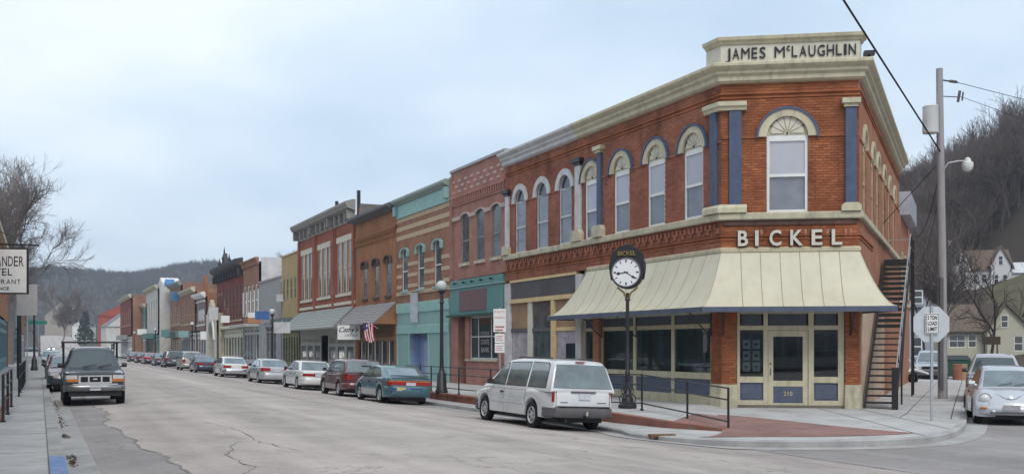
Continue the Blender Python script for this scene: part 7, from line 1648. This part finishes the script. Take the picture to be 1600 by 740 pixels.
mb = MB(); mb.tube([(-1.4, 0, .6), (0, .2, .75), (.9, .2, .5)], .045, 6); mb.tube([(-1.4, .6, .6), (0, .6, .75), (.9, .2, .5)], .045, 6); mb.tube([(-.9, .3, .6), (-.9, .3, 1.5), (.2, .3, .8)], .045, 6); mb.tube([(-1.3, .3, .6), (-.9, .3, 1.5)], .04, 6); mb.build('frame', WHITE, tl)
tmh, rmh = wheel_mesh(.3, .18, RIM)
for y in (-.1, .75): o = bpy.data.objects.new('wheel', tmh); COL.objects.link(o); o.parent = tl; o.location = (-.6, y, .3)
# ------------------------------------------------------------------ bare trees
def tree_segs(seed, H, levels=6, trunk=.28, spread=.55, rad=.02, minr=.008, kids=(3, 4), droop=0.0, first=.3):
    r = random.Random(seed); segs = []
    def grow(p, d, ln, ra, lv):
        n = 3; q = p
        for i in range(n):
            d = (d + Vector((r.gauss(0, .11), r.gauss(0, .11), r.gauss(.03, .07) - droop * (lv > 3)))).normalized(); e = q + d * ln / n
            r0, r1 = ra * (1 - .28 * i / n), ra * (1 - .28 * (i + 1) / n); segs.append((q, e, max(minr, r0), max(minr, r1), lv)); q = e
            if lv < levels and i < n - 1 and (lv > 0 or i > 0) and r.random() < .8:
                kid(q, d, ln * r.uniform(.45, .7), ra * .5, lv + 1)
        if lv < levels:
            for _ in range(r.choice(kids)): kid(q, d, ln * r.uniform(.6, .85), ra * r.uniform(.5, .68), lv + 1)
    def kid(q, d, ln, ra, lv):
        a = r.uniform(0, 2 * math.pi); t_ = d.cross(Vector((math.cos(a), math.sin(a), .3))).normalized(); an = r.gauss(spread, .14)
        grow(q, (d * math.cos(an) + t_ * math.sin(an) + Vector((0, 0, .10))).normalized(), ln, ra, lv)
    grow(Vector((0, 0, 0)), Vector((r.gauss(0, .04), r.gauss(0, .04), 1)), H * first, trunk, 0)
    return segs
def segs_mesh(segs, n=3):
    P = np.array([s[0] for s in segs]); Q = np.array([s[1] for s in segs]); r0 = np.array([s[2] for s in segs]); r1 = np.array([s[3] for s in segs])
    d = Q - P; d /= np.linalg.norm(d, axis=1)[:, None] + 1e-9
    up_ = np.where(np.abs(d[:, 2:3]) < .9, np.array([[0, 0, 1.]]), np.array([[1., 0, 0]])); a = np.cross(d, up_); a /= np.linalg.norm(a, axis=1)[:, None] + 1e-9; b = np.cross(d, a)
    V = []
    for k in range(n):
        th = 2 * math.pi * k / n; o = a * math.cos(th) + b * math.sin(th); V.append(P + o * r0[:, None])
    for k in range(n):
        th = 2 * math.pi * k / n; o = a * math.cos(th) + b * math.sin(th); V.append(Q + o * r1[:, None])
    V = np.stack(V, 1).reshape(-1, 3); base = np.arange(len(segs))[:, None] * 2 * n
    T = np.concatenate([base + np.array([[k, (k + 1) % n, n + (k + 1) % n, n + k]]) for k in range(n)], 0)
    return V, T
def bare_tree(label, pos, z, seed, H, group=None, name='bare_tree', m=BARK, **kw):
    s = tree_segs(seed, H, **kw); o = empty(name, (pos[0], pos[1], z), 0, label, 'tree', group)
    V, T = segs_mesh([q for q in s if q[4] <= 1], 6); bigmesh('trunk', V, T, m, o)
    V, T = segs_mesh([q for q in s if q[4] > 1], 3); bigmesh('crown', V, T, m, o)
    return o
BARKD = mat('dark_bark', (.045, .036, .034), .95, .25, 4)
bare_tree('large bare tree rising behind the hotel sign', at(16, 100), .5, 11, 20, levels=6, trunk=.34, spread=.55, minr=.011, m=mat('twig_brown', (.21, .18, .17), .95))
bare_tree('thin bare tree beyond the hotel roofs', at(62, 190), .5, 5, 17, levels=5, trunk=.2, spread=.5, minr=.03, m=MATS['twig_brown'])
bare_tree('low bare tree at the far end of the hotel pavement', at(96, 330), 2, 8, 20, levels=5, trunk=.3, spread=.6, minr=.05, m=MATS['twig_brown'])
bare_tree('dark bare tree standing before the cream house', at(1548, 60), .3, 21, 9.0, levels=4, trunk=.10, spread=.6, minr=.010, kids=(2, 3), m=BARKD)
bare_tree('slim bare tree between blue grey house and utility pole', at(1448, 78), .6, 31, 11, levels=4, trunk=.1, spread=.4, minr=.012, kids=(2, 3), m=BARKD)
for i_, (px_, Y_, H_, lb_) in enumerate(((1522, 118, 11, 'slender bare tree between the cream house and the farmhouse'), (1592, 122, 12, 'bare tree on the slope beside the farmhouse wing'), (1508, 128, 9, 'low bare tree before the farmhouse gable'), (1468, 98, 13, 'tall bare tree beside the cream house roof'))):
    bare_tree(lb_, at(px_, Y_), 1.0 if Y_ < 110 else 2.0, 60 + i_, H_, levels=4, trunk=.12, spread=.5, minr=.014, kids=(2, 3), m=BARKD)
# conifer at the street end
ct = empty('conifer', (*at(133, 420), 3), 0, 'dark conifer by the far end of the street', 'tree'); mb = MB(); mb.tube([(0, 0, 0), (0, 0, 13)], [.3, .05], 6); mb.build('trunk', BARKD, ct)
rn = random.Random(4); V = []; T = []
for i in range(900):
    zc = rn.uniform(1, 14); R = (14.5 - zc) * .33 * rn.uniform(.3, 1); a = rn.uniform(0, 6.28); c = Vector((R * math.cos(a), R * math.sin(a), zc)); k = len(V); q = rn.uniform(.4, .9)
    for _ in range(3): V.append(c + Vector((rn.gauss(0, q), rn.gauss(0, q), rn.gauss(-.2, q * .6))))
    T.append((k, k + 1, k + 2))
bigmesh('crown', V, T, mat('conifer_green', (.025, .04, .028), .9, .3, 2), ct)
# ------------------------------------------------------------------ hills
def vnoise(x, y):
    return math.sin(x * .021 + 1.3) * math.cos(y * .017 + .4) + .5 * math.sin(x * .05 + y * .043) + .3 * math.cos(x * .11 - y * .09)
_ridge = [(-400, 50), (0, 46), (100, 39), (133, 36), (162, 27), (200, 26), (300, 33), (465, 44), (633, 53), (740, 58), (1000, 62)]
def right_h(u, v):
    R = float(np.interp(u, [a for a, b in _ridge], [b for a, b in _ridge])); s = min(1, max(0, (v - 84) / 76)); e = s ** 1.6
    base = .15 + R * e
    hx, hy = (1540 - 800) / F * 150, 152; q = D1 * u + N1 * v; w_ = math.exp(-(((q.x - hx) ** 2 + (q.y - hy) ** 2) / 150) ** 2)
    base = base * (1 - w_) + 10.2 * w_
    return base + (1 - w_) * (vnoise(u * 1.3, v * 1.3) * 1.0 * min(1, s * 2)) + (max(0, v - 160) * .06)
HILLM = mat('leaf_litter_slope', (.055, .042, .034), .95, .45, .05, .4, .5, dirt=((.055, .05, .035), .12, .9))
mb = MB(); U = list(np.linspace(-150, 1000, 130)); Vv = list(np.linspace(46, 270, 34))
mb.add([(*UV(u, v), right_h(u, v)) for u in U for v in Vv], [(i * 34 + j, (i + 1) * 34 + j, (i + 1) * 34 + j + 1, i * 34 + j + 1) for i in range(129) for j in range(33)]); struct(mb.build('hillside', HILLM, smooth=True))
# lawn round the farmhouse
LAWN = mat('dry_lawn', (.10, .088, .05), .95, .3, .4, .3, 6)
mb = MB(); mb.grid(lambda a, b: (lambda p: (p.x, p.y, right_h(p.dot(D1), p.dot(N1)) + .12))(at(1535 + 130 * a, 118 + 20 * b)), 14, 10); struct(mb.build('lawn', LAWN, smooth=True))
# far ridge across the valley end
def far_h(px, Y):
    rg = float(np.interp(px, [-500, -200, 0, 60, 140, 210, 275, 340, 420, 500, 700], [400, 415, 424, 422, 426, 427, 418, 413, 418, 430, 470]))
    top = EYE + (HY - rg) * 1000 / F - 8
    s = min(1, max(0, (Y - 560) / 440)); return 2 + top * (math.sin(s * math.pi / 2) ** 1.15) + vnoise(px * 1.5, Y) * 2.0 * s
mb = MB(); PX = list(np.linspace(-600, 720, 70)); YY = list(np.linspace(540, 1300, 24))
mb.add([(*at(px, y), far_h(px, min(y, 1000)) - max(0, y - 1000) * .05) for px in PX for y in YY], [(i * 24 + j, (i + 1) * 24 + j, (i + 1) * 24 + j + 1, i * 24 + j + 1) for i in range(69) for j in range(23)]); struct(mb.build('far_hills', HILLM, smooth=True))
# woods: bare trees repeated over the slopes
def forest(name, spots, variants, m):
    Vs, Ts, o = [], [], 0; r = random.Random(9)
    for x, y, z, s in spots:
        V, T = variants[r.randrange(len(variants))]; a = r.uniform(0, 6.28); c, sn = math.cos(a), math.sin(a)
        R = np.array([[c, -sn, 0], [sn, c, 0], [0, 0, 1]]); Vs.append(V @ R.T * np.array([s, s, s * r.uniform(.9, 1.15)]) + np.array([x, y, z])); Ts.append(T + o); o += len(V)
    ob = bigmesh(name, np.concatenate(Vs), np.concatenate(Ts), m); ob['kind'] = 'stuff'; return ob
WOODM = mat('bare_wood_brown', (.13, .10, .09), .95, .55, .06); WOODF = mat('far_wood_brown', (.10, .085, .08), .95, .5, .012)
var = [segs_mesh(tree_segs(40 + i, 12, levels=4, trunk=.16, spread=.46, minr=.022, kids=(2, 3), first=.34), 3) for i in range(6)]
r = random.Random(3); sp1 = []
while len(sp1) < 1150:
    px = r.uniform(1380, 1650); Y = r.uniform(112, 232); p = at(px, Y); v = p.dot(N1); u = p.dot(D1)
    if not 90 < v < 182: continue
    if px > 1472 and Y < 163: continue
    sp1.append((p.x, p.y, right_h(u, v) - .3, r.uniform(.5, 1.0)))
while len(sp1) < 1290:
    px = r.uniform(440, 480); Y = r.uniform(560, 820); p = at(px, Y); v = p.dot(N1)
    if 120 < v < 180: sp1.append((p.x, p.y, right_h(p.dot(D1), v), r.uniform(.7, 1.1)))
woods = forest('hillside_woods', sp1, var, WOODM)
far_var = [segs_mesh(tree_segs(70 + i, 12, levels=3, trunk=.22, spread=.5, minr=.075, kids=(2, 3), first=.32), 3) for i in range(5)]
sp2 = []
while len(sp2) < 6500:
    px = r.uniform(-120, 520); Y = 560 + 470 * math.sqrt(r.random()); p = at(px, Y); sp2.append((p.x, p.y, far_h(px, min(Y, 1000)) - .5, r.uniform(.4, .75)))
forest('far_woods', sp2, far_var, WOODF)
# shrubs at the hill foot
# ------------------------------------------------------------------ valley haze
HZ = bpy.data.materials.new('valley_haze'); HZ.use_nodes = True; t = HZ.node_tree; t.nodes.clear()
o_ = nd(t, 'ShaderNodeOutputMaterial'); pv = nd(t, 'ShaderNodeVolumePrincipled'); pv.inputs['Color'].default_value = (.72, .85, 1.0, 1); pv.inputs['Density'].default_value = .00038; pv.inputs['Anisotropy'].default_value = .1
t.links.new(pv.outputs[0], o_.inputs['Volume'])
mb = MB(); mb.box(-2600, 2600, -320, 4050, -1.5, 130); hz = mb.build('haze', HZ); hz['kind'] = 'stuff'
